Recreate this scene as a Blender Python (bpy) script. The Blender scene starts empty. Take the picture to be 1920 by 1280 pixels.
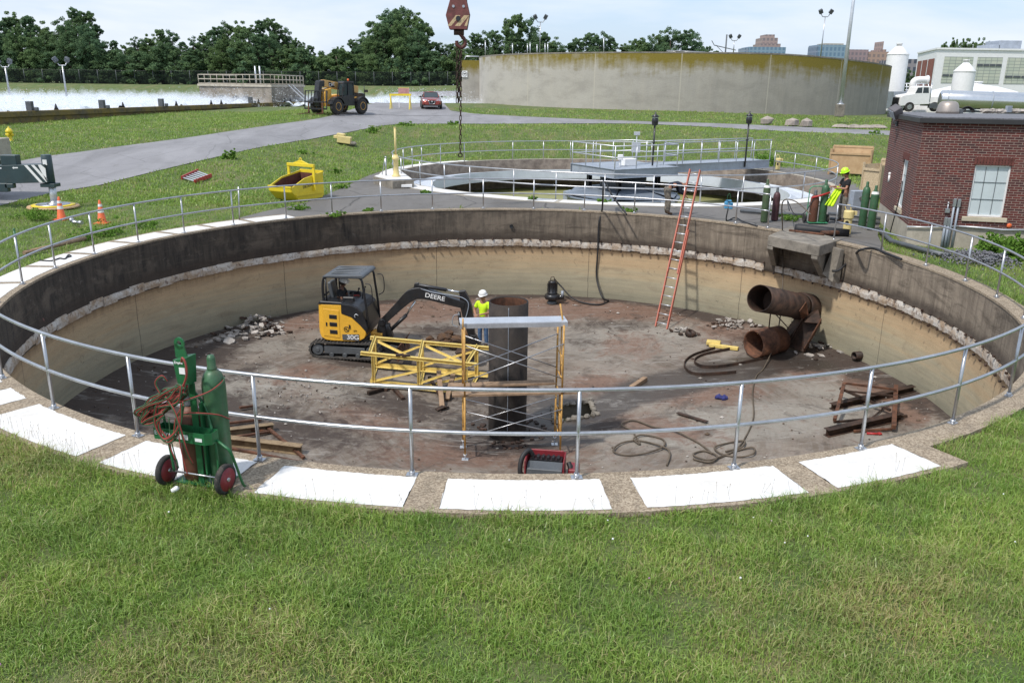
import bpy, math, random
import numpy as np
from mathutils import Vector, Matrix, noise
random.seed(7); rng = np.random.default_rng(7)
SC = bpy.context.scene; COL = SC.collection
rad = math.radians; PI = math.pi; cos = math.cos; sin = math.sin
# ---------------- camera ----------------
F, TH, RL, CH = 1548.2, 0.3, 0.01257, 4.266
FW = Vector((0, cos(TH), -sin(TH))); _r = Vector((1, 0, 0)); _u = _r.cross(FW)
RT = _r*cos(RL) + _u*sin(RL); UP = _u*cos(RL) - _r*sin(RL)
cd = bpy.data.cameras.new('camera'); cam = bpy.data.objects.new('camera', cd); COL.objects.link(cam)
cd.sensor_width = 36; cd.lens = F/1920*36; cd.clip_start = .1; cd.clip_end = 6000
cam.matrix_world = Matrix(((RT.x, UP.x, -FW.x, 0), (RT.y, UP.y, -FW.y, 0), (RT.z, UP.z, -FW.z, CH), (0, 0, 0, 1)))
SC.camera = cam
# ---------------- sky and sun ----------------
SUN_EL = rad(55); SUN_DIR = Vector((0.74, 0.67, 0)).normalized()      # direction the light travels, on the ground
W = bpy.data.worlds.new('World'); SC.world = W; W.use_nodes = True
nt = W.node_tree; nt.nodes.clear()
def nd(nt, typ, ins=None, **props):
    n = nt.nodes.new(typ)
    for k, v in props.items(): setattr(n, k, v)
    for k, v in (ins or {}).items():
        s = n.inputs[k]
        if isinstance(v, bpy.types.NodeSocket): nt.links.new(v, s)
        else:
            if isinstance(v, (tuple, list)) and len(v) == 3 and s.type == 'RGBA': v = (*v, 1)
            s.default_value = v
    return n
def noi(nt, vec, scale, detail=4, rough=.55, dist=0):
    return nd(nt, 'ShaderNodeTexNoise', {'Vector': vec, 'Scale': scale, 'Detail': detail, 'Roughness': rough, 'Distortion': dist}).outputs['Fac']
def mapn(nt, vec, scale=(1, 1, 1), loc=(0, 0, 0), rot=(0, 0, 0)):
    return nd(nt, 'ShaderNodeMapping', {'Vector': vec, 'Scale': scale, 'Location': loc, 'Rotation': rot}).outputs[0]
def ramp(nt, fac, stops, interp='LINEAR'):
    n = nd(nt, 'ShaderNodeValToRGB', {'Fac': fac}); cr = n.color_ramp; cr.interpolation = interp
    while len(cr.elements) < len(stops): cr.elements.new(.5)
    for e, (p, c) in zip(cr.elements, stops):
        e.position = p; e.color = (c, c, c, 1) if isinstance(c, (int, float)) else (*c, 1)
    return n.outputs['Color']
def mixc(nt, fac, a, b, mode='MIX'):
    n = nt.nodes.new('ShaderNodeMix'); n.data_type = 'RGBA'; n.blend_type = mode
    for i, v in ((0, fac), (6, a), (7, b)):
        s = n.inputs[i]
        if isinstance(v, bpy.types.NodeSocket): nt.links.new(v, s)
        else: s.default_value = (*v, 1) if isinstance(v, (tuple, list)) else v
    return n.outputs[2]
def mth(nt, op, a, b=0.0, c=None, clamp=False):
    n = nt.nodes.new('ShaderNodeMath'); n.operation = op; n.use_clamp = clamp
    for i, v in ((0, a), (1, b), (2, c)):
        if v is None: continue
        if isinstance(v, bpy.types.NodeSocket): nt.links.new(v, n.inputs[i])
        else: n.inputs[i].default_value = v
    return n.outputs[0]
sky = nd(nt, 'ShaderNodeTexSky', sky_type='NISHITA', sun_disc=False, sun_elevation=SUN_EL,
         sun_rotation=math.atan2(-SUN_DIR.x, -SUN_DIR.y), air_density=1.0, dust_density=1.5, ozone_density=1.0)
tc = nd(nt, 'ShaderNodeTexCoord').outputs['Generated']
cl = noi(nt, mapn(nt, tc, (1.6, 1.6, 7)), 1.7, 6, .55, .3)
cl2 = noi(nt, mapn(nt, tc, (3, 3, 16), (4, 2, 1)), 2.2, 5, .5, .2)
cf = ramp(nt, mth(nt, 'ADD', mth(nt, 'MULTIPLY', cl, .7), mth(nt, 'MULTIPLY', cl2, .3)), [(.41, .12), (.60, .95)])
skyc = mixc(nt, cf, mixc(nt, .6, sky.outputs[0], (3.0, 3.95, 5.5)), (4.75, 5.15, 5.75))
bg = nd(nt, 'ShaderNodeBackground', {'Color': skyc, 'Strength': .15})
nd(nt, 'ShaderNodeOutputWorld', {'Surface': bg.outputs[0]})
sl = bpy.data.lights.new('sun', 'SUN'); sl.energy = 2.9; sl.angle = rad(3); sl.color = (1, .95, .88)
so = bpy.data.objects.new('sun', sl); COL.objects.link(so)
so.rotation_euler = Vector((SUN_DIR.x*cos(SUN_EL), SUN_DIR.y*cos(SUN_EL), -sin(SUN_EL))).to_track_quat('-Z', 'Y').to_euler()
SC.view_settings.view_transform = 'Standard'; SC.view_settings.look = 'None'; SC.view_settings.exposure = 0.31; SC.view_settings.gamma = 1
SC.cycles.volume_bounces = 3; SC.cycles.max_bounces = 6; SC.cycles.transparent_max_bounces = 12
# ---------------- pixel -> world ----------------
def ray(px, py): return FW*F + RT*(px-960) - UP*(py-640)
def P(px, py, z=0.0):
    d = ray(px, py); t = (z-CH)/d.z; return Vector((0, 0, CH)) + d*t
def PY(px, py, Y):
    d = ray(px, py); return Vector((0, 0, CH)) + d*(Y/d.y)
def proj(v):
    v = Vector(v) - Vector((0, 0, CH)); d = v.dot(FW); return 960+F*v.dot(RT)/d, 640-F*v.dot(UP)/d
def zat(py, XY):
    lo, hi = -8, 60
    for _ in range(40):
        m = (lo+hi)/2
        if proj((XY[0], XY[1], m))[1] > py: lo = m
        else: hi = m
    return m
def sst(a, b, x): t = np.clip((x-a)/(b-a), 0, 1); return t*t*(3-2*t)
LY = [-50, 36, 46, 50, 58, 70, 98, 112, 130, 150, 900]; LZ = [-.06, -.06, .83, 1.1, 1.75, 2.15, 2.3, 2.4, 3.7, 3.8, 3.8]
MY = [-50, 36, 46, 50, 58, 70, 98, 112, 130, 150, 900]; MZ = [-.06, -.06, .83, 1.02, 1.28, 1.5, 1.82, 1.9, 3.7, 3.8, 3.8]
RY = [-50, 52.8, 60, 66, 80, 103, 112, 130, 150, 900]; RZ = [-.06, -.06, 1.3, 1.5, 2.2, 2.5, 2.5, 3.9, 4.0, 4.0]
def terr(x, y):
    s = sst(-17, -6, np.asarray(x, float))
    s2 = sst(-25, -15, np.asarray(x, float)); z = (1-s)*((1-s2)*np.interp(y, MY, MZ)+s2*np.interp(y, LY, LZ)) + s*np.interp(y, RY, RZ)
    z = z - 1.3*sst(-30, -24, np.asarray(x, float))*(1-sst(0, 3, np.asarray(x, float)))*sst(95, 97.5, np.asarray(y, float))*(1-sst(118, 121, np.asarray(y, float)))
    return z - .02*np.clip(np.asarray(x)-15, 0, 60)*sst(56, 66, np.asarray(y, float)) + .006*np.clip(np.asarray(x)+60, 0, 70)*sst(112, 130, np.asarray(y, float))
def G(px, py):
    d = ray(px, py); d = d/d.y; Y = 3.0
    while Y < 500:
        p = Vector((0, 0, CH)) + d*Y
        if p.z <= float(terr(p.x, p.y)): break
        Y += .05 if Y < 80 else .25
    return p
T1C = Vector((-.074, 19.307, 0)); T1K = [10.7011, 0.0185, 0.0227, -0.02, 0.0205, -0.0468, 0.0071, -0.0205, -0.0277]
def fou(k, a):
    r = k[0]
    for i in range((len(k)-1)//2): r = r + k[1+2*i]*np.cos((i+1)*a) + k[2+2*i]*np.sin((i+1)*a)
    return r
def T1(a, dr=0.0, z=0.0):
    r = float(fou(T1K, a))+dr; return Vector((T1C.x+r*cos(a), T1C.y+r*sin(a), z))
def ang1(p): return math.atan2(p[1]-T1C.y, p[0]-T1C.x)
T2C = Vector((4.68, 42.27, 0))
_q = [(750.7,316.5),(760,331.5),(789,348),(832,355.5),(890,360),(961.4,369),(770,313),(797.6,310.7),(832.7,306.8),(872,303),(965,299.7),(1069.4,298.2),(1043.2,373.4),(1132.7,377),(1222.5,380.5),(1307.7,380.6),(1386.3,379.6),(1503.2,372.7),(1446.2,321.2),(1485.8,326.8),(1519,334.7),(1562,354.9)]
_p = [P(*q)-T2C for q in _q]; _a = np.array([math.atan2(p.y, p.x) for p in _p]); _rr = np.array([p.length for p in _p])
_A = np.array([[1]+[f(k*a) for k in (1, 2, 3) for f in (math.cos, math.sin)] for a in _a])
T2K = np.linalg.solve(_A.T@_A + np.diag([0]+[.05]*6), _A.T@_rr)
def T2(a, dr=0.0, z=0.0):
    r = float(fou(T2K, a))+dr; return Vector((T2C.x+r*cos(a), T2C.y+r*sin(a), z))
def flz(x, y): return -4.16 + .09*math.hypot(x-T1C.x, y-T1C.y)        # pit floor, a shallow cone
def PF(px, py, dz=0.0):                                                # pixel -> pit floor
    d = ray(px, py); t = 0.002; o = Vector((0, 0, CH))
    z = -3.6
    for _ in range(30):
        p = P(px, py, z); z = .5*z + .5*(flz(p.x, p.y)+dz)
    return P(px, py, z)
# ---------------- objects ----------------
def rootloc(o):
    while o.parent: o = o.parent
    return o.location.copy()
def tag(o, label=None, cat=None, group=None, kind=None):
    for k, v in (('label', label), ('category', cat), ('group', group), ('kind', kind)):
        if v: o[k] = v
    return o
def thing(name, label, cat, loc=(0, 0, 0), rz=0, group=None):
    o = bpy.data.objects.new(name, None); COL.objects.link(o); o.location = loc; o.rotation_euler = (0, 0, rz); o.empty_display_size = .2
    return tag(o, label, cat, group)
def copy_tree(o, parent=None, loc=None, rz=None, label=None):
    c = o.copy(); COL.objects.link(c)
    if parent: c.parent = parent
    if loc is not None: c.location = loc
    if rz is not None: c.rotation_euler = (0, 0, rz)
    if label: c['label'] = label
    for ch in list(o.children): copy_tree(ch, c)
    return c
def frame(z, x=None):
    z = Vector(z).normalized(); u = Vector(x) if x is not None else (Vector((0, 0, 1)) if abs(z.z) < .95 else Vector((1, 0, 0)))
    y = z.cross(u).normalized(); x = y.cross(z).normalized(); return x, y, z
class MB:
    def __init__(s): s.v = []; s.f = []; s.m = []; s.s = []
    def add(s, vs, fs, mi=0, sm=False):
        o = len(s.v); s.v += [Vector(v) for v in vs]; s.f += [tuple(i+o for i in f) for f in fs]; s.m += [mi]*len(fs); s.s += [sm]*len(fs); return s
    def box(s, c, d, rz=0, mi=0, M=None):
        c = Vector(c); M = M or Matrix.Rotation(rz, 3, 'Z')
        vs = [c + M@Vector((x*d[0]/2, y*d[1]/2, z*d[2]/2)) for x in (-1, 1) for y in (-1, 1) for z in (-1, 1)]
        return s.add(vs, [(0, 1, 3, 2), (4, 6, 7, 5), (0, 4, 5, 1), (2, 3, 7, 6), (0, 2, 6, 4), (1, 5, 7, 3)], mi)
    def hexa(s, b, t, mi=0):   # bottom and top quads
        n = len(b); return s.add(list(b)+list(t), [tuple(range(n))[::-1], tuple(range(n, 2*n))]+[(i, (i+1) % n, n+(i+1) % n, n+i) for i in range(n)], mi)
    def ring(s, rings, closed=False, caps=True, mi=0, sm=True):
        n = len(rings[0]); o = len(s.v); k = len(rings)
        vs = [p for r in rings for p in r]; fs = []
        for i in range(k if closed else k-1):
            j = (i+1) % k
            for a in range(n): fs.append((i*n+a, i*n+(a+1) % n, j*n+(a+1) % n, j*n+a))
        s.add(vs, fs, mi, sm)
        if caps and not closed:
            s.f += [tuple(o+a for a in range(n))[::-1], tuple(o+(k-1)*n+a for a in range(n))]; s.m += [mi]*2; s.s += [False]*2
        return s
    def tube(s, pts, r, n=8, closed=False, caps=True, mi=0, sm=True):
        pts = [Vector(p) for p in pts]; k = len(pts); rr = r if isinstance(r, (list, tuple)) else [r]*k
        rings = []; x = None
        for i, p in enumerate(pts):
            a = pts[i-1] if (i > 0 or closed) else p; b = pts[(i+1) % k] if (i < k-1 or closed) else p
            t = b-a
            if t.length < 1e-9: t = Vector((0, 0, 1))
            t.normalize()
            if x is None: x, y, _ = frame(t)
            else:
                x = x - t*x.dot(t)
                if x.length < 1e-6: x, y, _ = frame(t)
                x.normalize(); y = t.cross(x)
            y = t.cross(x)
            rings.append([p + (x*cos(2*PI*j/n)+y*sin(2*PI*j/n))*rr[i] for j in range(n)])
        return s.ring(rings, closed, caps, mi, sm)
    def cyl(s, a, b, r0, r1=None, n=16, mi=0, sm=True, caps=True):
        return s.tube([a, b], [r0, r0 if r1 is None else r1], n, False, caps, mi, sm)
    def lathe(s, prof, o=(0, 0, 0), ax=(0, 0, 1), n=24, mi=0, sm=True, caps=True, a0=0, a1=2*PI):
        x, y, z = frame(ax); o = Vector(o); full = abs(a1-a0-2*PI) < 1e-6
        m = n if full else n+1
        if full: return s.ring([[o+z*h+(x*cos(a0+2*PI*j/n)+y*sin(a0+2*PI*j/n))*r for j in range(n)] for r, h in prof], False, caps, mi, sm)
        vs = [o+z*h+(x*cos(a0+(a1-a0)*j/n)+y*sin(a0+(a1-a0)*j/n))*r for r, h in prof for j in range(m)]
        return s.add(vs, [(i*m+j, i*m+j+1, (i+1)*m+j+1, (i+1)*m+j) for i in range(len(prof)-1) for j in range(n)], mi, sm)
    def ext(s, a, b, prof, up=None, mi=0, sm=False):   # extrude a 2D outline (right, up) from a to b
        a = Vector(a); b = Vector(b); z = (b-a).normalized(); u = Vector(up) if up is not None else (Vector((0, 0, 1)) if abs(z.z) < .9 else Vector((0, 1, 0)))
        x = z.cross(u).normalized(); y = x.cross(z)
        return s.ring([[q + x*p[0] + y*p[1] for p in prof] for q in (a, b)], False, True, mi, sm)
    def bar(s, a, b, w, h=None, up=None, mi=0):
        h = h or w; return s.ext(a, b, [(-w/2, -h/2), (w/2, -h/2), (w/2, h/2), (-w/2, h/2)], up, mi)
    def ibeam(s, a, b, w, h, t=.012, up=None, mi=0):
        W_, H_ = w/2, h/2
        return s.ext(a, b, [(-W_, -H_), (W_, -H_), (W_, -H_+t), (t/2, -H_+t), (t/2, H_-t), (W_, H_-t), (W_, H_), (-W_, H_), (-W_, H_-t), (-t/2, H_-t), (-t/2, -H_+t), (-W_, -H_+t)], up, mi)
    def angle(s, a, b, w, t=.01, up=None, mi=0):
        return s.ext(a, b, [(0, 0), (w, 0), (w, t), (t, t), (t, w), (0, w)], up, mi)
    def prism(s, poly, h, M=None, mi=0, z0=0):
        M = M or Matrix.Identity(4); n = len(poly)
        return s.add([M@Vector((p[0], p[1], z)) for z in (z0, z0+h) for p in poly],
                     [tuple(range(n))[::-1], tuple(range(n, 2*n))]+[(i, (i+1) % n, n+(i+1) % n, n+i) for i in range(n)], mi)
    def ball(s, c, r, n=12, mi=0, sm=True, sc=(1, 1, 1), M=None):
        c = Vector(c); M = M or Matrix.Identity(3); rings = []; h = n//2
        pr = [(sin(PI*i/h), -cos(PI*i/h)) for i in range(h+1)]; pr[0] = (.01, -1); pr[-1] = (.01, 1)
        return s.ring([[c+M@Vector((q*cos(2*PI*j/n)*sc[0], q*sin(2*PI*j/n)*sc[1], z*sc[2]))*r for j in range(n)] for q, z in pr], False, True, mi, sm)
    def rock(s, c, d, seed=0, n=8, mi=0, rz=0):
        c = Vector(c); k = len(s.v); s.ball((0, 0, 0), 1, n, mi, False); M = Matrix.Rotation(rz, 3, 'Z')
        for i in range(k, len(s.v)):
            v = s.v[i]; v2 = v*(1+.45*(noise.noise(v*1.3+Vector((seed*3.1, 0, 0)))))
            s.v[i] = c + M@Vector((v2.x*d[0]/2, v2.y*d[1]/2, v2.z*d[2]/2))
        return s
    def shard(s, c, d, seed=0, mi=0):
        r = random.Random(seed); M = Matrix.Rotation(r.uniform(0, 6.3), 3, 'Z')@Matrix.Rotation(r.uniform(-.45, .45), 3, 'X')@Matrix.Rotation(r.uniform(-.4, .4), 3, 'Y')
        n = r.randint(4, 6); pts = [(cos(2*PI*i/n+r.uniform(-.3, .3))*d[0]/2*r.uniform(.7, 1.1), sin(2*PI*i/n)*d[1]/2*r.uniform(.7, 1.1)) for i in range(n)]
        return s.prism(pts, d[2], Matrix.Translation(Vector(c))@M.to_4x4(), mi)
    def build(s, name, mats, parent=None, world=True, bevel=0, loc=None, seg=1):
        me = bpy.data.meshes.new(name); vs = s.v
        o = bpy.data.objects.new(name, me); COL.objects.link(o)
        if parent is not None:
            o.parent = parent
            if world: L = rootloc(parent); vs = [v-L for v in vs]
        elif world:
            if loc is None:
                a = np.array([tuple(v) for v in vs]); loc = ((a[:, 0].min()+a[:, 0].max())/2, (a[:, 1].min()+a[:, 1].max())/2, a[:, 2].min())
            L = Vector(loc); vs = [v-L for v in vs]; o.location = L
        me.from_pydata([tuple(v) for v in vs], [], s.f)
        for m in (mats if isinstance(mats, (list, tuple)) else [mats]): me.materials.append(m)
        me.polygons.foreach_set('material_index', s.m); me.polygons.foreach_set('use_smooth', s.s); me.update()
        if bevel:
            b = o.modifiers.new('bevel', 'BEVEL'); b.width = bevel; b.segments = seg; b.limit_method = 'ANGLE'; b.angle_limit = rad(35); b.harden_normals = False
        return o
def text(name, s, size, mat_, M, parent=None, thick=.004, align='CENTER', sx=1.0):
    cu = bpy.data.curves.new(name, 'FONT'); cu.body = s; cu.size = size; cu.extrude = thick/2; cu.align_x = align; cu.align_y = 'CENTER'; cu.offset = size*.012
    t = bpy.data.objects.new('tmp', cu); COL.objects.link(t); dg = bpy.context.evaluated_depsgraph_get()
    me = bpy.data.meshes.new_from_object(t.evaluated_get(dg)); bpy.data.objects.remove(t)
    me.transform(Matrix.Diagonal((sx, 1, 1, 1))); me.transform(M); me.materials.clear(); me.materials.append(mat_)
    o = bpy.data.objects.new(name, me); COL.objects.link(o)
    if parent is not None: o.parent = parent
    return o
def basis(x, y, o=(0, 0, 0)):
    x = Vector(x).normalized(); y = Vector(y); y = (y-x*y.dot(x)).normalized(); z = x.cross(y)
    return Matrix(((x.x, y.x, z.x, o[0]), (x.y, y.y, z.y, o[1]), (x.z, y.z, z.z, o[2]), (0, 0, 0, 1)))
def smooth(pts, k=8, closed=False):        # Catmull-Rom through points
    pts = [Vector(p) for p in pts]; n = len(pts); out = []
    for i in range(n if closed else n-1):
        a, b, c, d = (pts[(i+j) % n] if closed else pts[min(max(i+j, 0), n-1)] for j in (-1, 0, 1, 2))
        for t in range(k):
            u = t/k; out.append(.5*((2*b)+(c-a)*u+(2*a-5*b+4*c-d)*u*u+(3*b-3*c+d-a)*u**3))
    if not closed: out.append(pts[-1])
    return out
# ---------------- materials ----------------
def newmat(name):
    m = bpy.data.materials.new(name); m.use_nodes = True; nt = m.node_tree; nt.nodes.clear()
    p = nt.nodes.new('ShaderNodeBsdfPrincipled'); o = nt.nodes.new('ShaderNodeOutputMaterial'); nt.links.new(p.outputs[0], o.inputs[0])
    return m, nt, p
def setp(nt, p, **k):
    for n, v in k.items():
        s = p.inputs[n.replace('_', ' ')]
        if isinstance(v, bpy.types.NodeSocket): nt.links.new(v, s)
        else: s.default_value = (*v, 1) if isinstance(v, (tuple, list)) and len(v) == 3 else v
def bump(nt, p, h, strength=.3, dist=.02):
    b = nd(nt, 'ShaderNodeBump', {'Strength': strength, 'Distance': dist, 'Height': h}); nt.links.new(b.outputs[0], p.inputs['Normal'])
def mat(name, c, rough=.6, metal=0.0, var=.25, scale=3.0, c2=None, bmp=0.0, bs=60, dirt=0.0, dirtc=(.09, .06, .04), coat=0.0, fine=.15):
    m, nt, p = newmat(name); v = nd(nt, 'ShaderNodeTexCoord').outputs['Object']
    a = tuple(x*(1-var) for x in c); b = c2 or tuple(min(1, x*(1+var)) for x in c)
    k = mixc(nt, ramp(nt, noi(nt, v, scale, 5, .6, .2), [(.32, 0.), (.68, 1.)]), a, b)
    k = mixc(nt, fine, k, ramp(nt, noi(nt, v, scale*12, 3), [(.3, .1), (.7, 1.)]), 'MULTIPLY')
    if dirt: k = mixc(nt, mth(nt, 'MULTIPLY', ramp(nt, noi(nt, v, scale*1.7, 8, .7, .6), [(.5, 0.), (.62, 1.)]), dirt), k, dirtc)
    setp(nt, p, Base_Color=k, Roughness=mth(nt, 'ADD', rough-.08, mth(nt, 'MULTIPLY', noi(nt, v, scale*4), .16)), Metallic=metal)
    if coat: setp(nt, p, Coat_Weight=coat)
    if bmp: bump(nt, p, noi(nt, v, bs, 4), bmp)
    return m
M_ = {}
M_['galv'] = mat('galvanised_steel', (.50, .51, .53), .34, .85, .12, 2, dirt=.1)
M_['alu'] = mat('aluminium', (.62, .64, .67), .4, .6, .1, 3)
M_['greyp'] = mat('grey_painted_steel', (.33, .37, .43), .5, .1, .12, 1.5, dirt=.15)
M_['greyw'] = mat('wet_grey_painted_steel', (.20, .235, .285), .5, .1, .15, 1.2, dirt=.3, dirtc=(.12, .13, .13))
M_['greyd'] = mat('dark_grey_steel', (.10, .11, .12), .5, .2, .2, 2)
M_['black'] = mat('black_painted_steel', (.018, .019, .022), .38, .1, .3, 4, dirt=.12, coat=.15)
M_['rubber'] = mat('rubber', (.028, .027, .026), .85, 0, .3, 6, dirt=.45, dirtc=(.13, .11, .09), bmp=.2)
M_['yel'] = mat('yellow_paint', (.84, .46, .045), .35, 0, .06, 2, dirt=.06, coat=.2)
M_['yel2'] = mat('pale_yellow_paint', (.74, .56, .17), .55, 0, .10, 3, dirt=.32, dirtc=(.22, .12, .05))
M_['yel3'] = mat('bright_yellow_paint', (.78, .60, .03), .45, 0, .07, 2, dirt=.12, dirtc=(.3, .17, .04))
M_['tele'] = mat('ochre_paint', (.80, .43, .07), .5, 0, .1, 1, dirt=.15)
M_['cream'] = mat('cream_yellow_paint', (.70, .57, .25), .6, 0, .1, 3, dirt=.15, dirtc=(.35, .28, .14))
M_['rust'] = mat('rusty_steel', (.085, .045, .03), .8, .2, .5, 5, c2=(.20, .085, .045), bmp=.4)
M_['rustd'] = mat('dark_rusty_steel', (.035, .026, .022), .62, .35, .45, 3.2, c2=(.095, .058, .042), bmp=.3, dirt=.25, dirtc=(.16, .07, .04))
M_['colm'] = mat('blackened_column_steel', (.010, .009, .0085), .75, 0, .5, 1.4, c2=(.036, .026, .020), bmp=.25, dirt=.2, dirtc=(.10, .075, .06))
M_['conc'] = mat('old_concrete', (.23, .205, .17), .9, 0, .3, 2.2, bmp=.4, dirt=.4, dirtc=(.07, .06, .05))
M_['concl'] = mat('light_concrete', (.42, .38, .31), .9, 0, .16, 2, bmp=.25, dirt=.2, dirtc=(.18, .15, .12))
M_['white'] = mat('white_paint', (.78, .78, .78), .6, 0, .04, 3, dirt=.05, fine=.05)
M_['panel'] = mat('white_coating', (.72, .71, .69), .75, 0, .05, 1.6, dirt=.45, dirtc=(.52, .48, .42), fine=.12, bmp=.12)
M_['launder'] = mat('white_launder_coating', (.54, .58, .64), .55, 0, .08, 1.2, dirt=.12, dirtc=(.35, .37, .38), fine=.06)
M_['green'] = mat('green_painted_steel', (.018, .125, .045), .42, 0, .2, 4, dirt=.12, dirtc=(.10, .07, .04))
M_['cylg'] = mat('green_cylinder_paint', (.045, .125, .06), .45, .05, .2, 4, dirt=.35, dirtc=(.10, .075, .045))
M_['cylo'] = mat('olive_cylinder_paint', (.07, .115, .055), .5, .05, .2, 4, dirt=.35, dirtc=(.12, .10, .06))
M_['cylb'] = mat('brown_cylinder_paint', (.15, .06, .035), .55, .05, .25, 3, dirt=.5, dirtc=(.07, .05, .035))
M_['cylr'] = mat('dark_red_cylinder_paint', (.075, .03, .035), .5, .05, .3, 4)
M_['red'] = mat('red_paint', (.42, .03, .03), .45, 0, .15, 4, dirt=.1)
M_['redd'] = mat('dark_red_paint', (.24, .025, .035), .45, 0, .15, 4, dirt=.2)
M_['ladr'] = mat('orange_fibreglass', (.50, .14, .09), .5, 0, .12, 3, dirt=.15, dirtc=(.35, .2, .15))
M_['orange'] = mat('traffic_orange', (.78, .15, .04), .5, 0, .1, 5, dirt=.15)
M_['refl'] = mat('white_reflective_band', (.8, .8, .78), .4, 0, .05, 8)
M_['glass'] = mat('dark_glass', (.03, .045, .05), .06, 0, .2, 1)
M_['wood'] = mat('weathered_wood', (.30, .20, .125), .85, 0, .25, 6, dirt=.2, bmp=.2)
M_['ply'] = mat('plywood', (.50, .32, .17), .8, 0, .14, 3, c2=(.56, .39, .22), dirt=.12, dirtc=(.3, .17, .09))
M_['osb'] = mat('strand_board', (.52, .40, .25), .85, 0, .25, 22, c2=(.62, .50, .33))
M_['frp'] = mat('scaffold_orange', (.60, .34, .09), .55, 0, .2, 5, dirt=.35, dirtc=(.2, .1, .05))
M_['hose'] = mat('grey_brown_hose', (.11, .085, .06), .7, 0, .3, 3)
M_['blkhose'] = mat('black_hose', (.02, .02, .022), .6, 0, .3, 3)
M_['redhose'] = mat('red_rubber_hose', (.30, .05, .04), .6, 0, .25, 6)
M_['grnhose'] = mat('green_rubber_hose', (.045, .11, .05), .6, 0, .3, 6)
M_['blue'] = mat('blue_plastic', (.08, .32, .55), .5, 0, .1, 4)
M_['navy'] = mat('blue_glove', (.03, .035, .16), .8, 0, .3, 12)
M_['carp'] = mat('metallic_red_car_paint', (.28, .035, .02), .25, .4, .06, 1, coat=.8, fine=.03)
M_['darkgreen'] = mat('crane_green_paint', (.03, .055, .062), .4, 0, .15, 2, dirt=.12)
M_['skin'] = mat('skin', (.36, .18, .11), .55, 0, .1, 8, fine=.05)
M_['skind'] = mat('dark_skin', (.16, .075, .045), .5, 0, .1, 8, fine=.05)
M_['hair'] = mat('dark_hair', (.03, .018, .012), .6, 0, .3, 30)
M_['hairb'] = mat('auburn_hair', (.20, .085, .035), .6, 0, .3, 30)
M_['vis'] = mat('high_visibility_fabric', (.62, .95, .02), .8, 0, .1, 8)
M_['navycl'] = mat('navy_cotton', (.012, .016, .03), .9, 0, .2, 8)
M_['blackcl'] = mat('black_cotton', (.012, .012, .014), .9, 0, .2, 8)
M_['jean'] = mat('blue_denim', (.07, .13, .24), .9, 0, .3, 14)
M_['camo'] = mat('grey_brown_work_trousers', (.15, .135, .11), .9, 0, .4, 16, c2=(.25, .22, .18))
M_['boot'] = mat('brown_boot_leather', (.06, .035, .02), .7, 0, .3, 10)
M_['hatw'] = mat('white_hard_hat', (.8, .8, .78), .3, 0, .04, 4, fine=.04)
M_['haty'] = mat('lime_hard_hat', (.55, .95, .03), .35, 0, .04, 4, fine=.04)
M_['stone'] = mat('pale_boulder_stone', (.36, .31, .27), .9, 0, .25, 3, bmp=.4, dirt=.25, dirtc=(.16, .14, .11))
M_['gravel'] = mat('blue_grey_gravel', (.16, .16, .175), .9, 0, .4, 14, bmp=.5, bs=25)
M_['chain'] = mat('rusty_chain_steel', (.06, .036, .027), .65, .5, .5, 30)
M_['brickfar'] = mat('red_brown_facade_brick', (.24, .085, .06), .85, 0, .12, .6)
M_['silver'] = mat('polished_tank_steel', (.66, .67, .68), .22, .9, .06, .6, fine=.04)
M_['coral'] = mat('tan_facade', (.36, .22, .17), .85, 0, .1, .1)
M_['rose'] = mat('rose_brick_facade', (.27, .16, .17), .85, 0, .1, .1)
M_['bluegl'] = mat('blue_curtain_wall_glass', (.06, .15, .26), .25, .2, .2, .05)
M_['beige'] = mat('beige_insulation_debris', (.36, .32, .28), .9, 0, .3, 5, c2=(.52, .48, .44), bmp=.3)
M_['soil'] = mat('brown_soil', (.11, .075, .05), .95, 0, .3, 5, bmp=.4)
M_['screen'] = mat('frosted_window_panel', (.52, .58, .60), .35, 0, .05, 1, fine=.05)
M_['limest'] = mat('limestone_sill', (.50, .44, .33), .85, 0, .12, 4)
M_['tread'] = mat('dusty_rubber_track', (.06, .055, .05), .85, 0, .3, 4, dirt=.6, dirtc=(.15, .135, .12))
# ---------------- special materials ----------------
def m_ground():
    m, nt, p = newmat('grass_soil'); v = nd(nt, 'ShaderNodeTexCoord').outputs['Object']
    a = noi(nt, v, .35, 6, .62, .4); b = noi(nt, v, 2.3, 6, .7, .2); c = noi(nt, v, 22, 4, .7); d = noi(nt, mapn(nt, v, (1, .25, 1)), 1.1, 5, .6, .6)
    k = mixc(nt, ramp(nt, b, [(.35, 0.), (.65, 1.)]), (.095, .14, .038), (.155, .20, .06))
    k = mixc(nt, mth(nt, 'MULTIPLY', ramp(nt, d, [(.47, 0.), (.64, 1.)]), .75), k, (.25, .215, .10))
    k = mixc(nt, mth(nt, 'MULTIPLY', ramp(nt, a, [(.4, 0.), (.6, 1.)]), .45), k, (.095, .155, .03))
    k = mixc(nt, .55, k, ramp(nt, c, [(.25, .25), (.7, 1.)]), 'MULTIPLY')
    setp(nt, p, Base_Color=k, Roughness=.95); bump(nt, p, mth(nt, 'ADD', c, b), .9, .06); return m
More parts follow.
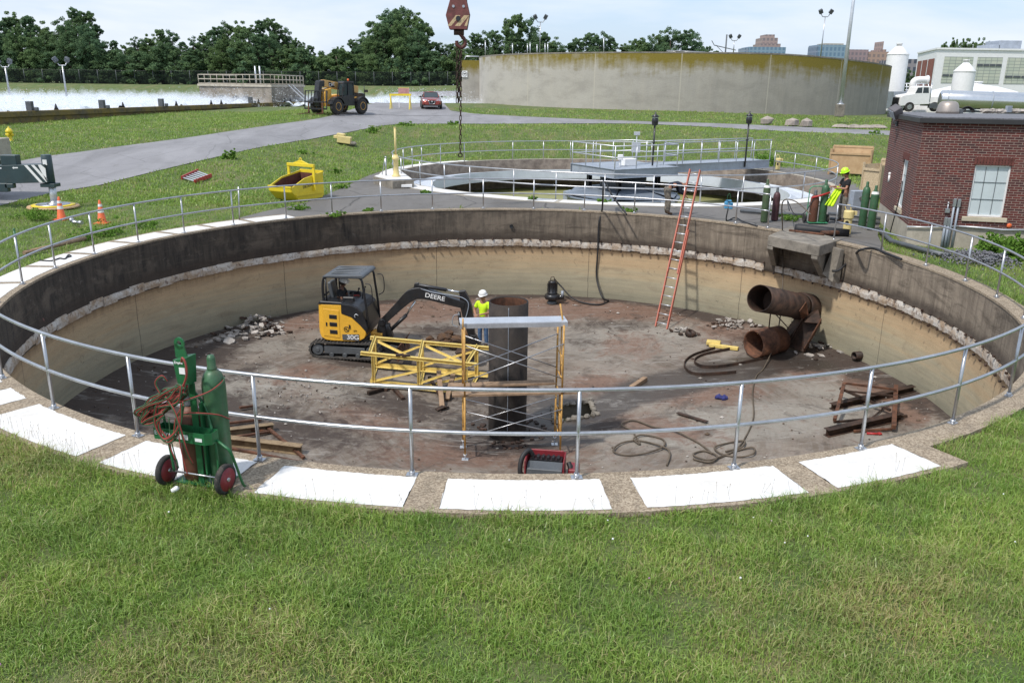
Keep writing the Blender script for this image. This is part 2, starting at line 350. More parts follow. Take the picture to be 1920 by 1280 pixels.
def m_blade():
    m, nt, p = newmat('grass_blade'); g = nt.nodes.new('ShaderNodeAttribute'); g.attribute_name = 'tint'
    v = nd(nt, 'ShaderNodeNewGeometry').outputs['Position']; nt.nodes.remove(p)
    k = ramp(nt, g.outputs['Fac'], [(0, (.15, .26, .045)), (.35, (.25, .38, .07)), (.62, (.35, .45, .105)), (.8, (.45, .42, .18)), (.93, (.42, .34, .17)), (1, (.28, .17, .10))])
    k = mixc(nt, mth(nt, 'MULTIPLY', ramp(nt, noi(nt, v, .9, 4), [(.4, 0.), (.62, 1.)]), .4), k, (.085, .20, .045))
    d = nd(nt, 'ShaderNodeBsdfDiffuse', {'Color': k}); t = nd(nt, 'ShaderNodeBsdfTranslucent', {'Color': mixc(nt, .5, k, (.24, .38, .04))})
    gl = nd(nt, 'ShaderNodeBsdfGlossy', {'Color': (1, 1, 1), 'Roughness': .45})
    a = nt.nodes.new('ShaderNodeMixShader'); a.inputs[0].default_value = .3; nt.links.new(d.outputs[0], a.inputs[1]); nt.links.new(t.outputs[0], a.inputs[2])
    b = nt.nodes.new('ShaderNodeMixShader'); b.inputs[0].default_value = .035; nt.links.new(a.outputs[0], b.inputs[1]); nt.links.new(gl.outputs[0], b.inputs[2])
    nt.links.new(b.outputs[0], [n for n in nt.nodes if n.type == 'OUTPUT_MATERIAL'][0].inputs[0]); return m
def m_leaf(name, c, c2, tr=.25, hue=.3):
    m, nt, p = newmat(name); nt.nodes.remove(p); g = nt.nodes.new('ShaderNodeAttribute'); g.attribute_name = 'tint'
    oi = nd(nt, 'ShaderNodeObjectInfo').outputs['Random']
    k = mixc(nt, g.outputs['Fac'], c, c2); k = mixc(nt, mth(nt, 'MULTIPLY', oi, hue), k, (.10, .13, .02))
    d = nd(nt, 'ShaderNodeBsdfDiffuse', {'Color': k}); t = nd(nt, 'ShaderNodeBsdfTranslucent', {'Color': k})
    a = nt.nodes.new('ShaderNodeMixShader'); a.inputs[0].default_value = tr; nt.links.new(d.outputs[0], a.inputs[1]); nt.links.new(t.outputs[0], a.inputs[2])
    nt.links.new(a.outputs[0], [n for n in nt.nodes if n.type == 'OUTPUT_MATERIAL'][0].inputs[0]); return m
def m_asphalt(name, c, patch=.3):
    m, nt, p = newmat(name); v = nd(nt, 'ShaderNodeTexCoord').outputs['Object']
    k = mixc(nt, ramp(nt, noi(nt, mapn(nt, v, (1, .35, 1)), .5, 6, .65, .5), [(.35, 0.), (.65, 1.)]), tuple(x*.82 for x in c), tuple(x*1.15 for x in c))
    k = mixc(nt, .35, k, ramp(nt, noi(nt, v, 60, 3, .8), [(.25, .3), (.75, 1.)]), 'MULTIPLY')
    vo = nd(nt, 'ShaderNodeTexVoronoi', {'Vector': mixc(nt, .25, v, nd(nt, 'ShaderNodeTexNoise', {'Vector': v, 'Scale': 1.3, 'Detail': 5}).outputs['Color']), 'Scale': .33}, feature='DISTANCE_TO_EDGE').outputs['Distance']
    k = mixc(nt, mth(nt, 'MULTIPLY', ramp(nt, vo, [(0, 1.), (.012, 0.)]), patch*1.6, clamp=True), k, (.03, .03, .028))
    k = mixc(nt, mth(nt, 'MULTIPLY', ramp(nt, noi(nt, v, 1.1, 7, .7, .8), [(.55, 0.), (.66, 1.)]), patch), k, (.09, .08, .065))
    setp(nt, p, Base_Color=k, Roughness=.9); bump(nt, p, noi(nt, v, 80, 3), .35, .02); return m
def m_brick(name='brickwork', bw=.215, bh=.067):
    m, nt, p = newmat(name); v = nd(nt, 'ShaderNodeUVMap').outputs[0]
    b = nd(nt, 'ShaderNodeTexBrick', {'Vector': v, 'Color1': (.145, .026, .021), 'Color2': (.052, .020, .022), 'Mortar': (.34, .26, .22), 'Scale': 1.0, 'Mortar Size': .0075, 'Mortar Smooth': .1, 'Bias': -.1, 'Brick Width': bw, 'Row Height': bh})
    k = mixc(nt, .6, b.outputs['Color'], ramp(nt, noi(nt, v, 3, 6, .7), [(.3, .45), (.7, 1.)]), 'MULTIPLY')
    k = mixc(nt, mth(nt, 'MULTIPLY', ramp(nt, noi(nt, v, .7, 5), [(.5, 0.), (.7, 1.)]), .25), k, (.22, .12, .10))
    setp(nt, p, Base_Color=k, Roughness=.85); bump(nt, p, mth(nt, 'SUBTRACT', 1.0, b.outputs['Fac']), .6, .01); return m
def m_pitwall():
    m, nt, p = newmat('pit_wall_concrete'); uv = nd(nt, 'ShaderNodeUVMap').outputs[0]; s = nd(nt, 'ShaderNodeSeparateXYZ', {'Vector': uv}); z = s.outputs['Y']; u = s.outputs['X']
    hs = noi(nt, mapn(nt, uv, (.12, 3.5, 1)), 1.6, 6, .6, .15); hs2 = noi(nt, mapn(nt, uv, (.5, 6, 1), (3, 1, 0)), 2, 5); bl = noi(nt, uv, 1.2, 6, .65, .4); vs = noi(nt, mapn(nt, uv, (3.5, .35, 1)), 1.8, 6, .7, .2); fn = noi(nt, uv, 28, 4, .7)
    # lower wall: tan above, greyer and greener towards the foot, laid down in level bands
    zz = mth(nt, 'ADD', z, mth(nt, 'MULTIPLY', mth(nt, 'SUBTRACT', hs, .5), 1.3))
    low = ramp(nt, mth(nt, 'DIVIDE', mth(nt, 'ADD', zz, 3.5), 2.3), [(0, (.22, .205, .15)), (.2, (.32, .295, .21)), (.45, (.42, .37, .255)), (.62, (.49, .385, .24)), (.82, (.52, .37, .215)), (1, (.42, .29, .17))])
    low = mixc(nt, .4, low, ramp(nt, hs2, [(.3, .72), (.6, 1.)]), 'MULTIPLY'); low = mixc(nt, .3, low, ramp(nt, bl, [(.3, .6), (.6, 1.)]), 'MULTIPLY')
    # left side of the pit is darker, black stained along the top; the right side is cleaner
    au = nd(nt, 'ShaderNodeAttribute', attribute_name='darker_side').outputs['Fac']
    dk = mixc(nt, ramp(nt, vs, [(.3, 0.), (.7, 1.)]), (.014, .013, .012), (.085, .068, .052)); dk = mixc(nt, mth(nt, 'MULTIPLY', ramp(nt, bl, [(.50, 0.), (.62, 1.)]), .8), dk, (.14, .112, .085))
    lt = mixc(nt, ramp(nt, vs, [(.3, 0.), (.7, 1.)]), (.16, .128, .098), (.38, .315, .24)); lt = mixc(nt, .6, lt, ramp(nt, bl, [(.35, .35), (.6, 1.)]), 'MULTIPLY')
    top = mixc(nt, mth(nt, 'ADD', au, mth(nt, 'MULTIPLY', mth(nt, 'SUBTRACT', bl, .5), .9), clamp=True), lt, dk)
    top = mixc(nt, mth(nt, 'MULTIPLY', ramp(nt, mth(nt, 'ADD', z, mth(nt, 'MULTIPLY', bl, .3)), [(-.25+.0, 1.), (0, 1.)]), 0.0), top, dk)
    b3 = noi(nt, mapn(nt, uv, (.35, 1.6, 1), (11, 2, 0)), 1.5, 8, .75, 1.2); b4n = noi(nt, mapn(nt, uv, (1, 1, 1), (3, 8, 0)), 5, 7, .75, .8)
    top = mixc(nt, mth(nt, 'MULTIPLY', ramp(nt, b3, [(.50, 0.), (.62, 1.)]), .62), top, (.05, .038, .028)); top = mixc(nt, mth(nt, 'MULTIPLY', ramp(nt, b4n, [(.60, 0.), (.68, 1.)]), .5), top, (.20, .175, .145)); top = mixc(nt, mth(nt, 'MULTIPLY', ramp(nt, hs2, [(.56, 0.), (.7, 1.)]), .35), top, (.16, .125, .09))
    edge = ramp(nt, mth(nt, 'ADD', mth(nt, 'MULTIPLY', z, -1), mth(nt, 'MULTIPLY', mth(nt, 'SUBTRACT', bl, .5), .55)), [(.78, 0.), (1.02, .75)])
    top = mixc(nt, edge, top, (.045, .032, .024))
    k = mixc(nt, mth(nt, 'GREATER_THAN', z, -1.36), low, top)
    drip = mth(nt, 'MULTIPLY', ramp(nt, mth(nt, 'ADD', mth(nt, 'MULTIPLY', z, -1), mth(nt, 'MULTIPLY', vs, -1.2)), [(.55, 1.), (.95, 0.)]), .55)
    k = mixc(nt, mth(nt, 'MULTIPLY', drip, mth(nt, 'LESS_THAN', z, -1.36)), k, (.12, .075, .045))
    dkl = mth(nt, 'MULTIPLY', mth(nt, 'MULTIPLY', au, .08), mth(nt, 'LESS_THAN', z, -1.36)); k = mixc(nt, dkl, k, (.10, .085, .06))
    k = mixc(nt, mth(nt, 'MULTIPLY', ramp(nt, noi(nt, mapn(nt, uv, (1, 1, 1), (7, 3, 0)), 3.5, 8, .75, 1.5), [(.60, 0.), (.66, 1.)]), .5), k, (.10, .075, .055)); k = mixc(nt, mth(nt, 'MULTIPLY', ramp(nt, b3, [(.54, 0.), (.68, 1.)]), mth(nt, 'MULTIPLY', mth(nt, 'LESS_THAN', z, -1.36), .45)), k, (.20, .15, .10))
    seam = mth(nt, 'LESS_THAN', mth(nt, 'ABSOLUTE', mth(nt, 'SUBTRACT', mth(nt, 'FRACT', mth(nt, 'DIVIDE', mth(nt, 'ADD', u, mth(nt, 'MULTIPLY', bl, .08)), 5.6)), .5)), .0022)
    k = mixc(nt, mth(nt, 'MULTIPLY', seam, .6), k, (.05, .04, .03)); k = mixc(nt, .3, k, ramp(nt, fn, [(.25, .55), (.55, 1.)]), 'MULTIPLY')
    setp(nt, p, Base_Color=k, Roughness=.92); bump(nt, p, mth(nt, 'ADD', fn, bl), .35, .03); return m
def m_pitfloor():
    m, nt, p = newmat('pit_floor_concrete'); v = nd(nt, 'ShaderNodeNewGeometry').outputs['Position']; uv = nd(nt, 'ShaderNodeUVMap').outputs[0]
    at = lambda n: nd(nt, 'ShaderNodeAttribute', attribute_name=n).outputs['Fac']
    n1 = noi(nt, v, .55, 7, .65, .5); n2 = noi(nt, v, 2.6, 8, .72, .7); n3 = noi(nt, v, 9, 6, .75, .4); n4 = noi(nt, v, 45, 3, .7); st = noi(nt, mapn(nt, uv, (.35, 3.2, 1)), 2.2, 7, .7, .4)
    k = mixc(nt, ramp(nt, n1, [(.35, 0.), (.62, 1.)]), (.11, .082, .060), (.25, .21, .17))
    k = mixc(nt, mth(nt, 'MULTIPLY', ramp(nt, st, [(.45, 0.), (.62, 1.)]), .45), k, (.30, .275, .245))
    sh = lambda a, n, w=.5: ramp(nt, mth(nt, 'ADD', a, mth(nt, 'MULTIPLY', mth(nt, 'SUBTRACT', n, .5), w*2)), [(.15, 0.), (.50, 1.)])
    k = mixc(nt, mth(nt, 'MULTIPLY', sh(at('pale'), n2, .8), .6), k, (.31, .29, .25))
    k = mixc(nt, mth(nt, 'MULTIPLY', sh(at('rust'), n2, .7), .75), k, mixc(nt, ramp(nt, n3, [(.3, 0.), (.7, 1.)]), (.115, .055, .036), (.235, .135, .092)))
    k = mixc(nt, mth(nt, 'MULTIPLY', ramp(nt, mth(nt, 'ADD', n2, mth(nt, 'MULTIPLY', st, .4)), [(.70, 0.), (.90, 1.)]), .55), k, (.15, .08, .05))
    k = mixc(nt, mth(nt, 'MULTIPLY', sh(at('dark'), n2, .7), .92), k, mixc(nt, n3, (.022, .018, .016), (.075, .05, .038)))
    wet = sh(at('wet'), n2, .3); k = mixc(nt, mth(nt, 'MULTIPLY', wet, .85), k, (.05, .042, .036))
    k = mixc(nt, mth(nt, 'MULTIPLY', ramp(nt, n3, [(.60, 0.), (.68, 1.)]), .45), k, (.05, .035, .025))
    k = mixc(nt, mth(nt, 'MULTIPLY', ramp(nt, noi(nt, v, 14, 8, .8), [(.66, 0.), (.7, 1.)]), .7), k, (.5, .48, .44))
    k = mixc(nt, .4, k, ramp(nt, n4, [(.25, .45), (.7, 1.)]), 'MULTIPLY')
    k = mixc(nt, mth(nt, 'MULTIPLY', ramp(nt, noi(nt, mapn(nt, v, (.4, 2.2, 1), (0, 0, 0), (0, 0, .5)), 1.4, 8, .75, 1.5), [(.56, 0.), (.64, 1.)]), .45), k, (.36, .34, .31)); k = mixc(nt, mth(nt, 'MULTIPLY', ramp(nt, noi(nt, mapn(nt, v, (.5, .5, 1), (9, 3, 0)), 1.2, 9, .78, 2), [(.53, 0.), (.60, 1.)]), .5), k, (.055, .042, .034))
    setp(nt, p, Base_Color=k, Roughness=mth(nt, 'SUBTRACT', .85, mth(nt, 'MULTIPLY', wet, .5))); bump(nt, p, mth(nt, 'ADD', n3, mth(nt, 'MULTIPLY', n4, .5)), .35, .025); return m
def m_aggr():
    m, nt, p = newmat('exposed_aggregate_coping'); v = nd(nt, 'ShaderNodeNewGeometry').outputs['Position']
    vo = nd(nt, 'ShaderNodeTexVoronoi', {'Vector': v, 'Scale': 55}).outputs['Color']; sv = nd(nt, 'ShaderNodeSeparateXYZ', {'Vector': vo}).outputs['X']
    k = mixc(nt, sv, (.20, .15, .10), (.46, .38, .28)); k = mixc(nt, .5, k, ramp(nt, noi(nt, v, 1.8, 7, .7, .5), [(.3, .42), (.65, 1.)]), 'MULTIPLY')
    k = mixc(nt, mth(nt, 'MULTIPLY', ramp(nt, noi(nt, v, 5, 6, .7), [(.5, 0.), (.65, 1.)]), .4), k, (.12, .10, .075))
    setp(nt, p, Base_Color=k, Roughness=.93); bump(nt, p, sv, .5, .01); return m
def m_bigtank():
    m, nt, p = newmat('mossy_tank_concrete'); uv = nd(nt, 'ShaderNodeUVMap').outputs[0]; s = nd(nt, 'ShaderNodeSeparateXYZ', {'Vector': uv}); z = s.outputs['Y']; u = s.outputs['X']
    vs = noi(nt, mapn(nt, uv, (1.6, .18, 1)), 1.2, 7, .68, .2); bl = noi(nt, uv, .35, 6, .65, .6); b2 = noi(nt, mapn(nt, uv, (.5, 1, 1), (5, 5, 0)), .8, 6, .7, .3); fn = noi(nt, uv, 9, 5, .7)
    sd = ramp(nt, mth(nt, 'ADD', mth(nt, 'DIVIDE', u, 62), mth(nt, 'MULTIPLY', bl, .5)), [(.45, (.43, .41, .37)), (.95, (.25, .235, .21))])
    k = mixc(nt, mth(nt, 'MULTIPLY', ramp(nt, vs, [(.3, 0.), (.7, 1.)]), .4), sd, (.46, .42, .35)); k = mixc(nt, mth(nt, 'MULTIPLY', ramp(nt, b2, [(.46, 0.), (.66, 1.)]), .4), k, (.22, .205, .18))
    mz = mth(nt, 'SUBTRACT', mth(nt, 'ADD', mth(nt, 'MULTIPLY', z, .32), mth(nt, 'MULTIPLY', vs, .9)), mth(nt, 'MULTIPLY', mth(nt, 'SUBTRACT', b2, .5), .9))
    mz = mth(nt, 'SUBTRACT', mz, mth(nt, 'MULTIPLY', mth(nt, 'DIVIDE', u, 62), .42))
    moss = ramp(nt, mz, [(.42, 1.), (.88, 0.)]); mossy = ramp(nt, mth(nt, 'ADD', mth(nt, 'DIVIDE', u, 80), mth(nt, 'MULTIPLY', bl, .9)), [(.44, 0.), (.64, 1.)])
    k = mixc(nt, mth(nt, 'MULTIPLY', moss, mossy), k, mixc(nt, fn, (.13, .105, .015), (.27, .205, .03)))
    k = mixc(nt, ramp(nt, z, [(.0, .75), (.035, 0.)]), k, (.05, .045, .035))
    dr = mth(nt, 'MULTIPLY', ramp(nt, noi(nt, mapn(nt, uv, (2.6, .3, 1), (2, 9, 0)), 1, 7, .7, .5), [(.60, 0.), (.66, 1.)]), ramp(nt, mth(nt, 'DIVIDE', u, 62), [(.72, 0.), (.82, .8)])); k = mixc(nt, dr, k, (.5, .48, .44))
    for off in (0.0,):
        seam = mth(nt, 'LESS_THAN', mth(nt, 'FRACT', mth(nt, 'DIVIDE', u, 6.9)), .014); k = mixc(nt, mth(nt, 'MULTIPLY', seam, .5), k, (.5, .46, .38))
    k = mixc(nt, .25, k, ramp(nt, fn, [(.3, .5), (.6, 1.)]), 'MULTIPLY'); setp(nt, p, Base_Color=k, Roughness=.92); return m
def m_water(name, c, c2=None, rough=.05):
    m, nt, p = newmat(name); v = nd(nt, 'ShaderNodeTexCoord').outputs['Object']
    k = mixc(nt, ramp(nt, noi(nt, v, .6, 6, .6), [(.4, 0.), (.6, 1.)]), c, c2 or tuple(x*1.4 for x in c))
    setp(nt, p, Base_Color=k, Roughness=rough, Specular_IOR_Level=.5); bump(nt, p, noi(nt, v, 6, 3), .05, .02); return m
M_['ground'] = m_ground(); M_['blade'] = m_blade(); M_['road'] = m_asphalt('road_asphalt', (.265, .26, .27), .2); M_['pave'] = m_asphalt('old_pavement_asphalt', (.165, .155, .145), .5)
M_['brick'] = m_brick(); M_['wall'] = m_pitwall(); M_['floor'] = m_pitfloor(); M_['agg'] = m_aggr(); M_['big'] = m_bigtank()
M_['water'] = m_water('green_algae_water', (.21, .215, .085), (.28, .27, .11), .6)
M_['leafA'] = m_leaf('dark_tree_leaves', (.085, .165, .10), (.19, .28, .145), .42); M_['leafB'] = m_leaf('mid_green_leaves', (.115, .20, .10), (.235, .33, .15), .42); M_['weed'] = m_leaf('weed_leaves', (.10, .20, .035), (.18, .31, .06), .3, 0)  # leafA and leafB paled and blued: distance haze put into the colour
M_['bark'] = mat('bark', (.08, .06, .045), .9, 0, .3, 3)
# ---------------- surface helper with UV ----------------
def surf(name, fn, us, vs, mat_, parent=None, uvf=None, closed=False, attr=None, smooth_=True):
    nu, nv = len(us), len(vs); L = rootloc(parent) if parent is not None else Vector()
    co = [tuple(Vector(fn(u, v))-L) for v in vs for u in us]; fs = []
    for j in range(nv-1):
        for i in range(nu-1 if not closed else nu):
            k = (i+1) % nu; fs.append((j*nu+i, j*nu+k, (j+1)*nu+k, (j+1)*nu+i))
    me = bpy.data.meshes.new(name); me.from_pydata(co, [], fs); me.materials.append(mat_)
    if uvf:
        uvl = me.uv_layers.new(name='UVMap'); fl = []
        for j in range(nv-1):
            for i in range(nu-1 if not closed else nu):
                u0 = us[i]; u1 = us[i+1] if i+1 < nu else us[0]+2*PI
                for (u, v) in ((u0, vs[j]), (u1, vs[j]), (u1, vs[j+1]), (u0, vs[j+1])): fl += list(uvf(u, v))
        uvl.data.foreach_set('uv', fl)
    for an, af in (attr or {}).items():
        a = me.attributes.new(an, 'FLOAT', 'POINT'); a.data.foreach_set('value', [float(af(u, v)) for v in vs for u in us])
    me.polygons.foreach_set('use_smooth', [smooth_]*len(fs)); o = bpy.data.objects.new(name, me); COL.objects.link(o)
    if parent is not None: o.parent = parent
    return o
# ---------------- ground ----------------
def axis(segs):
    out = [segs[0][0]]
    for a, b, st in segs:
        n = max(1, round((b-a)/st)); out += [a+(b-a)*(i+1)/n for i in range(n)]
    return out
xs = axis([(-900, -200, 100), (-200, -60, 10), (-60, -22, 1.5), (-22, 26, .5), (26, 60, 1.5), (60, 200, 10), (200, 900, 100)])
ys = axis([(-30, -4, 4), (-4, 64, .5), (64, 160, 2), (160, 400, 20), (400, 2400, 400)])
X, Y = np.meshgrid(xs, ys); Z = terr(X, Y)
Z = Z + .05*np.sin(X*.31+1)*np.sin(Y*.27)*sst(0, 4, np.abs(np.hypot(X-T1C.x, Y-T1C.y)-10.7)-2.5)*(1-sst(24, 30, Y))
nx = len(xs); PX, PY_ = X.ravel().copy(), Y.ravel().copy(); ZZ = Z.ravel()
ins = np.zeros(len(PX), int)
for C_, K_, dr in ((T1C, T1K, .22), (T2C, T2K, .25)):
    a = np.arctan2(PY_-C_.y, PX-C_.x); r = np.hypot(PX-C_.x, PY_-C_.y); R_ = fou(K_, a)+dr; q = r < R_; ins[q] = 1
    near = q
    PX = np.where(q, C_.x+R_*np.cos(a), PX); PY_ = np.where(q, C_.y+R_*np.sin(a), PY_)
fs = [(j*nx+i, j*nx+i+1, (j+1)*nx+i+1, (j+1)*nx+i) for j in range(len(ys)-1) for i in range(nx-1) if not (ins[j*nx+i] and ins[j*nx+i+1] and ins[(j+1)*nx+i+1] and ins[(j+1)*nx+i])]
me = bpy.data.meshes.new('ground'); me.from_pydata(list(zip(PX.tolist(), PY_.tolist(), ZZ.tolist())), [], fs); me.materials.append(M_['ground'])
me.polygons.foreach_set('use_smooth', [True]*len(fs)); o = bpy.data.objects.new('ground', me); COL.objects.link(o); o['kind'] = 'structure'; o['label'] = 'mown grass ground rising to the road and levee'
# ---------------- draped sheets (roads, pavement) ----------------
def inpoly(x, y, poly):
    c = False; j = len(poly)-1
    for i in range(len(poly)):
        if (poly[i][1] > y) != (poly[j][1] > y) and x < (poly[j][0]-poly[i][0])*(y-poly[i][1])/(poly[j][1]-poly[i][1])+poly[i][0]: c = not c
        j = i
    return c
def sheet(name, strip, mat_, dz, nv=8, fn=None):     # strip: list of (near xy, far xy) pairs
    pts = strip; fn = fn or (lambda x, y: float(terr(x, y)))
    A = smooth([Vector((a[0], a[1], 0)) for a, b in pts], 6); B = smooth([Vector((b[0], b[1], 0)) for a, b in pts], 6)
    vs = []; n = len(A)
    for i in range(n):
        for j in range(nv+1):
            q = A[i].lerp(B[i], j/nv); jit = .12*noise.noise(Vector((q.x*.9, q.y*.9, 3))) if j in (0, nv) else 0
            vs.append((q.x, q.y+jit, fn(q.x, q.y)+dz))
    fs = [(i*(nv+1)+j, (i+1)*(nv+1)+j, (i+1)*(nv+1)+j+1, i*(nv+1)+j+1) for i in range(n-1) for j in range(nv)]
    if name == 'pavement':
        def i2(v):
            a = math.atan2(v[1]-T2C.y, v[0]-T2C.x); R_ = float(fou(T2K, a))+.28; r_ = math.hypot(v[0]-T2C.x, v[1]-T2C.y); return r_ < R_, a, R_
        k_ = [i2(v) for v in vs]; fs = [f for f in fs if not all(k_[q][0] for q in f)]
        vs = [(T2C.x+k[2]*math.cos(k[1]), T2C.y+k[2]*math.sin(k[1]), v[2]) if k[0] else v for v, k in zip(vs, k_)]
    mb = MB(); mb.add(vs, fs, 0, True); o = mb.build(name, mat_, loc=(0, 0, 0)); o['kind'] = 'structure'; return o
gp = lambda a: tuple(G(*a)[:2])
low = [(-260, 455), (-120, 420), (0, 387), (90, 365), (146, 355), (240, 335), (417, 293), (577, 263), (663, 247), (713, 237), (773, 233), (927, 233), (1193, 233), (1412, 244), (1657, 254), (1860, 262)]
upp = [(-260, 362), (-120, 335), (0, 311), (60, 299), (97, 293), (213, 277), (400, 252), (567, 228), (640, 212), (690, 199), (750, 199), (873, 213), (1180, 227.5), (1412, 235), (1662, 246), (1860, 254)]
sheet('road', [(gp(a), gp(b)) for a, b in zip(low, upp)], M_['road'], .03, 14)
sheet('side_road', [(gp(a), gp(b)) for a, b in [((655, 214), (905, 216)), ((690, 197), (873, 212)), ((705, 193), (840, 203)), ((730, 188), (835, 190)), ((772, 182.5), (905, 182.5))]], M_['road'], .045, 10)
# pavement between the tanks: polygon fan drawn as strips from the first tank's coping out to the far edge
pav = []
for ga, far in [(136, (445, 408)), (128, (500, 394)), (122, (575, 378)), (118, (640, 352)), (112, (705, 324)), (103, (760, 318)), (95, (900, 350)), (85, (1000, 340)), (75, (1130, 340)), (62, (1300, 340)), (50, (1440, 312)), (38, (1560, 322)), (30, (1640, 372)), (24, (1648, 405)), (18, (1646, 440))]:
    q = T1(rad(ga), .3); pav.append(((q.x, q.y), tuple(P(*far, 0)[:2])))
sheet('pavement', pav, M_['pave'], .035, 60)
# ---------------- first tank (the empty pit) ----------------
tank = thing('clarifier_tank', 'large round empty concrete pit with brown stained floor and white panels on its rim', 'concrete tank', (T1C.x, T1C.y, 0))
NA = 288; AA = [2*PI*i/NA for i in range(NA)]
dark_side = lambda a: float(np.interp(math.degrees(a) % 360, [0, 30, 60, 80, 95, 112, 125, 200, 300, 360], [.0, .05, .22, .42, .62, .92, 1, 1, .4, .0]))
wz = [-3.4, -3.1, -2.8, -2.5, -2.2, -1.9, -1.6, -1.37, -1.35, -1.15, -1.0, -.7, -.4, -.15, -.05, 0.0]
def wallp(a, z):
    d = (0.0 if z >= -1.36 else .035) + .012*noise.noise(Vector((cos(a)*8, sin(a)*8, z*2.5)))
    if z <= -3.3: z = -3.6
    return T1(a, d, z)
surf('wall', wallp, AA, wz, M_['wall'], tank, lambda u, v: (u*10.7, v), True, {'darker_side': lambda u, v: dark_side(u)})
WIDE = (131, 299)                                       # degrees where the coping carries panels
def cop_out(a):
    d = math.degrees(a) % 360; return (.92+.16*float(np.interp(d, [131, 160, 180], [1, .6, 0]))) if WIDE[0] < d < WIDE[1] else (.40 if (d > 299 or d < 20) else .30)
mb = MB(); n = NA*2
for i in range(n):
    a = 2*PI*i/n; b = 2*PI*(i+1)/n; oa = cop_out((a+b)/2); j = lambda q: .012*noise.noise(Vector((q*60, 0, 5)))
    p = [T1(a, -.018, 0), T1(b, -.018, 0), T1(b, oa+j(b), 0), T1(a, oa+j(a), 0)]; q = [v-Vector((0, 0, .28 if k_ > 1 else .05)) for k_, v in enumerate(p)]
    mb.add(p+q, [(0, 3, 2, 1), (2, 3, 7, 6), (0, 1, 5, 4)] + ([(0, 4, 7, 3), (1, 2, 6, 5)] if abs(cop_out(a-.01)-oa) > .1 or abs(cop_out(b+.01)-oa) > .1 else []))
mb.build('coping', M_['agg'], tank)
gaps = [131, 139.6, 147, 154.5, 163, 171.5, 179.7, 188.5, 198, 208, 218, 227.5, 232.6, 244.8, 255.4, 265.7, 276.7, 288, 297.7]
for a0, a1 in zip(gaps[:-1], gaps[1:]):
    near = a0 > 200; g = .95 if near else .5; i0 = .15 if near else .14; A0, A1 = rad(a0+g), rad(a1-g); o1 = .875 if near else .90
    nn = 60; out = []
    for k in range(nn+1):
        a = A0+(A1-A0)*k/nn; out.append(T1(a, i0+.02*noise.noise(Vector((a*60, 1, 1)))+.02*noise.noise(Vector((a*240, 1, 9))), .004))
    for k in range(11):
        t = (k+1)/12; out.append(T1(A1+.0014*noise.noise(Vector((t*5, a1, 2)))+.0009*noise.noise(Vector((t*40, a1, 5))), i0+(o1-i0)*t, .004))
    for k in range(nn+1):
        a = A1-(A1-A0)*k/nn; out.append(T1(a, o1-.02*abs(noise.noise(Vector((a*50, 7, 1))))-(.02 if near else 0), .004))
    for k in range(11):
        t = 1-(k+1)/12; out.append(T1(A0+.0014*noise.noise(Vector((t*5, a0, 4)))+.0009*noise.noise(Vector((t*40, a0, 5))), i0+(o1-i0)*t, .004))
    mb = MB(); c = sum(out, Vector())/len(out); m_ = len(out)
    inner = out[:nn+1]; outer = out[nn+12:nn+12+nn+1][::-1]
    vs = []; 
    for k in range(nn+1):
        for t in range(5): vs.append(inner[k].lerp(outer[k], t/4)+Vector((0, 0, .004)))
    mb.add(vs, [(k*5+t, (k+1)*5+t, (k+1)*5+t+1, k*5+t+1) for k in range(nn) for t in range(4)])
    # ragged ends
    e1 = out[nn+1:nn+12]; mb.add([inner[-1]]+e1+[outer[-1]], [tuple(range(13))]); e0 = out[-11:]; mb.add([outer[0]]+e0+[inner[0]], [tuple(range(13))])
    for k in range(len(mb.v)): mb.v[k].z = .005
    mb.build('rim_panel', M_['panel'], tank)
# ledge: remains of the launder slab all round
mb = MB(); deg = 0.0
rr_ = random.Random(3)
while deg < 360:
    w = rr_.uniform(1.5, 2.25) if dark_side(rad(deg)) < .9 else 3.0; a0 = rad(deg+(.012 if w < 2.3 else 0)); a1 = rad(min(deg+w-(.012 if w < 2.3 else 0), 360))
    if not 36.5 < deg < 40 :
        jt = rr_.uniform(-.025, .025); jb = rr_.uniform(-.03, .03); zt = -1.12+jt; zb = -1.345+jb; pr = .03+rr_.uniform(-.02, .02); ns = 5
        rings = []
        for k in range(ns+1):
            a = a0+(a1-a0)*k/ns; e = .016*noise.noise(Vector((a*95, 1, 1))); f_ = .022*noise.noise(Vector((a*95, 4, 1)))
            rings.append([T1(a, .06, zt+e), T1(a, -pr*.55, zt+e), T1(a, -pr, (zt+zb)/2+f_), T1(a, -pr*.6, zb+f_), T1(a, .06, zb+f_)])
        mb.ring(rings, False, True, 0, False)
    if w < 2.3:                                            # cut bar ends and dark joints
        for zq in (-1.08, -1.37):
            mb.rock(T1(rad(deg), -.055, zq+rr_.uniform(-.02, .02)), (.08, .08, rr_.uniform(.04, .10)), rr_.random()*9, 6, 1)
    deg += w
def m_ledge():
    m, nt, p = newmat('chipped_white_ledge'); v = nd(nt, 'ShaderNodeNewGeometry').outputs['Position']
    k = mixc(nt, ramp(nt, noi(nt, v, 2.2, 6, .7, .5), [(.36, 0.), (.62, 1.)]), (.60, .575, .53), (.36, .265, .18)); k = mixc(nt, mth(nt, 'MULTIPLY', ramp(nt, noi(nt, v, 7, 7, .75, .8), [(.53, 0.), (.62, 1.)]), .8), k, (.12, .075, .055))
    setp(nt, p, Base_Color=k, Roughness=.85); bump(nt, p, noi(nt, v, 14, 4), .5, .03); return m
mb.build('launder_stub', [m_ledge(), M_['rustd']], tank)
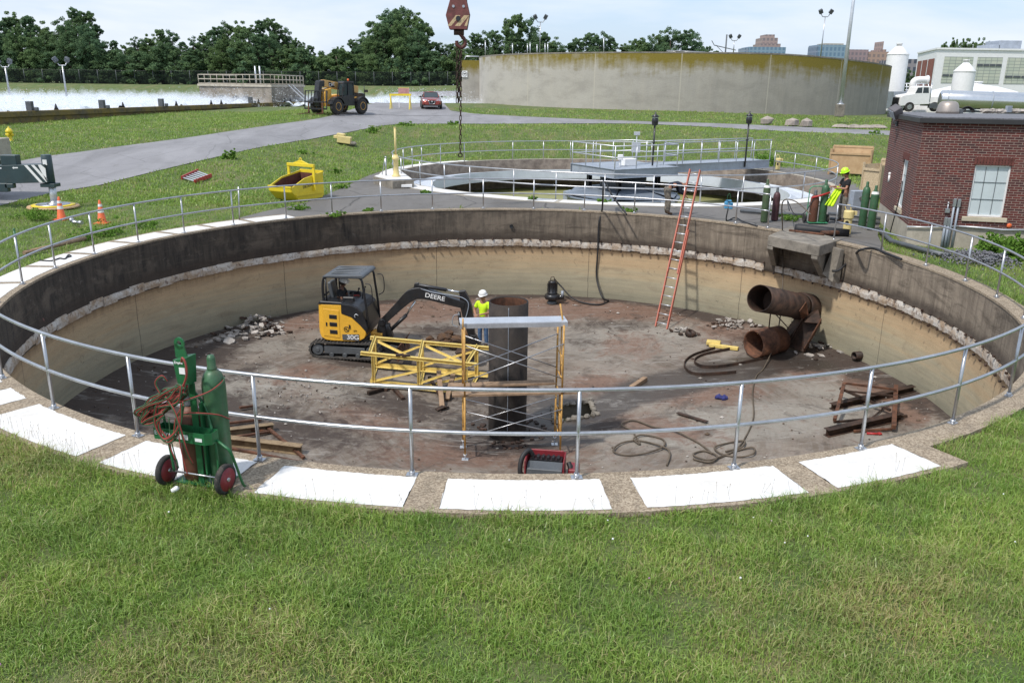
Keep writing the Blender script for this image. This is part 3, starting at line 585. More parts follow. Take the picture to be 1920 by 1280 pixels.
# dark rust line under and over the ledge
# floor
def blobs(L, px, py):
    o = np.zeros_like(px)
    for (x, y, rx, ry, r, s) in L:
        c_, s_ = math.cos(rad(r)), math.sin(rad(r)); dx, dy = px-x, py-y; u = (dx*c_+dy*s_)/rx; v = (-dx*s_+dy*c_)/ry; o = np.maximum(o, s*np.exp(-(u*u+v*v)**1.3*.7))
    return o
rs = [0.02]+[10.95*(i/110) for i in range(1, 111)]; NF = 340
fa = np.array([2*PI*i/NF for i in range(NF)]); FX, FY = [], []
for r in rs: FX.append(T1C.x+r*np.cos(fa)); FY.append(T1C.y+r*np.sin(fa))
FX = np.concatenate(FX); FY = np.concatenate(FY); FR = np.hypot(FX-T1C.x, FY-T1C.y); FZ = -4.16+.09*FR
dv = np.stack([FX, FY, FZ-CH], 1); dd = dv@np.array(FW); qx = 960+F*(dv@np.array(RT))/dd; qy = 640-F*(dv@np.array(UP))/dd
rust = blobs([(800, 580, 260, 22, -3, .85), (600, 600, 90, 14, -10, .8), (1130, 580, 160, 18, 3, .75), (1400, 620, 120, 30, 8, .5), (1640, 700, 90, 40, 28, .9), (1700, 750, 50, 40, 40, .9), (900, 850, 200, 30, 0, .55), (1180, 650, 60, 25, 0, .5), (560, 700, 80, 14, -10, .55), (1120, 720, 60, 20, 0, .6), (1330, 740, 110, 20, -5, .5), (960, 590, 200, 14, 0, .6), (700, 790, 90, 30, 10, .5), (1230, 800, 120, 20, 10, .55), (1500, 690, 60, 16, 10, .7)], qx, qy)
dark = blobs([(300, 690, 130, 30, -12, 1), (210, 740, 110, 34, -20, 1), (350, 770, 160, 40, 0, .7), (400, 655, 80, 10, -15, .9), (950, 815, 95, 34, 0, 1), (930, 740, 110, 40, 0, .55), (760, 760, 120, 26, 10, .55), (560, 800, 150, 40, 10, .5), (1510, 665, 110, 22, 12, .9), (1600, 690, 70, 18, 20, .8), (1700, 740, 60, 16, 35, .7), (820, 620, 60, 14, 0, .5), (460, 700, 50, 14, -20, .5), (1150, 610, 90, 10, 0, .4), (700, 680, 110, 10, 4, .7), (1120, 790, 50, 18, 0, .7), (1090, 640, 40, 12, 0, .3), (1310, 590, 60, 8, 12, .7)], qx, qy)  # dirt, plus painted shadow along the left wall and round the column foot
wet = blobs([(1240, 725, 110, 22, -12, 1), (1370, 695, 120, 20, -8, 1), (1150, 760, 60, 18, -20, .95), (1480, 680, 80, 14, 5, .8), (1060, 825, 60, 16, 0, .5), (1050, 775, 60, 30, 0, .8), (890, 800, 60, 20, 0, .5)], qx, qy)
pale = blobs([(460, 720, 90, 26, -8, .8), (520, 650, 90, 16, 0, .5), (1160, 640, 130, 40, 0, .55), (1420, 790, 200, 34, -4, .8), (1300, 820, 160, 24, 0, .6), (1560, 740, 80, 20, 10, .6), (660, 740, 80, 16, 10, .5), (840, 600, 120, 12, 0, .45), (1260, 620, 60, 20, 0, .6), (480, 760, 70, 16, 8, .6), (1640, 820, 70, 16, 0, .6)], qx, qy)
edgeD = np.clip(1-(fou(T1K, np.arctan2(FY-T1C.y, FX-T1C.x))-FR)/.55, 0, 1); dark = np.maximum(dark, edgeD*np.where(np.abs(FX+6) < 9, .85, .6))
HOLE = [PF(1042, 792), PF(1118, 778), PF(1106, 752), PF(1036, 762)]; hp = [(v.x, v.y) for v in HOLE]
nf = NF; fs = []
for j in range(len(rs)-1):
    for i in range(nf):
        k = (i+1) % nf; a, b, c, d = j*nf+i, j*nf+k, (j+1)*nf+k, (j+1)*nf+i
        if inpoly((FX[a]+FX[c])/2, (FY[a]+FY[c])/2, hp): continue
        fs.append((a, b, c, d))
me = bpy.data.meshes.new('floor'); me.from_pydata(list(zip((FX-T1C.x).tolist(), (FY-T1C.y).tolist(), (FZ+.008*np.sin(FX*3)*np.sin(FY*2.3)).tolist())), [], fs); me.materials.append(M_['floor'])
uvl = me.uv_layers.new(name='UVMap'); fl = []
for f in fs:
    for kk, v in enumerate(f):
        i = v % nf; i = nf if (i == 0 and (f[0] % nf) == nf-1) else i; fl += [i/nf*40, FR[v]]
uvl.data.foreach_set('uv', fl)
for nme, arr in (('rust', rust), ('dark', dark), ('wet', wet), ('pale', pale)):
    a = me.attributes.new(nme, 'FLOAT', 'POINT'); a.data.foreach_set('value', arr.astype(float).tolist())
me.polygons.foreach_set('use_smooth', [True]*len(fs)); o = bpy.data.objects.new('floor', me); COL.objects.link(o); o.parent = tank
# broken sump by the column
mb = MB(); cz = sum((v.z for v in HOLE))/4; big = [v+(v-sum(HOLE, Vector())/4)*.14 for v in HOLE]
for i in range(4):
    a, b = big[i], big[(i+1) % 4]; mb.add([a, b, b-Vector((0, 0, .55)), a-Vector((0, 0, .55))], [(0, 1, 2, 3)])
mb.add([v-Vector((0, 0, .55)) for v in big], [(0, 1, 2, 3)]); mb.add([v-Vector((0, 0, .42)) for v in big], [(0, 1, 2, 3)], 1)
mb.build('sump', [M_['conc'], M_['water']], tank)
mb = MB()
for i in range(26):
    t = i/26; a = HOLE[int(t*4)]; b = HOLE[(int(t*4)+1) % 4]; q = a.lerp(b, t*4 % 1)
    mb.rock(q+Vector((0, 0, .02)), (rr_.uniform(.12, .3), rr_.uniform(.1, .22), rr_.uniform(.08, .2)), i, 8, 0, rr_.random()*6)
mb.build('sump_edge', M_['conc'], tank)
# corbelled platform on the right hand side
pa, pb = P(1436, 432), P(1571, 452); ia = T1(ang1(pa)); ib = T1(ang1(pb)); nrm = (T1C-(ia+ib)/2); nrm.z = 0; nrm.normalize(); dx = (ib-ia).normalized()
fa_, fb_ = P(1440, 446, -.03), P(1536, 466, -.03)
mb = MB(); top = [ia-nrm*.9, fa_, fb_, ib-nrm*.3]
mb.hexa([Vector((v.x, v.y, -.27)) for v in top][::-1], [Vector((v.x, v.y, .045)) for v in top][::-1]); mb.build('platform_slab', M_['conc'], tank, bevel=.02)
for s0 in (.06, .93):
    o_ = fa_.lerp(fb_, s0); w0 = ia.lerp(ib, s0*.9+.05); dd_ = (Vector((o_.x, o_.y, 0))-Vector((w0.x, w0.y, 0))); mb = MB(); t_ = dx*.11; w0 = w0-dd_.normalized()*.25
    A_ = Vector((w0.x, w0.y, -.272)); B_ = Vector((o_.x, o_.y, -.272)); C2 = Vector((o_.x, o_.y, -.36)); D_ = Vector((w0.x, w0.y, -1.12)) + dd_.normalized()*.3
    E_ = Vector((w0.x, w0.y, -1.12)); mb.hexa([v-t_ for v in (A_, B_, C2, D_, E_)], [v+t_ for v in (A_, B_, C2, D_, E_)]); mb.build('corbel', M_['conc'], tank, bevel=.01)
# ---------------- railings ----------------
def railing(root, bases, h=1.07, hs=(1.07, .55), r=.024, closed=False, plate=True, mat_='galv', midfn=None, rails='rail', post='post', zb=0.0):
    for b in bases:
        mb = MB(); b = Vector(b); mb.cyl(b, b+Vector((0, 0, h)), r*.95, n=10)
        if plate: mb.box(b+Vector((0, 0, .008)), (.13, .09, .016), rz=math.atan2(b.y-T1C.y, b.x-T1C.x)+PI/2); mb.cyl(b, b+Vector((0, 0, .06)), r*1.35, n=10)
        mb.build(post, M_[mat_], root)
    for hh in hs:
        mb = MB(); pts = midfn(hh) if midfn else [Vector(b)+Vector((0, 0, hh)) for b in bases]
        mb.tube(pts, r, 10, closed); mb.build(rails, M_[mat_], root)
pxs = [(1571,450),(1657,472),(1736,498),(1811,527),(1875,558)]
angs = [math.degrees(ang1(P(*q))) for q in pxs] + [-19.3, -28.6, -37.9, -47] + [math.degrees(ang1(P(*q))) for q in [(1775,790),(1607,838),(1375,877),(1080,893),(773,890),(490,860),(265,815),(103,765)]] + [-134.4, -143.6, -152.8, -161.9] + [math.degrees(ang1(P(*q)))-360*(q != (37, 533)) for q in [(37,533),(103,503),(180,477),(263,455),(347,437),(438,422),(528,408),(622,402),(716,397),(810,392),(906,391),(1000,393),(1095,395),(1189,400),(1282,407),(1375,420),(1467,423)]]
for i in range(1, len(angs)):
    while angs[i] > angs[i-1]: angs[i] -= 360
    while angs[i] < angs[i-1]-180: angs[i] += 360
gr = thing('guard_railing', 'long curved galvanised two-rail guard railing round the rim of the empty pit', 'railing', T1(rad(-90), .1))
railing(gr, [T1(rad(a), .10) for a in angs], midfn=lambda h: [T1(rad(angs[0]+(angs[-1]-angs[0])*k/260), .10, h) for k in range(261)])
mb = MB(); e = T1(rad(angs[0]), .1); mb.tube([e+Vector((0, 0, .55)), e+Vector((0, 0, 1.07))], .024, 8); mb.build('end_rail', M_['galv'], gr)
# ---------------- second tank ----------------
t2 = thing('water_clarifier', 'round clarifier half full of green water with a white launder trough and grey bridge', 'clarifier tank', (T2C.x, T2C.y, 0))
NB = 180; AB = [2*PI*i/NB for i in range(NB)]
m_t2 = mat('brown_tank_wall_concrete', (.24, .19, .15), .9, 0, .3, 2.2, c2=(.34, .28, .22), bmp=.3, dirt=.3, dirtc=(.06, .045, .035))
surf('wall', lambda a, z: T2(a, 0, z), AB, [-2.6, -1.5, -.9, -.4, 0], m_t2, t2, lambda u, v: (u*10, v), True)
def cop2(a):
    d = math.degrees(a) % 360; return (.95 if 186 < d < 318 else .8 if 135 < d <= 186 else .3)
mbw = MB(); mbc = MB()
for i in range(360):
    a, b = rad(i), rad(i+1); o_ = cop2((a+b)/2); p = [T2(a, 0), T2(b, 0), T2(b, o_), T2(a, o_)]; q = [v-Vector((0, 0, .3)) for v in p]
    mbc.add(p+q, [(0, 3, 2, 1), (2, 3, 7, 6), (0, 1, 5, 4)])
    if o_ > .5:
        j = .03*noise.noise(Vector((a*40, 1, 1))); p = [T2(a, .12+j, .006), T2(b, .12+j, .006), T2(b, o_-.04+j, .006), T2(a, o_-.04+j, .006)]
        if (i % 23) not in (0,): mbw.add(p, [(0, 1, 2, 3)])
mbc.build('coping', M_['concl'], t2); mbw.build('rim_coating', M_['panel'], t2)
o = surf('water', lambda a, r: Vector((T2C.x+r*cos(a), T2C.y+r*sin(a), -1.7)), AB, [.05, 4, 8, 10.4], M_['water'], t2, None, True)
L0, L1 = -.45, -1.75
mb = MB(); prof = [(.0, -.95), (L0, -.62), (L0-.1, -.72), (L0-.9, -.68), (L1+.12, -.56), (L1, -.46), (L1-.06, -.46), (L1-.10, -.90), (L1-.1, -1.0)]
mb.ring([[T2(a, d, z) for d, z in prof] for a in AB+[2*PI]], False, False, 0, False); mb.build('launder_trough', M_['launder'], t2)
# centre well
C2 = Vector((T2C.x+.75, T2C.y-.6, 0)); mb = MB()
mb.lathe([(2.75, -1.72), (2.75, -.95), (2.85, -.95), (2.85, -.86), (2.65, -.86), (2.62, -1.7)], C2, n=48); mb.build('feed_well', M_['greyw'], t2)
mb = MB()
for k in range(6):
    a = 2*PI*k/6+.3; a2 = a+1.0
    p = [C2+Vector((cos(q)*r, sin(q)*r, z)) for q, r, z in ((a, 3.0, -.72), (a2, 3.0, -.84), (a2, .6, -.35), (a, .6, -.35))]; mb.add(p+[v-Vector((0, 0, .04)) for v in p], [(0, 1, 2, 3), (7, 6, 5, 4), (0, 4, 5, 1), (1, 5, 6, 2), (2, 6, 7, 3), (3, 7, 4, 0)])
mb.build('well_plates', M_['greyw'], t2)
for a in (-2.2, -.9, -1.55, .5, 2.6):
    mb = MB(); q = C2+Vector((cos(a)*3.03, sin(a)*2.85, -1.15)); mb.box(q, (.75, .25, .55), rz=a+PI/2); mb.build('weir_box', M_['greyp'], t2, bevel=.01)
mb = MB(); mb.lathe([(.1, -1.7), (.55, -1.7), (.55, -.5), (1.05, -.5), (1.15, -.4), (1.15, .0), (1.0, .08), (.1, .08)], C2, n=28); mb.build('drive_housing', M_['greyd'], t2)
# bridge
bd = P(1428, 306, .35); bd = Vector((bd.x-C2.x, bd.y-C2.y, 0)); BL = bd.length-.35; bd.normalize(); bn = Vector((-bd.y, bd.x, 0)); DZ = .58
br = thing('clarifier_bridge', 'grey steel walkway bridge with railings reaching from the rim to the centre of the clarifier', 'walkway bridge', (C2.x, C2.y, 0))
B = lambda s, t, z=DZ: C2+bd*s+bn*t+Vector((0, 0, z))
mb = MB(); mb.hexa([B(-1.9, -1.75, DZ-.08), B(1.9, -1.75, DZ-.08), B(1.9, 1.75, DZ-.08), B(-1.9, 1.75, DZ-.08)], [B(-1.9, -1.75), B(1.9, -1.75), B(1.9, 1.75), B(-1.9, 1.75)]); mb.hexa([B(1.9, -.62, DZ-.06), B(BL, -.62, DZ-.06), B(BL, .62, DZ-.06), B(1.9, .62, DZ-.06)], [B(1.9, -.62, DZ-.005), B(BL, -.62, DZ-.005), B(BL, .62, DZ-.005), B(1.9, .62, DZ-.005)]); mb.build('deck', M_['greyp'], br)
for s0, s1, t in ((-1.95, 1.95, -1.8), (-1.95, 1.95, 1.8)): mb = MB(); mb.ibeam(B(s0, t, DZ-.2), B(s1, t, DZ-.2), .12, .42); mb.build('beam', M_['greyp'], br)
for s in (-1.9, 1.9): mb = MB(); mb.ibeam(B(s, -1.74, DZ-.2), B(s, 1.74, DZ-.2), .12, .42); mb.build('beam', M_['greyp'], br)
for t in (-.68, .68): mb = MB(); mb.ibeam(B(1.97, t, DZ-.2), B(BL+.2, t, DZ-.2), .14, .42); mb.build('girder', M_['greyp'], br)
for s, t in ((-1.2, -1.2), (1.2, -1.2), (-1.2, 1.2), (1.2, 1.2)): mb = MB(); mb.ibeam(B(s, t, -.5), B(s, t, DZ-.09), .2, .2, up=bd); mb.build('column', M_['black'], br)
def rl(pts, n, nm='handrail'):
    bs = []
    for (a, b), k in zip(zip(pts[:-1], pts[1:]), n): bs += [a.lerp(b, i/k) for i in range(k)]
    bs.append(pts[-1])
    for b in bs: mb = MB(); mb.cyl(b, b+Vector((0, 0, 1.07)), .026, n=6); mb.build('post', M_['alu'], br)
    for h in (1.07, .55): mb = MB(); mb.tube([p+Vector((0, 0, h)) for p in pts], .028, 6); mb.build(nm, M_['alu'], br)
rl([B(BL+.2, -.68), B(1.95, -.68), B(1.9, -1.75), B(-1.9, -1.75), B(-1.9, 1.75), B(1.9, 1.75), B(1.95, .68), B(BL+.2, .68)], [6, 1, 3, 3, 3, 1, 6])
mb = MB(); mb.box(B(.1, -.2, DZ+.17), (.75, .5, .34), rz=.5); mb.box(B(-.7, -.6, DZ+.45), (.25, .25, .25)); mb.cyl(B(-.7, -.6, DZ), B(-.7, -.6, DZ+.4), .05); mb.build('gear_motor', M_['white'], br, bevel=.02)
mb = MB(); mb.cyl(B(.8, .1, DZ), B(.8, .1, DZ+1.45), .03, n=8); mb.box(B(.72, .02, DZ+.85), (.42, .2, .5)); mb.box(B(.8, .1, DZ+1.5), (.3, .12, .16)); mb.build('control_box', M_['alu'], br, bevel=.015)
for px, py in ((1222, 312), (1396, 303)):
    q = min([B(s/20, -.74, DZ-.3) for s in range(20, int(BL*20))], key=lambda v: abs(proj(v)[0]-px))
    lp = thing('lamp_post', ('black lantern lamp post on the near rail, halfway along the clarifier bridge' if px < 1300 else 'black lantern lamp post on the near rail at the rim end of the clarifier bridge'), 'lamp post', q, group='lamp posts on the clarifier bridge')
    mb = MB(); mb.cyl((0, 0, 0), (0, 0, 2.25), .045, n=8); mb.cyl((0, 0, 1.4), (0, 0, 1.46), .07, n=8); mb.build('pole', M_['black'], lp, False)
    mb = MB(); mb.lathe([(.05, 2.2), (.15, 2.25), (.17, 2.52), (.14, 2.56)], n=10); mb.build('lantern', M_['black'], lp, False)
    mb = MB(); mb.lathe([(.13, 2.565), (.13, 2.62)], n=10); mb.build('lens', M_['screen'], lp, False)
    mb = MB(); mb.lathe([(.2, 2.625), (.19, 2.66), (.04, 2.76), (.03, 2.86), (.01, 2.87)], n=10); mb.build('cap', M_['black'], lp, False)
g2 = thing('ring_railing', 'thin galvanised two-rail railing circling the clarifier with green water', 'railing', T2(rad(-90), .1))
a2 = sorted([math.degrees(math.atan2(p.y, p.x)) for p in _p]+[-160, 175, 107, 88, 78, 68]); a2 = [a for a in a2 if not 24 < a < 60]
st = 21; allb = [a for a in a2 if a < 24]+[a for a in a2 if a > 60]
d0 = [a for a in a2 if a > 60][0]; path = [d0+k*(380-d0)/200 for k in range(201)]
railing(g2, [T2(rad(a), .12) for a in allb], midfn=lambda h: [T2(rad(a), .12, h) for a in path], plate=False, r=.026)
# concrete pit corner block at the left of the clarifier, with a yellow stand pipe on it
bx = thing('valve_chamber', 'low square concrete chamber with a white top beside the clarifier rim', 'concrete chamber', P(745, 345, 0))
q = [P(700, 331, .3), P(736, 340, .3), P(776, 338, .3), P(748, 318, .3)]
mb = MB(); mb.hexa([Vector((v.x, v.y, -.3)) for v in q][::-1][::-1], q); mb.build('chamber', M_['conc'], bx, bevel=.01)
c_ = sum(q, Vector())/4; qq = [v.lerp(c_, .06) for v in q]; mb = MB(); mb.hexa([v+Vector((0, 0, .002)) for v in qq], [v+Vector((0, 0, .03)) for v in qq]); mb.build('white_top', M_['panel'], bx)
sp = thing('stand_pipe', 'pale yellow tapered indicator post on the concrete chamber by the clarifier', 'stand pipe', P(743, 331, .33)); L = P(743, 331, .33)
s = 1.0; mb = MB(); mb.lathe([(.2, 0), (.2, .03), (.14, .08), (.10, .5), (.12, .52), (.11, .72), (.16, .74), (.16, .84), (.12, .86), (.10, .95)], n=14); mb.build('pedestal', M_['cream'], sp, False)
mb = MB(); mb.cyl((0, 0, .95), (0, 0, 2.12), .05, n=10); mb.cyl((0, 0, 2.1), (0, 0, 2.14), .06, n=10); mb.build('stem_cover', M_['cream'], sp, False)
q = P(724, 329, .34); mb = MB(); mb.cyl(q, q+Vector((0, 0, .78)), .035, n=8); mb.ball(q+Vector((0, 0, .8)), .05, 8); mb.tube([q+Vector((-.02, 0, .75)), q+Vector((-.2, .1, .02))], .02, 6); tag(mb.build('rope_post', M_['galv']), 'thin grey post with a slack yellow rope beside the yellow stand pipe', 'post')
# fallen wall and boxes by the clarifier bridge end
# ---------------- big round tank ----------------
BC = Vector((19.1, 103.2, 0)); BR = 23.4
big = thing('storage_tank', 'huge round concrete storage tank with yellow-green moss along its top edge', 'concrete tank', (BC.x, BC.y, 2))
ztop = lambda x: 7.42-.68*float(sst(22, 42, x))
def bf(a, z): 
    x = BC.x+BR*cos(a); return Vector((x, BC.y+BR*sin(a), (1.0 if z < 0 else ztop(x)-(7.42-z) if z > 1.5 else z)))
av = [rad(180-3.0+i*2.0) for i in range(0, 95)]
zs_ = [-1, 1.5, 3, 4.5, 6, 7.0, 7.42]
surf('wall', bf, av, zs_, M_['big'], big, lambda u, v: ((u-PI)*BR*.84, (7.42-v)))
mb = MB(); mb.ring([[Vector((BC.x+(BR-d)*cos(a), BC.y+(BR-d)*sin(a), ztop(BC.x+BR*cos(a))+.003-h)) for d, h in ((-.02, .12), (-.02, 0), (.35, 0), (.35, .6))] for a in [rad(i*3) for i in range(121)]], False, False, 0, False); mb.build('top_edge', M_['conc'], big)
mb = MB(); a0 = proj((BC.x, BC.y, 7))
mb.tube([PY(1250, 99, 100), PY(1250, 95, 100), PY(1322, 98, 100), PY(1322, 101, 100)], .05, 6); mb.tube([PY(1250, 97, 100), PY(1322, 100, 100)], .04, 6); mb.build('top_rail', M_['galv'], big)
sb = thing('wall_block', 'mossy concrete wall block standing left of the huge round tank', 'concrete wall', PY(882, 183, 101))
a, b = PY(865, 113, 101), PY(901, 113, 101); mb = MB(); mb.hexa([Vector((a.x, 101, 1.5)), Vector((b.x+1, 101, 1.5)), Vector((b.x+1, 112, 1.5)), Vector((a.x, 112, 1.5))], [Vector((a.x, 101, a.z)), Vector((b.x+1, 101, a.z)), Vector((b.x+1, 112, a.z)), Vector((a.x, 112, a.z))]); o = mb.build('block', M_['big'], sb)
uvl = o.data.uv_layers.new(name='UVMap'); uvl.data.foreach_set('uv', [c for l in o.data.loops for v in [o.data.vertices[l.vertex_index].co] for c in (30+v.x+v.y*.2, a.z-(v.z+rootloc(o).z))])
s0 = PY(871, 139, 100.9); sg = thing('warning_sign', 'small white square sign with a crossed-out truck on the mossy wall block', 'sign', s0)
mb = MB(); mb.box(s0, (.66, .03, .72)); mb.build('plate', M_['white'], sg)
mb = MB(); mb.tube([s0+Vector((.25*cos(t), -.02, .25*sin(t))) for t in [2*PI*i/20 for i in range(20)]], .022, 5, True); mb.box(s0+Vector((0, -.02, 0)), (.26, .01, .12)); mb.box(s0+Vector((.12, -.02, .06)), (.08, .01, .08)); mb.build('symbol', M_['black'], sg)
mb = MB(); a_ = PY(874, 111, 99); mb.tube([PY(871, 112, 103), PY(874, 106, 103), PY(898, 106.5, 103)], .07, 6); tag(mb.build('pipe_rail', M_['alu']), 'pale bent pipe rail on top of the mossy wall block', 'pipe rail')
def flood(px, ytop, ybase, Y, label, heads=2, grp='floodlight poles'):
    b = PY(px[1], ybase, Y); t = PY(px[0], ytop, Y); H = t.z-b.z; r = .06 if Y > 90 else .085
    l = thing('floodlight_pole', label, 'light pole', b, group=grp)
    mb = MB(); mb.cyl((0, 0, 0), (0, 0, H-.5), r*1.3, r*.8, 8); mb.tube([(-.55, 0, H-.1), (-.3, 0, H-.45), (.3, 0, H-.45), (.55, 0, H-.1)], .05, 6); mb.build('pole', M_['galv'], l, False)
    for sx in ((-1, 1) if heads == 2 else (-1,)):
        mb = MB(); mb.box((sx*.6, -.1, H+.1), (.42, .3, .5), M=Matrix.Rotation(sx*.5, 3, 'Y')@Matrix.Rotation(.4, 3, 'X')); mb.build('lamp_head', M_['greyd'], l, False, bevel=.03)
    return l
flood((1013, 1012), 34, 100, 103, 'twin-head floodlight pole rising behind the left part of the huge round tank')
flood((1546, 1538), 24, 112, 103, 'tall twin-head floodlight pole rising behind the right part of the huge round tank')
flood((1377, 1375), 70, 100, 122, 'short floodlight pole behind the middle of the huge round tank')
flood((9, 18), 117, 178, 88, 'floodlight pole in the white spray at the left edge of the photo'); flood((117, 125), 114, 181, 88, 'floodlight pole in the white spray, second from the left edge')
b = PY(1574, 212, 72); q = thing('tall_pole', 'very tall light grey pole on a square concrete foot before the huge round tank', 'pole', b)
mb = MB(); mb.cyl((0, 0, .7), (0, 0, 14), .17, .10, 12); mb.cyl((0, 0, .68), (0, 0, .75), .3, n=8); mb.build('pole', M_['alu'], q, False)
mb = MB(); mb.box((0, 0, .2), (.62, .62, 1.0)); mb.build('concrete_foot', M_['conc'], q, False, bevel=.03)
for i, (px, yt, d) in enumerate([(910, 78, 'leftmost'), (961, 83, 'second'), (989, 84, 'third'), (994, 81, 'fourth'), (1007, 85, 'left of the floodlight'), (1022, 83, 'right of the floodlight'), (1027, 82, 'beside the floodlight'), (1132, 71, 'rightmost')]):
    t = PY(px, yt, 106); b = PY(px, 104, 106); mb = MB(); mb.cyl(b, t, .06, n=6); mb.cyl(t, t+Vector((0, 0, .08)), .09, n=6)
    tag(mb.build('vent_pipe', M_['alu']), 'pale vent pipe above the big tank, '+d+' of the row', 'vent pipe', 'vent pipes above the big tank')
# power pylon far behind
q = PY(1360, 100, 300); mb = MB(); mb.cyl(q-Vector((0, 0, 6)), q+Vector((0, 0, 6)), .25, n=6); mb.bar(q+Vector((-4, 0, 2.5)), q+Vector((3.5, 0, 1)), .25); mb.bar(q+Vector((-4, 0, 2.5)), q+Vector((-5, 0, 4)), .2); mb.bar(q+Vector((0, 0, -.5)), q+Vector((-3.5, 0, 2.6)), .15); tag(mb.build('utility_pole', M_['greyd']), 'distant utility pole with a sloping cross arm above the big tank', 'utility pole')
# ---------------- aeration basin on the left ----------------
wa, wb = P(-260, 219, 2.15), P(572, 190.5, 2.15); wd = (wb-wa).normalized(); wn = Vector((-wd.y, wd.x, 0))
ba = thing('spray_basin', 'low mossy concrete basin wall in front of churning white water', 'basin wall', wa)
def bu(o):
    uvl = o.data.uv_layers.new(name='UVMap'); lc = rootloc(o); uvl.data.foreach_set('uv', [c for l in o.data.loops for v in [o.data.vertices[l.vertex_index].co] for c in (18+v.x+v.y*.5, (2.15-(v.z+lc.z))*1.6)])
m_bas = mat('mossy_basin_concrete', (.17, .145, .10), .9, 0, .3, 1.1, c2=(.24, .17, .035), dirt=.55, dirtc=(.04, .035, .03))
mb = MB(); mb.hexa([wa+Vector((0, 0, -1.6)), wb+Vector((0, 0, -1.6)), wb+wn*.4+Vector((0, 0, -1.6)), wa+wn*.4+Vector((0, 0, -1.6))], [wa-Vector((0, 0, .38)), wb-Vector((0, 0, .38)), wb+wn*.4-Vector((0, 0, .38)), wa+wn*.4-Vector((0, 0, .38))]); mb.build('wall', m_bas, ba)
mb = MB(); ca, cb = wa-wn*.12, wb-wn*.12; mb.hexa([v+Vector((0, 0, -.377)) for v in (ca, cb, cb+wn*.6, ca+wn*.6)], [ca, cb, cb+wn*.6, ca+wn*.6]); mb.build('cap', m_bas, ba, bevel=.02)
for px in (65, 199, 309, 475):
    q = min([wa.lerp(wb, t/400) for t in range(401)], key=lambda v: abs(proj(v)[0]-px))+wn*.3; mb = MB(); mb.box(q+Vector((0, 0, .32)), (.42, .35, .66)); mb.box(q+Vector((.45, 0, .12)), (.25, .2, .25)); mb.build('gate_post', M_['greyd'], ba, bevel=.02)
for px in (113, 236, 337, 402, 420, 490, 538, 549):
    q = min([wa.lerp(wb, t/400) for t in range(401)], key=lambda v: abs(proj(v)[0]-px))+wn*.3; mb = MB(); mb.lathe([(.17, 0), (.1, .2), (.04, .42), (.02, .44)], q, n=8); mb.build('cap_bolt', M_['black'], ba)
V0 = Vector
def bas(s, t): p = wa.lerp(wb, s)+wn*(.42+t*34); return V0((p.x, min(p.y, 121), 0))
def jetz(q): return .9*max(0, noise.noise(V0((q.x*.9, q.y*.9, 1))))+.22*abs(noise.noise(V0((q.x*2.6, q.y*2.6, 4))))+.3*max(0, noise.noise(V0((q.x*.3, q.y*.3, 8))))
m, nt_, p = newmat('foaming_water'); v_ = nd(nt_, 'ShaderNodeNewGeometry').outputs['Position']
k_ = mixc(nt_, ramp(nt_, noi(nt_, mapn(nt_, v_, (.5, 1, 1)), .9, 8, .75, 1.5), [(.36, 0.), (.52, 1.)]), (.22, .27, .31), (.62, .66, .70)); setp(nt_, p, Base_Color=k_, Roughness=.6, Emission_Strength=0.0); bump(nt_, p, noi(nt_, v_, 1.6, 6, .7), .6, .3)
US = [i/420 for i in range(421)]+[1+i/60*.75 for i in range(1, 61)]; VS = [i/90 for i in range(91)]
o = surf('basin_water', lambda u, v: bas(u, v)+V0((0, 0, 1.72+jetz(bas(u, v)))), US, VS, m); o['kind'] = 'structure'
o = surf('basin_water', lambda u, v: V0((-27+29*u, 97+22*v, 1.72+jetz(V0((-27+29*u, 97+22*v, 0))))), [i/120 for i in range(121)], VS, m); o['kind'] = 'structure'
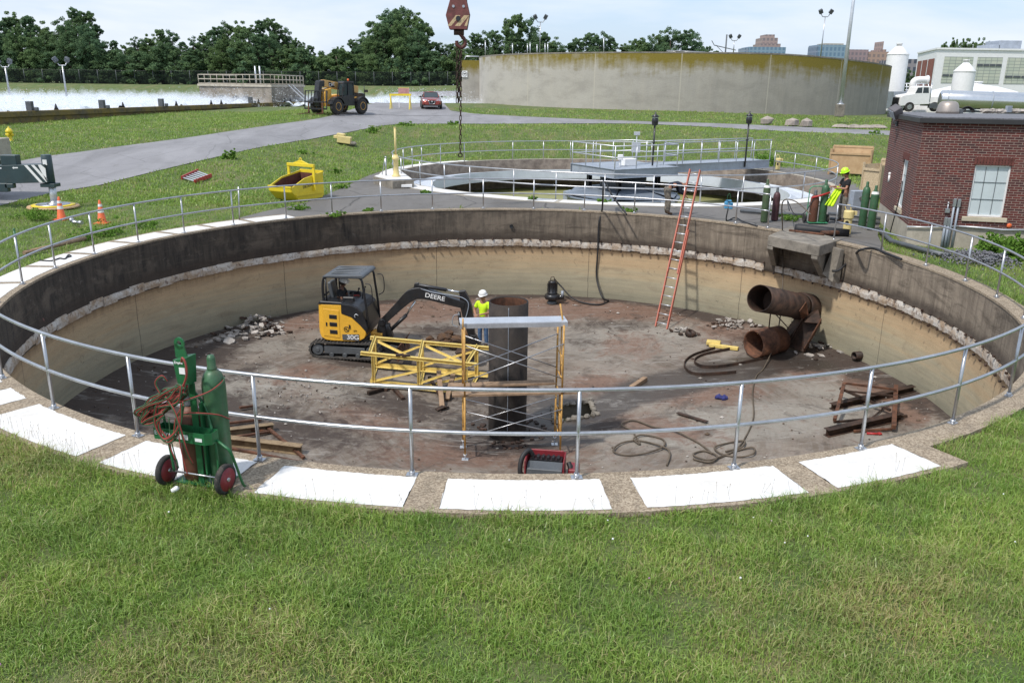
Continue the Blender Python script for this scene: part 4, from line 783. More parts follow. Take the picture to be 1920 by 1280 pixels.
# spray: white droplets thrown up over the basin, one mass
def spray():
    pts = []
    fr_a, fr_b = wa+wn*1.0, wb+wn*1.0
    N1 = 300
    centres = []
    for i in range(2300):
        t = rng.random(); d = rng.random()**1.0; p_ = fr_a.lerp(fr_b, t)+wn*(.6+d*33); hz = 1.0+1.1*rng.random()
        px_, py_ = proj(p_)
        if px_ > 380 and py_ < 185 and rng.random() < .5: continue
        centres.append((p_.x, p_.y, hz*.75, 1.0+rng.random()*1.4))
    for i in range(420):
        x_ = rng.uniform(-16, 0); centres.append((x_, rng.uniform(96, 117), 1.0+1.3*rng.random(), .9))
    for px_, hh in ((420, 3.0), (455, 3.1), (492, 2.7), (395, 2.6), (530, 2.4), (345, 2.2), (560, 2.2)):
        q = PY(px_, 184, 92)
        for _ in range(6): centres.append((q.x+rng.normal()*.9, q.y+rng.normal()*1.5, hh*(.55+.45*rng.random()), 1.1))
    vs = []; n = 0
    for (x_, y_, h_, w_) in centres:
        k = 14; u = rng.random(k)**1.3; z = 1.75+u*h_; r = w_*(.35+.65*u)*np.sqrt(rng.random(k)); a = rng.random(k)*2*PI; s = .05+.09*rng.random(k)*(1-u*.5)
        c = np.stack([x_+r*np.cos(a), y_+r*np.sin(a), z], 1); d1 = rng.normal(size=(k, 3)); d2 = rng.normal(size=(k, 3))
        d1 /= np.linalg.norm(d1, axis=1)[:, None]; d2 /= np.linalg.norm(d2, axis=1)[:, None]
        vs.append(np.stack([c+d1*s[:, None], c+d2*s[:, None], c-(d1+d2)*s[:, None]*.6], 1).reshape(-1, 3)); n += k
    V = np.concatenate(vs); me = bpy.data.meshes.new('water_spray'); me.vertices.add(len(V)); me.vertices.foreach_set('co', V.ravel()); me.loops.add(len(V)); me.loops.foreach_set('vertex_index', np.arange(len(V), dtype=np.int32)); me.polygons.add(n); me.polygons.foreach_set('loop_start', np.arange(0, len(V), 3, dtype=np.int32)); me.polygons.foreach_set('loop_total', np.full(n, 3, dtype=np.int32)); me.update(); me.validate()
    m, nt, p = newmat('white_spray'); nt.nodes.remove(p); d = nd(nt, 'ShaderNodeBsdfDiffuse', {'Color': (.85, .88, .92)}); t = nd(nt, 'ShaderNodeBsdfTranslucent', {'Color': (.85, .88, .92)}); tr = nd(nt, 'ShaderNodeBsdfTransparent')
    a = nt.nodes.new('ShaderNodeMixShader'); a.inputs[0].default_value = .5; nt.links.new(d.outputs[0], a.inputs[1]); nt.links.new(t.outputs[0], a.inputs[2]); b = nt.nodes.new('ShaderNodeMixShader'); b.inputs[0].default_value = .45; nt.links.new(a.outputs[0], b.inputs[1]); nt.links.new(tr.outputs[0], b.inputs[2])
    nt.links.new(b.outputs[0], [q for q in nt.nodes if q.type == 'OUTPUT_MATERIAL'][0].inputs[0]); me.materials.append(m)
    o = bpy.data.objects.new('water_spray', me); COL.objects.link(o); tag(o, 'white mist and spray thrown up over the basin', None, None, 'stuff')
spray()
# the mist itself: one closed body of pale volume over the churning water
def mist(right=False):
    nu, nv = (90, 50) if right else (230, 70); A0, B0 = wa+wn*.6, wb+wn*.6; top_ = []; bot = []
    for j in range(nv):
        for i in range(nu):
            s, t = i/(nu-1)*1.7, j/(nv-1); p = wa.lerp(wb, s)+wn*.6; q = p+wn*(t*33.5)
            if right: q = V0((-24+26*s/1.7, 97+22*t, 0))
            elif q.y > 121: q.y = 121+.01*j
            jet = max(0, noise.noise(V0((q.x*.9, q.y*.9, 1)))); h = .5+1.5*jet+.5*abs(noise.noise(V0((q.x*.25, q.y*.25, 4))))+.25*abs(noise.noise(V0((q.x*3, q.y*3, 7))))
            if i in (0, nu-1) or j in (0, nv-1): h = .02
            top_.append((q.x, q.y, 1.78+h)); bot.append((q.x, q.y, 1.76))
    n = nu*nv; fs = []
    for j in range(nv-1):
        for i in range(nu-1): a = j*nu+i; fs += [(a, a+1, a+nu+1, a+nu), (n+a, n+a+nu, n+a+nu+1, n+a+1)]
    rim_ = [i for i in range(nu)]+[j*nu+nu-1 for j in range(1, nv)]+[(nv-1)*nu+i for i in range(nu-2, -1, -1)]+[j*nu for j in range(nv-2, 0, -1)]
    for a, b in zip(rim_, rim_[1:]+rim_[:1]): fs.append((a, n+a, n+b, b))
    me = bpy.data.meshes.new('mist'); me.from_pydata(top_+bot, [], fs); m = bpy.data.materials.new('spray_mist'); m.use_nodes = True; nt = m.node_tree; nt.nodes.clear()
    pv = nd(nt, 'ShaderNodeVolumePrincipled', {'Color': (.95, .97, 1), 'Density': .16, 'Anisotropy': .2}); ou = nt.nodes.new('ShaderNodeOutputMaterial'); nt.links.new(pv.outputs[0], ou.inputs['Volume']); me.materials.append(m)
    o = bpy.data.objects.new('mist', me); COL.objects.link(o); tag(o, 'low white mist hanging over the far right of the basin' if right else 'low white mist hanging over the churning basin water', None, None, 'stuff')
mist(); mist(True)
# pump deck above the basin
a, b, c = PY(373, 160, 104), PY(508, 159, 96), PY(569, 158, 110); zt = 4.05
ph = thing('outlet_structure', 'concrete outlet house with arched openings and a railed roof beyond the white spray', 'concrete structure', Vector(((a.x+c.x)/2, 104, 2)))
A_, B_, C_ = Vector((a.x, 104, 0)), Vector((b.x, 96, 0)), Vector((c.x, 110, 0)); D_ = A_+(C_-B_)
mb = MB(); mb.hexa([v+Vector((0, 0, 1.2)) for v in (A_, B_, C_, D_)], [v+Vector((0, 0, zt-.25)) for v in (A_, B_, C_, D_)]); mb.build('walls', mat('stained_grey_concrete', (.25, .22, .185), .9, 0, .3, .8, dirt=.4, dirtc=(.10, .09, .05)), ph)
g_ = lambda v: v+(v-(A_+C_)/2).normalized()*.2
mb = MB(); mb.hexa([g_(v)+Vector((0, 0, zt-.249)) for v in (A_, B_, C_, D_)], [g_(v)+Vector((0, 0, zt)) for v in (A_, B_, C_, D_)]); mb.build('roof_slab', M_['concl'], ph)
fd = (B_-A_).normalized(); fn_ = Vector((fd.y, -fd.x, 0)); fn_ = fn_ if fn_.y < 0 else -fn_
for s in (.32, .52, .66):
    q = A_.lerp(B_, s)+fn_*.02; mb = MB(); r = 1.05; pts = [q+fd*(r*cos(t))+Vector((0, 0, 1.95+r*.8*sin(t))) for t in [PI*i/12 for i in range(13)]]; pts = [q+fd*r+Vector((0, 0, 1.3))]+pts+[q-fd*r+Vector((0, 0, 1.3))]; mb.add(pts, [tuple(range(len(pts)))]); mb.build('arch_opening', M_['black'], ph)  # flat black sheet stands for the shade inside each arch
pts = [D_, A_, B_, C_]; 
for h in (.55, 1.05, .05): mb = MB(); mb.tube([v+Vector((0, 0, zt+h)) for v in pts], .06, 5); mb.build('handrail', M_['concl'], ph)
for k, (u, w, n_) in enumerate(((A_, B_, 11), (B_, C_, 9))):
    for i in range(n_+1): q = u.lerp(w, i/n_)+Vector((0, 0, zt)); mb = MB(); mb.cyl(q, q+Vector((0, 0, 1.05)), .045, n=5); mb.build('post', M_['concl'], ph)
for s in (.78, .84): q = A_.lerp(B_, s)+Vector((0, .8, zt)); mb = MB(); mb.cyl(q, q+Vector((0, 0, 2.0)), .09, n=6); mb.build('roof_pipe', M_['alu'], ph)
for s in (.5, .62): q = B_.lerp(C_, s); mb = MB(); mb.bar(q+Vector((0, -.2, zt)), q+Vector((3.2, -3.4, -2.2+zt)), .1); mb.build('stair_rail', M_['alu'], ph)
# levee fence
mb = MB(); fpts = [Vector((x, 141, float(terr(x, 141)))) for x in range(-110, 8, 3)]
fe = thing('levee_fence', 'long dark chain-link fence along the grass levee in front of the trees', 'fence', fpts[0])
m, nt_, p = newmat('dark_mesh'); nt_.nodes.remove(p); v_ = nd(nt_, 'ShaderNodeTexCoord').outputs['Object']
s_ = nd(nt_, 'ShaderNodeBsdfDiffuse', {'Color': (.02, .025, .025)}); t_ = nd(nt_, 'ShaderNodeBsdfTransparent'); x_ = nt_.nodes.new('ShaderNodeMixShader'); x_.inputs[0].default_value = .55; nt_.links.new(s_.outputs[0], x_.inputs[1]); nt_.links.new(t_.outputs[0], x_.inputs[2]); nt_.links.new(x_.outputs[0], [n for n in nt_.nodes if n.type == 'OUTPUT_MATERIAL'][0].inputs[0])
mb.add([v for p in fpts for v in (p, p+Vector((0, 0, 2.1)))], [(2*i, 2*i+2, 2*i+3, 2*i+1) for i in range(len(fpts)-1)]); mb.build('mesh_panel', m, fe)
mb = MB(); mb.tube([p+Vector((0, 0, 2.12)) for p in fpts], .025, 5); mb.build('top_rail', M_['black'], fe)
for p_ in fpts: mb = MB(); mb.cyl(p_, p_+Vector((0, 0, 2.2)), .05, n=5); mb.build('post', M_['greyd'], fe)
# ---------------- far right: plant and skyline ----------------
def facade(name, c, w, wx, wz, sy=.6):
    m, nt, p = newmat(name); v = nd(nt, 'ShaderNodeTexCoord').outputs['Object']; s = nd(nt, 'ShaderNodeSeparateXYZ', {'Vector': v})
    fx = mth(nt, 'FRACT', mth(nt, 'DIVIDE', mth(nt, 'ADD', s.outputs['X'], mth(nt, 'MULTIPLY', s.outputs['Y'], 1.0)), wx)); fz = mth(nt, 'FRACT', mth(nt, 'DIVIDE', s.outputs['Z'], wz))
    k = mth(nt, 'MULTIPLY', mth(nt, 'LESS_THAN', mth(nt, 'ABSOLUTE', mth(nt, 'SUBTRACT', fx, .5)), .28), mth(nt, 'LESS_THAN', mth(nt, 'ABSOLUTE', mth(nt, 'SUBTRACT', fz, .5)), sy/2))
    setp(nt, p, Base_Color=mixc(nt, k, c, w), Roughness=.6); return m
def far_building(label, parts, Y, mats, cat='building', name='office_building', grp='downtown buildings on the skyline'):
    bx0 = min(p[0] for p in parts); bx1 = max(p[1] for p in parts); r = thing(name, label, cat, Vector((PY((bx0+bx1)/2, 110, Y).x, Y+15, 0)), group=grp)
    for i, (x0, x1, y0, nm, mk) in enumerate(parts):
        a, b = PY(x0, y0, Y+i*1.5), PY(x1, y0, Y+i*1.5); d = 30-i*3; mb = MB(); mb.hexa([Vector((x, y, -5)) for x, y in ((a.x, Y+i*1.5), (b.x, Y+i*1.5), (b.x, Y+d), (a.x, Y+d))], [Vector((x, y, a.z)) for x, y in ((a.x, Y+i*1.5), (b.x, Y+i*1.5), (b.x, Y+d), (a.x, Y+d))]); mb.build(nm, mats[mk], r)
    return r
FM = {'blue': facade('blue_glass_facade', (.20, .29, .37), (.12, .20, .29), 4, 5, .7), 'tan': facade('tan_office_facade', (.33, .25, .225), (.20, .17, .17), 4, 4.6), 'rose': facade('rose_office_facade', (.30, .22, .23), (.19, .16, .18), 4, 4.6), 'terra': facade('terracotta_facade', (.36, .245, .20), (.22, .17, .16), 4.5, 5), 'grey': facade('grey_office_facade', (.24, .22, .24), (.06, .07, .10), 3, 4), 'top': M_['concl'], 'sideb': facade('shaded_glass_facade', (.22, .27, .34), (.12, .17, .24), 4, 5, .7)}  # blue, tan, rose, terra muted by painted distance haze; sideb is shaded blue
far_building('tan brick tower with stepped top, behind the blue glass block on the skyline', [(1427, 1464, 82, 'tower', 'tan'), (1430, 1459, 71, 'upper_storeys', 'tan'), (1436, 1453, 65, 'crown', 'tan')], 900, FM)
far_building('long low blue glass office block in front of the stepped tan tower', [(1405, 1474, 88, 'glass_block', 'blue'), (1397, 1405, 90, 'side_wing', 'sideb')], 860, FM)
fb = far_building('square blue glass office block between the two tall poles', [(1536, 1592, 84, 'glass_block', 'blue'), (1532, 1537, 86, 'side_wing', 'sideb'), (1546, 1582, 81.5, 'roof_plant', 'top')], 860, FM)
far_building('rose brick office building right of the square blue block on the skyline', [(1592, 1629, 93, 'block', 'rose')], 880, FM)
far_building('terracotta building with a roof mast beside the tall white silo', [(1629, 1667, 97, 'block', 'terra'), (1652, 1662, 93, 'penthouse', 'terra'), (1656.5, 1657.6, 78, 'mast', 'tan')], 880, FM)
far_building('grey office building seen between the white silo and the white plant hall', [(1698, 1726, 111, 'block', 'grey')], 420, FM)
# plant hall
V3 = lambda v, d=0: Vector((v.x, v.y+d, v.z))
HY = 128; hc = PY(1758, 93, HY); hl = PY(1722, 98, HY+16); H0 = 1.4
hr = Vector((hc.x+48, HY+3, 0)); hz = hc.z
hall = thing('plant_hall', 'large white concrete plant hall with glass-block windows and brick side panels', 'industrial building', Vector((hc.x+12, HY+8, H0)))
cc = Vector((hc.x, HY, 0)); cl_ = Vector((hl.x, HY+16, 0)); cr_ = hr; ck = cl_+(cr_-cc)
mb = MB(); q4 = (cc, cr_, ck, cl_); mb.hexa([v+Vector((0, 0, H0)) for v in q4], [v+Vector((0, 0, hz)) for v in q4]); mb.build('walls', M_['white'], hall)
m, nt_, p = newmat('glass_block'); v_ = nd(nt_, 'ShaderNodeTexCoord').outputs['Object']; b_ = nd(nt_, 'ShaderNodeTexBrick', {'Vector': mapn(nt_, v_, (1, 1, 1), (0, 0, 0), (rad(90), 0, 0)), 'Color1': (.50, .52, .42), 'Color2': (.42, .46, .38), 'Mortar': (.22, .24, .23), 'Scale': 1.0, 'Mortar Size': .035, 'Brick Width': .9, 'Row Height': .45}, offset=0.0); setp(nt_, p, Base_Color=b_.outputs['Color'], Roughness=.3)
fdir = (cr_-cc).normalized(); fnn = Vector((fdir.y, -fdir.x, 0))
def hallx(px): 
    d = ray(px, 140); t = 0
    # intersection of the view ray with the front wall line, in plan
    den = d.x*fdir.y-d.y*fdir.x; return (cc.x*d.y-cc.y*d.x)/den if den else 0
for x0, x1 in ((1766, 1820), (1828, 1875), (1884, 1945), (1953, 2010)):
    s0, s1 = hallx(x0), hallx(x1); zt_ = PY(1820, 107, HY).z; zb_ = PY(1820, 157, HY).z
    if x0 > 1940: pass
    q = [cc+fdir*s0+fnn*.04, cc+fdir*s1+fnn*.04]; mb = MB(); mb.add([q[0]+Vector((0, 0, zb_)), q[1]+Vector((0, 0, zb_)), q[1]+Vector((0, 0, zt_)), q[0]+Vector((0, 0, zt_))], [(0, 1, 2, 3)]); w_ = mb.build('window', m, hall)
    mb = MB()
    for k in range(4): z_ = zb_+(zt_-zb_)*(.28 if k < 3 else .62); u_ = s0+(s1-s0)*(k+.5)/4; mb.box(cc+fdir*u_+fnn*.09+Vector((0, 0, zb_+(zt_-zb_)*(.30 if x0 < 1800 else .70 if x0 < 1870 else .28))), ((s1-s0)/4.6, .08, .3), rz=math.atan2(fdir.y, fdir.x))
    mb.build('vent_sash', M_['greyd'], w_)
sd_ = (cl_-cc); sn_ = Vector((-sd_.y, sd_.x, 0)).normalized(); sn_ = sn_ if sn_.x < 0 else -sn_
for s0, s1 in ((.06, .36), (.41, .66), (.71, .93)):
    q = [cc+sd_*s0+sn_*.05, cc+sd_*s1+sn_*.05]; mb = MB(); mb.add([q[0]+Vector((0, 0, H0)), q[1]+Vector((0, 0, H0)), q[1]+Vector((0, 0, hz-1.2)), q[0]+Vector((0, 0, hz-1.2))], [(0, 1, 2, 3)]); mb.build('brick_panel', M_['brickfar'], hall)
mb = MB(); mb.hexa([v+Vector((0, 0, hz+.003)) for v in (cc+Vector((-.2, -.2, 0)), cr_+Vector((0, -.2, 0)), ck, cl_+Vector((-.2, 0, 0)))], [v+Vector((0, 0, hz+.25)) for v in (cc+Vector((-.2, -.2, 0)), cr_+Vector((0, -.2, 0)), ck, cl_+Vector((-.2, 0, 0)))]); mb.build('parapet', M_['white'], hall)
for x0, x1, y0 in ((1858, 1876, 84), (1875, 1917, 76)):
    a, b = PY(x0, y0, HY+5), PY(x1, y0, HY+5); mb = MB(); mb.box(((a.x+b.x)/2, HY+7, (a.z+hz)/2+.12), (b.x-a.x, 4, a.z-hz-.25)); mb.build('roof_unit', M_['greyp'], hall, bevel=.05)
def silo(x0, x1, yc, ys, yt, Y, label):
    a, b = PY(x0, ys, Y), PY(x1, ys, Y); c = Vector(((a.x+b.x)/2, Y, 0)); r = (b.x-a.x)/2; z1 = a.z; z2 = PY((x0+x1)/2, yc, Y).z; z3 = PY((x0+x1)/2, yt, Y).z; zb = 1.2
    s = thing('silo', label, 'silo', c+Vector((0, 0, zb)), group='white silos'); mb = MB(); mb.lathe([(r, zb), (r, z1)], (c.x, c.y, 0), n=32, caps=False); mb.build('barrel', M_['white'], s)
    mb = MB(); mb.lathe([(r*1.03, z1-.08), (r*1.03, z1+.02), (r*.27, z2)], (c.x, c.y, 0), n=32); mb.build('cone', M_['white'], s); mb = MB(); mb.lathe([(r*.25, z2-.1), (r*.25, z3), (r*.3, z3), (r*.3, z3+.1)], (c.x, c.y, 0), n=16); mb.build('vent_neck', M_['white'], s)
silo(1665, 1703, 87, 102, 83, 112, 'tall white cone-top silo just right of the mossy tank'); silo(1790, 1828, 118, 134, 114, 100, 'shorter white cone-top silo in front of the white plant hall')
mb = MB(); q = lambda x, y: PY(x, y, 101); mb.tube(smooth([q(1711, 172), q(1711, 160), q(1715, 152), q(1724, 150), q(1738, 150)], 5), .38, 12); mb.cyl(q(1737, 150), q(1740, 150), .5, n=12); tag(mb.build('vent_duct', M_['white']), 'pale swan-neck duct above the white truck', 'duct')
mb = MB(); mb.hexa([V3(PY(1676, 205, 106)), V3(PY(1716, 205, 106)), V3(PY(1716, 205, 106), 3), V3(PY(1676, 205, 106), 3)], [V3(PY(1676, 172, 106)), V3(PY(1716, 172, 106)), V3(PY(1716, 172, 106), 3), V3(PY(1676, 172, 106), 3)]); tag(mb.build('storage_container', M_['greyp']), 'pale grey container behind the cab of the white truck', 'container')
mb = MB()
for i in range(4): z = PY(1700, 157+i*6, 108).z; mb.tube([PY(1697, 157+i*6, 108), PY(1742, 158+i*6, 108)], .06, 5)
for x_ in (1700, 1719, 1731, 1741): mb.tube([PY(x_, 156, 108), PY(x_, 180, 108)], .06, 5)
tag(mb.build('pipe_rack', M_['alu']), 'thin pale pipe frame in front of the brick side of the plant hall', 'pipe frame')
# white tarp dome and mounds
mb = MB(); c = PY(1822, 190, 106); c.z = 1.6; R0 = 6.0; prof = [(R0, 0), (R0, 2.0), (R0*.8, 2.7), (R0*.45, 3.25), (R0*.15, 3.5), (R0*.12, 3.7), (.05, 3.72)]
mb.lathe(prof, c, n=18, sm=False); mb.cyl(c+Vector((0, 0, 3.7)), c+Vector((0, 0, 3.85)), .9, n=12); tag(mb.build('dome_cover', M_['white']), 'shallow white segmented dome cover behind the silver tanker', 'dome')
mb = MB(); a = PY(1732, 204, 93); b = PY(1762, 176, 93); mb.hexa([Vector((a.x, 99, 1.7)), Vector((b.x+2, 99, 1.7)), Vector((b.x+2, 103, 1.7)), Vector((a.x, 103, 1.7))], [Vector((a.x+1.8, 100, b.z-.3)), Vector((b.x+2, 100, b.z+.2)), Vector((b.x+2, 102, b.z+.2)), Vector((a.x+1.8, 102, b.z-.3))]); tag(mb.build('white_tarpaulin', M_['panel']), 'white tarpaulin heap behind the white truck cab', 'tarpaulin')
# silver tanker
tk = thing('tanker_trailer', 'long polished silver tank trailer beyond the brick building roof', 'tank trailer', PY(1850, 215, 84)); a = PY(1763, 186, 84); b = PY(2060, 196, 80); r = .84
ax = (b-a).normalized(); mb = MB(); mb.lathe([(.1, -.2), (r*.6, -.14), (r*.92, -.03), (r, .12), (r, (b-a).length)], a, ax, n=28); mb.build('tank_barrel', M_['silver'], tk)
for s in (.04, .33, .62): q = a.lerp(b, s); mb = MB(); mb.lathe([(r+.03, 0), (r+.03, .08)], q, ax, n=28); mb.build('band', M_['greyp'], tk)
for s in (.02, .36): q = a.lerp(b, s)
mb = MB(); mb.bar(a+Vector((1, 0, -1.05)), b+Vector((0, 0, -1.05)), .9, .2); mb.build('frame', M_['greyd'], tk)
for s in (.72, .82): q = a.lerp(b, s)+Vector((0, -.7, -1.55)); mb = MB(); mb.cyl(q, q+Vector((0, .6, 0)), .5, n=18); mb.build('wheel', M_['rubber'], tk)
mb = MB(); mb.box(PY(1790, 167.5, 85), (.9, .5, .35)); mb.build('red_box', M_['red'], tk) if False else None
# white truck
tx = Vector((PY(1677, 207, 97).x, 97, 0)); tz = PY(1700, 209, 97).z; wt = thing('tractor_truck', 'white tractor truck with a sloping bonnet, side-on, beyond the brick building', 'truck', (tx.x, 97, tz))
u = .0655; pr = [(0, .75), (.05, 1.55), (.35, 1.75), (1.5, 1.95), (1.75, 2.65), (2.35, 2.75), (3.25, 2.72), (3.35, .8), (2.3, .75), (.1, .55)]
Mt = Matrix(((1, 0, 0, 0), (0, 0, -1, 0), (0, 1, 0, 0), (0, 0, 0, 1)))
mb = MB(); mb.prism(pr, 2.0, Mt, z0=-1.0); mb.build('cab', M_['white'], wt, False, bevel=.06)
mb = MB(); mb.prism([(1.62, 1.98), (1.82, 2.55), (2.3, 2.6), (2.35, 2.0)], 2.02, Mt, z0=-1.01); mb.prism([(2.45, 2.0), (2.45, 2.6), (3.0, 2.6), (3.1, 2.0)], 2.02, Mt, z0=-1.01); mb.build('window', M_['glass'], wt, False)
mb = MB(); mb.box((.0, 0, 1.1), (.1, 1.5, .8)); mb.box((.1, 0, .5), (.4, 1.9, .3)); mb.build('grille', M_['black'], wt, False)
mb = MB(); mb.box((4.6, 0, .75), (3.2, .9, .25)); mb.box((3.9, -.8, .65), (1.0, .5, .5)); mb.build('chassis', M_['greyd'], wt, False)
for x_ in (1.15, 4.9, 6.0):
    for y_ in (-.95, .95): mb = MB(); mb.cyl((x_, y_-.15, .5), (x_, y_+.15, .5), .52, n=18); w_ = mb.build('wheel', M_['rubber'], wt, False); mb = MB(); mb.cyl((x_, y_-.16, .5), (x_, y_+.16, .5), .27, n=14); mb.build('rim', M_['silver'], w_, False)
mb = MB(); mb.cyl((3.45, -.7, 1), (3.45, -.7, 3.1), .07, n=8); mb.build('exhaust_stack', M_['silver'], wt, False)
# boulders
for px, py, d, l in ((1437, 234, (1.25, .9, .95), 'pale squared boulder, leftmost beside the road'), (1485, 237, (1.3, 1.0, 1.0), 'grey rounded boulder, second of the row beside the road'), (1511, 238, (1.1, .9, .95), 'dark grey boulder touching its neighbour beside the road')):
    q = G(px, py); mb = MB(); mb.rock(q+Vector((0, 0, d[2]*.28)), (d[0]*1.05, d[1], d[2]*.8), px, 7, 0, .4); tag(mb.build('boulder', M_['stone']), l, 'boulder', 'boulders along the road')
for i, (px, py) in enumerate(((1578, 240), (1602, 241), (1622, 241), (1645, 241))):
    q = G(px, py); mb = MB()
    mb.rock(q+Vector((0, 0, .08)), (1.6, .9, .45), px, 8); tag(mb.build('flat_stone', M_['stone']), ['flat pale stone sunk in grass, leftmost of four near the brick building', 'flat pale stone sunk in grass, second of four near the brick building', 'flat pale stone sunk in grass, third of four near the brick building', 'flat pale stone sunk in grass, nearest the brick building'][i], 'stone', 'flat stones in the grass')
# ---------------- people ----------------
import bmesh
def skin(name, chains, mats, parent, sub=2, root=None):
    """chains: list of [(point, radius), ...]; shared points are welded; one continuous surface"""
    bm = bmesh.new(); lay = bm.verts.layers.skin.verify(); cache = {}
    def vert(p, r):
        k = tuple(round(c, 4) for c in p)
        if k not in cache:
            v = bm.verts.new(p); v[lay].radius = (r, r); cache[k] = v
        return cache[k]
    first = None
    for ch in chains:
        vs = [vert(p, r) for p, r in ch]
        if first is None: first = vs[0]
        for a, b in zip(vs[:-1], vs[1:]):
            if a is not b and bm.edges.get((a, b)) is None: bm.edges.new((a, b))
    first[lay].use_root = True
    me = bpy.data.meshes.new(name); bm.to_mesh(me); bm.free()
    o = bpy.data.objects.new(name, me); COL.objects.link(o); me.materials.append(mats)
    if parent is not None: o.parent = parent
    s = o.modifiers.new('skin', 'SKIN'); s.use_smooth_shade = True; s.branch_smoothing = .3; u = o.modifiers.new('sub', 'SUBSURF'); u.levels = sub; u.render_levels = sub
    return o
V = lambda *a: Vector(a)
def person(label, loc, rz, J, top='vis', legs='jean', hat='hatw', skinm='skin', sleeves='short', gloves=None, hair='hair', boots='boot', hatback=False, group=None):
    """local frame: x = forward, y = left, z = up; J gives joints"""
    r = thing('person', label, 'person', loc, rz, group)
    g = lambda k: V(*J[k])
    pel, chest, neck, head = g('pelvis'), g('chest'), g('neck'), g('head'); hd = (head-neck).normalized(); fwd = V(*J.get('look', (1, 0, 0))).normalized()
    ch = [[(pel, .125), (pel.lerp(chest, .5), .115), (chest, .135), (neck-hd*.04, .062), (neck+hd*.03, .056), (head-hd*.03, .088), (head+hd*.06, .098), (head+hd*.12, .06)]]
    ch.append([(head-hd*.0+fwd*.0, .088)][:0]) if False else None
    ch = [c for c in ch if c]
    ch.append([(head-hd*.03, .088), (head-hd*.04+fwd*.085, .03)])                       # chin and nose side of the face
    ch.append([(head+hd*.06, .098), (head+hd*.02+fwd*.115, .014)])
    arms = []; legc = []; bootc = []; palms = []
    for s in ('l', 'r'):
        sh, el, ha = g('sh'+s), g('el'+s), g('ha'+s); d = (ha-el).normalized(); wr = ha-d*.02
        side = V(0, 1, 0) if s == 'r' else V(0, -1, 0); nrm = d.cross(side); nrm = nrm.normalized() if nrm.length > .01 else V(0, 0, 1)
        ch.append([(chest, .135), (chest.lerp(sh, .8), .075), (sh, .062), (sh.lerp(el, .5), .052), (el, .042), (el.lerp(wr, .45), .04), (wr, .027), (ha+d*.05, .034)])
        lat = d.cross(nrm).normalized()
        for k, (o_, L) in enumerate(((-.03, .07), (-.01, .085), (.01, .08), (.028, .062))):
            b = ha+d*.075+lat*o_; ch.append([(ha+d*.05, .034), (b, .011), (b+d*L*.5-nrm*.01, .0095), (b+d*L*.75-nrm*.035, .008)])
        ch.append([(ha+d*.05, .034), (ha+d*.045-lat*.045, .013), (ha+d*.085-lat*.06-nrm*.01, .0095)])
        arms.append([(sh, el, ha, d)])
        hp, kn, an = g('hp'+s), g('kn'+s), g('an'+s); ft = V(*J.get('foot', (1, 0, 0)))
        ch.append([(pel, .125), (hp, .095), (hp.lerp(kn, .5), .08), (kn, .057), (kn.lerp(an, .4), .058), (an, .038), (an+ft*.1-V(0, 0, .045), .035)])
        legc.append([(pel.lerp(chest, .3), .122), (pel, .136), (hp, .108), (hp.lerp(kn, .5), .094), (kn, .075), (kn.lerp(an, .5), .073), (an+V(0, 0, .02), .07)])
        bootc.append([(an+V(0, 0, .06), .062), (an-V(0, 0, .02), .058), (an+ft*.07-V(0, 0, .04), .052), (an+ft*.17-V(0, 0, .052), .042)])
    body = skin('body', ch, M_[skinm], r)
    tch = [[(pel-(chest-pel)*.12, .145), (pel.lerp(chest, .35), .138), (pel.lerp(chest, .6), .138), (chest, .158), (neck-hd*.055, .075)]]
    for s in ('l', 'r'):
        sh, el, ha = g('sh'+s), g('el'+s), g('ha'+s); c = [(chest, .158), (chest.lerp(sh, .8), .092), (sh, .084), (sh.lerp(el, .45), .074)]
        if sleeves == 'long': c += [(el, .056), (el.lerp(ha, .55), .05), (el.lerp(ha, .88), .04)]
        else: c += [(sh.lerp(el, .7), .072)]
        tch.append(c)
    skin('shirt', tch, M_[top], r); skin('trousers', legc, M_[legs], r)
    for c in bootc: skin('boot', [c], M_[boots], r, 1)
    if gloves:
        for s in ('l', 'r'):
            ha, el = g('ha'+s), g('el'+s); d = (ha-el).normalized(); skin('glove', [[(ha-d*.06, .042), (ha, .036), (ha+d*.07, .045), (ha+d*.13, .03)]], M_[gloves], r, 1)
    if hat:
        x, y, z = frame(hd if not J.get('hat') else V(*J['hat']), fwd); c = head+hd*.075
        mb = MB(); mb.lathe([(.128, .0), (.13, .03), (.122, .075), (.10, .115), (.06, .14), (.01, .148)], c, z, 20); mb.lathe([(.13, .0), (.150, -.006), (.150, .004), (.13, .012)], c, z, 20)
        b = [c+fwd*.12+fwd.cross(z)*t*.085+fwd*(.065*(1-t*t)) for t in (-1, -.5, 0, .5, 1)]; bb = [c+fwd*.09+fwd.cross(z)*t*.1 for t in (1, 0, -1)]
        mb.prism([(0, 0)], 0) if False else None
        mb.hexa(b+bb, [v+z*.012 for v in b+bb]); mb.build('hard_hat', M_[hat], r, False)
    if hair:
        mb = MB(); mb.ball(head+hd*.045-fwd*.022, .104, 12, sc=(1, 1, .95)); mb.build('hair', M_[hair], r, False)
    return r
stand = lambda **k: {**dict(pelvis=(0, 0, .95), chest=(0, 0, 1.30), neck=(0, 0, 1.50), head=(.02, 0, 1.61), shl=(0, .19, 1.42), shr=(0, -.19, 1.42), ell=(.0, .25, 1.13), elr=(.0, -.25, 1.13), hal=(.12, .22, .90), har=(.12, -.22, .90), hpl=(0, .09, .92), hpr=(0, -.09, .92), knl=(.02, .11, .49), knr=(.02, -.11, .49), anl=(0, .12, .09), anr=(0, -.12, .09)), **k}
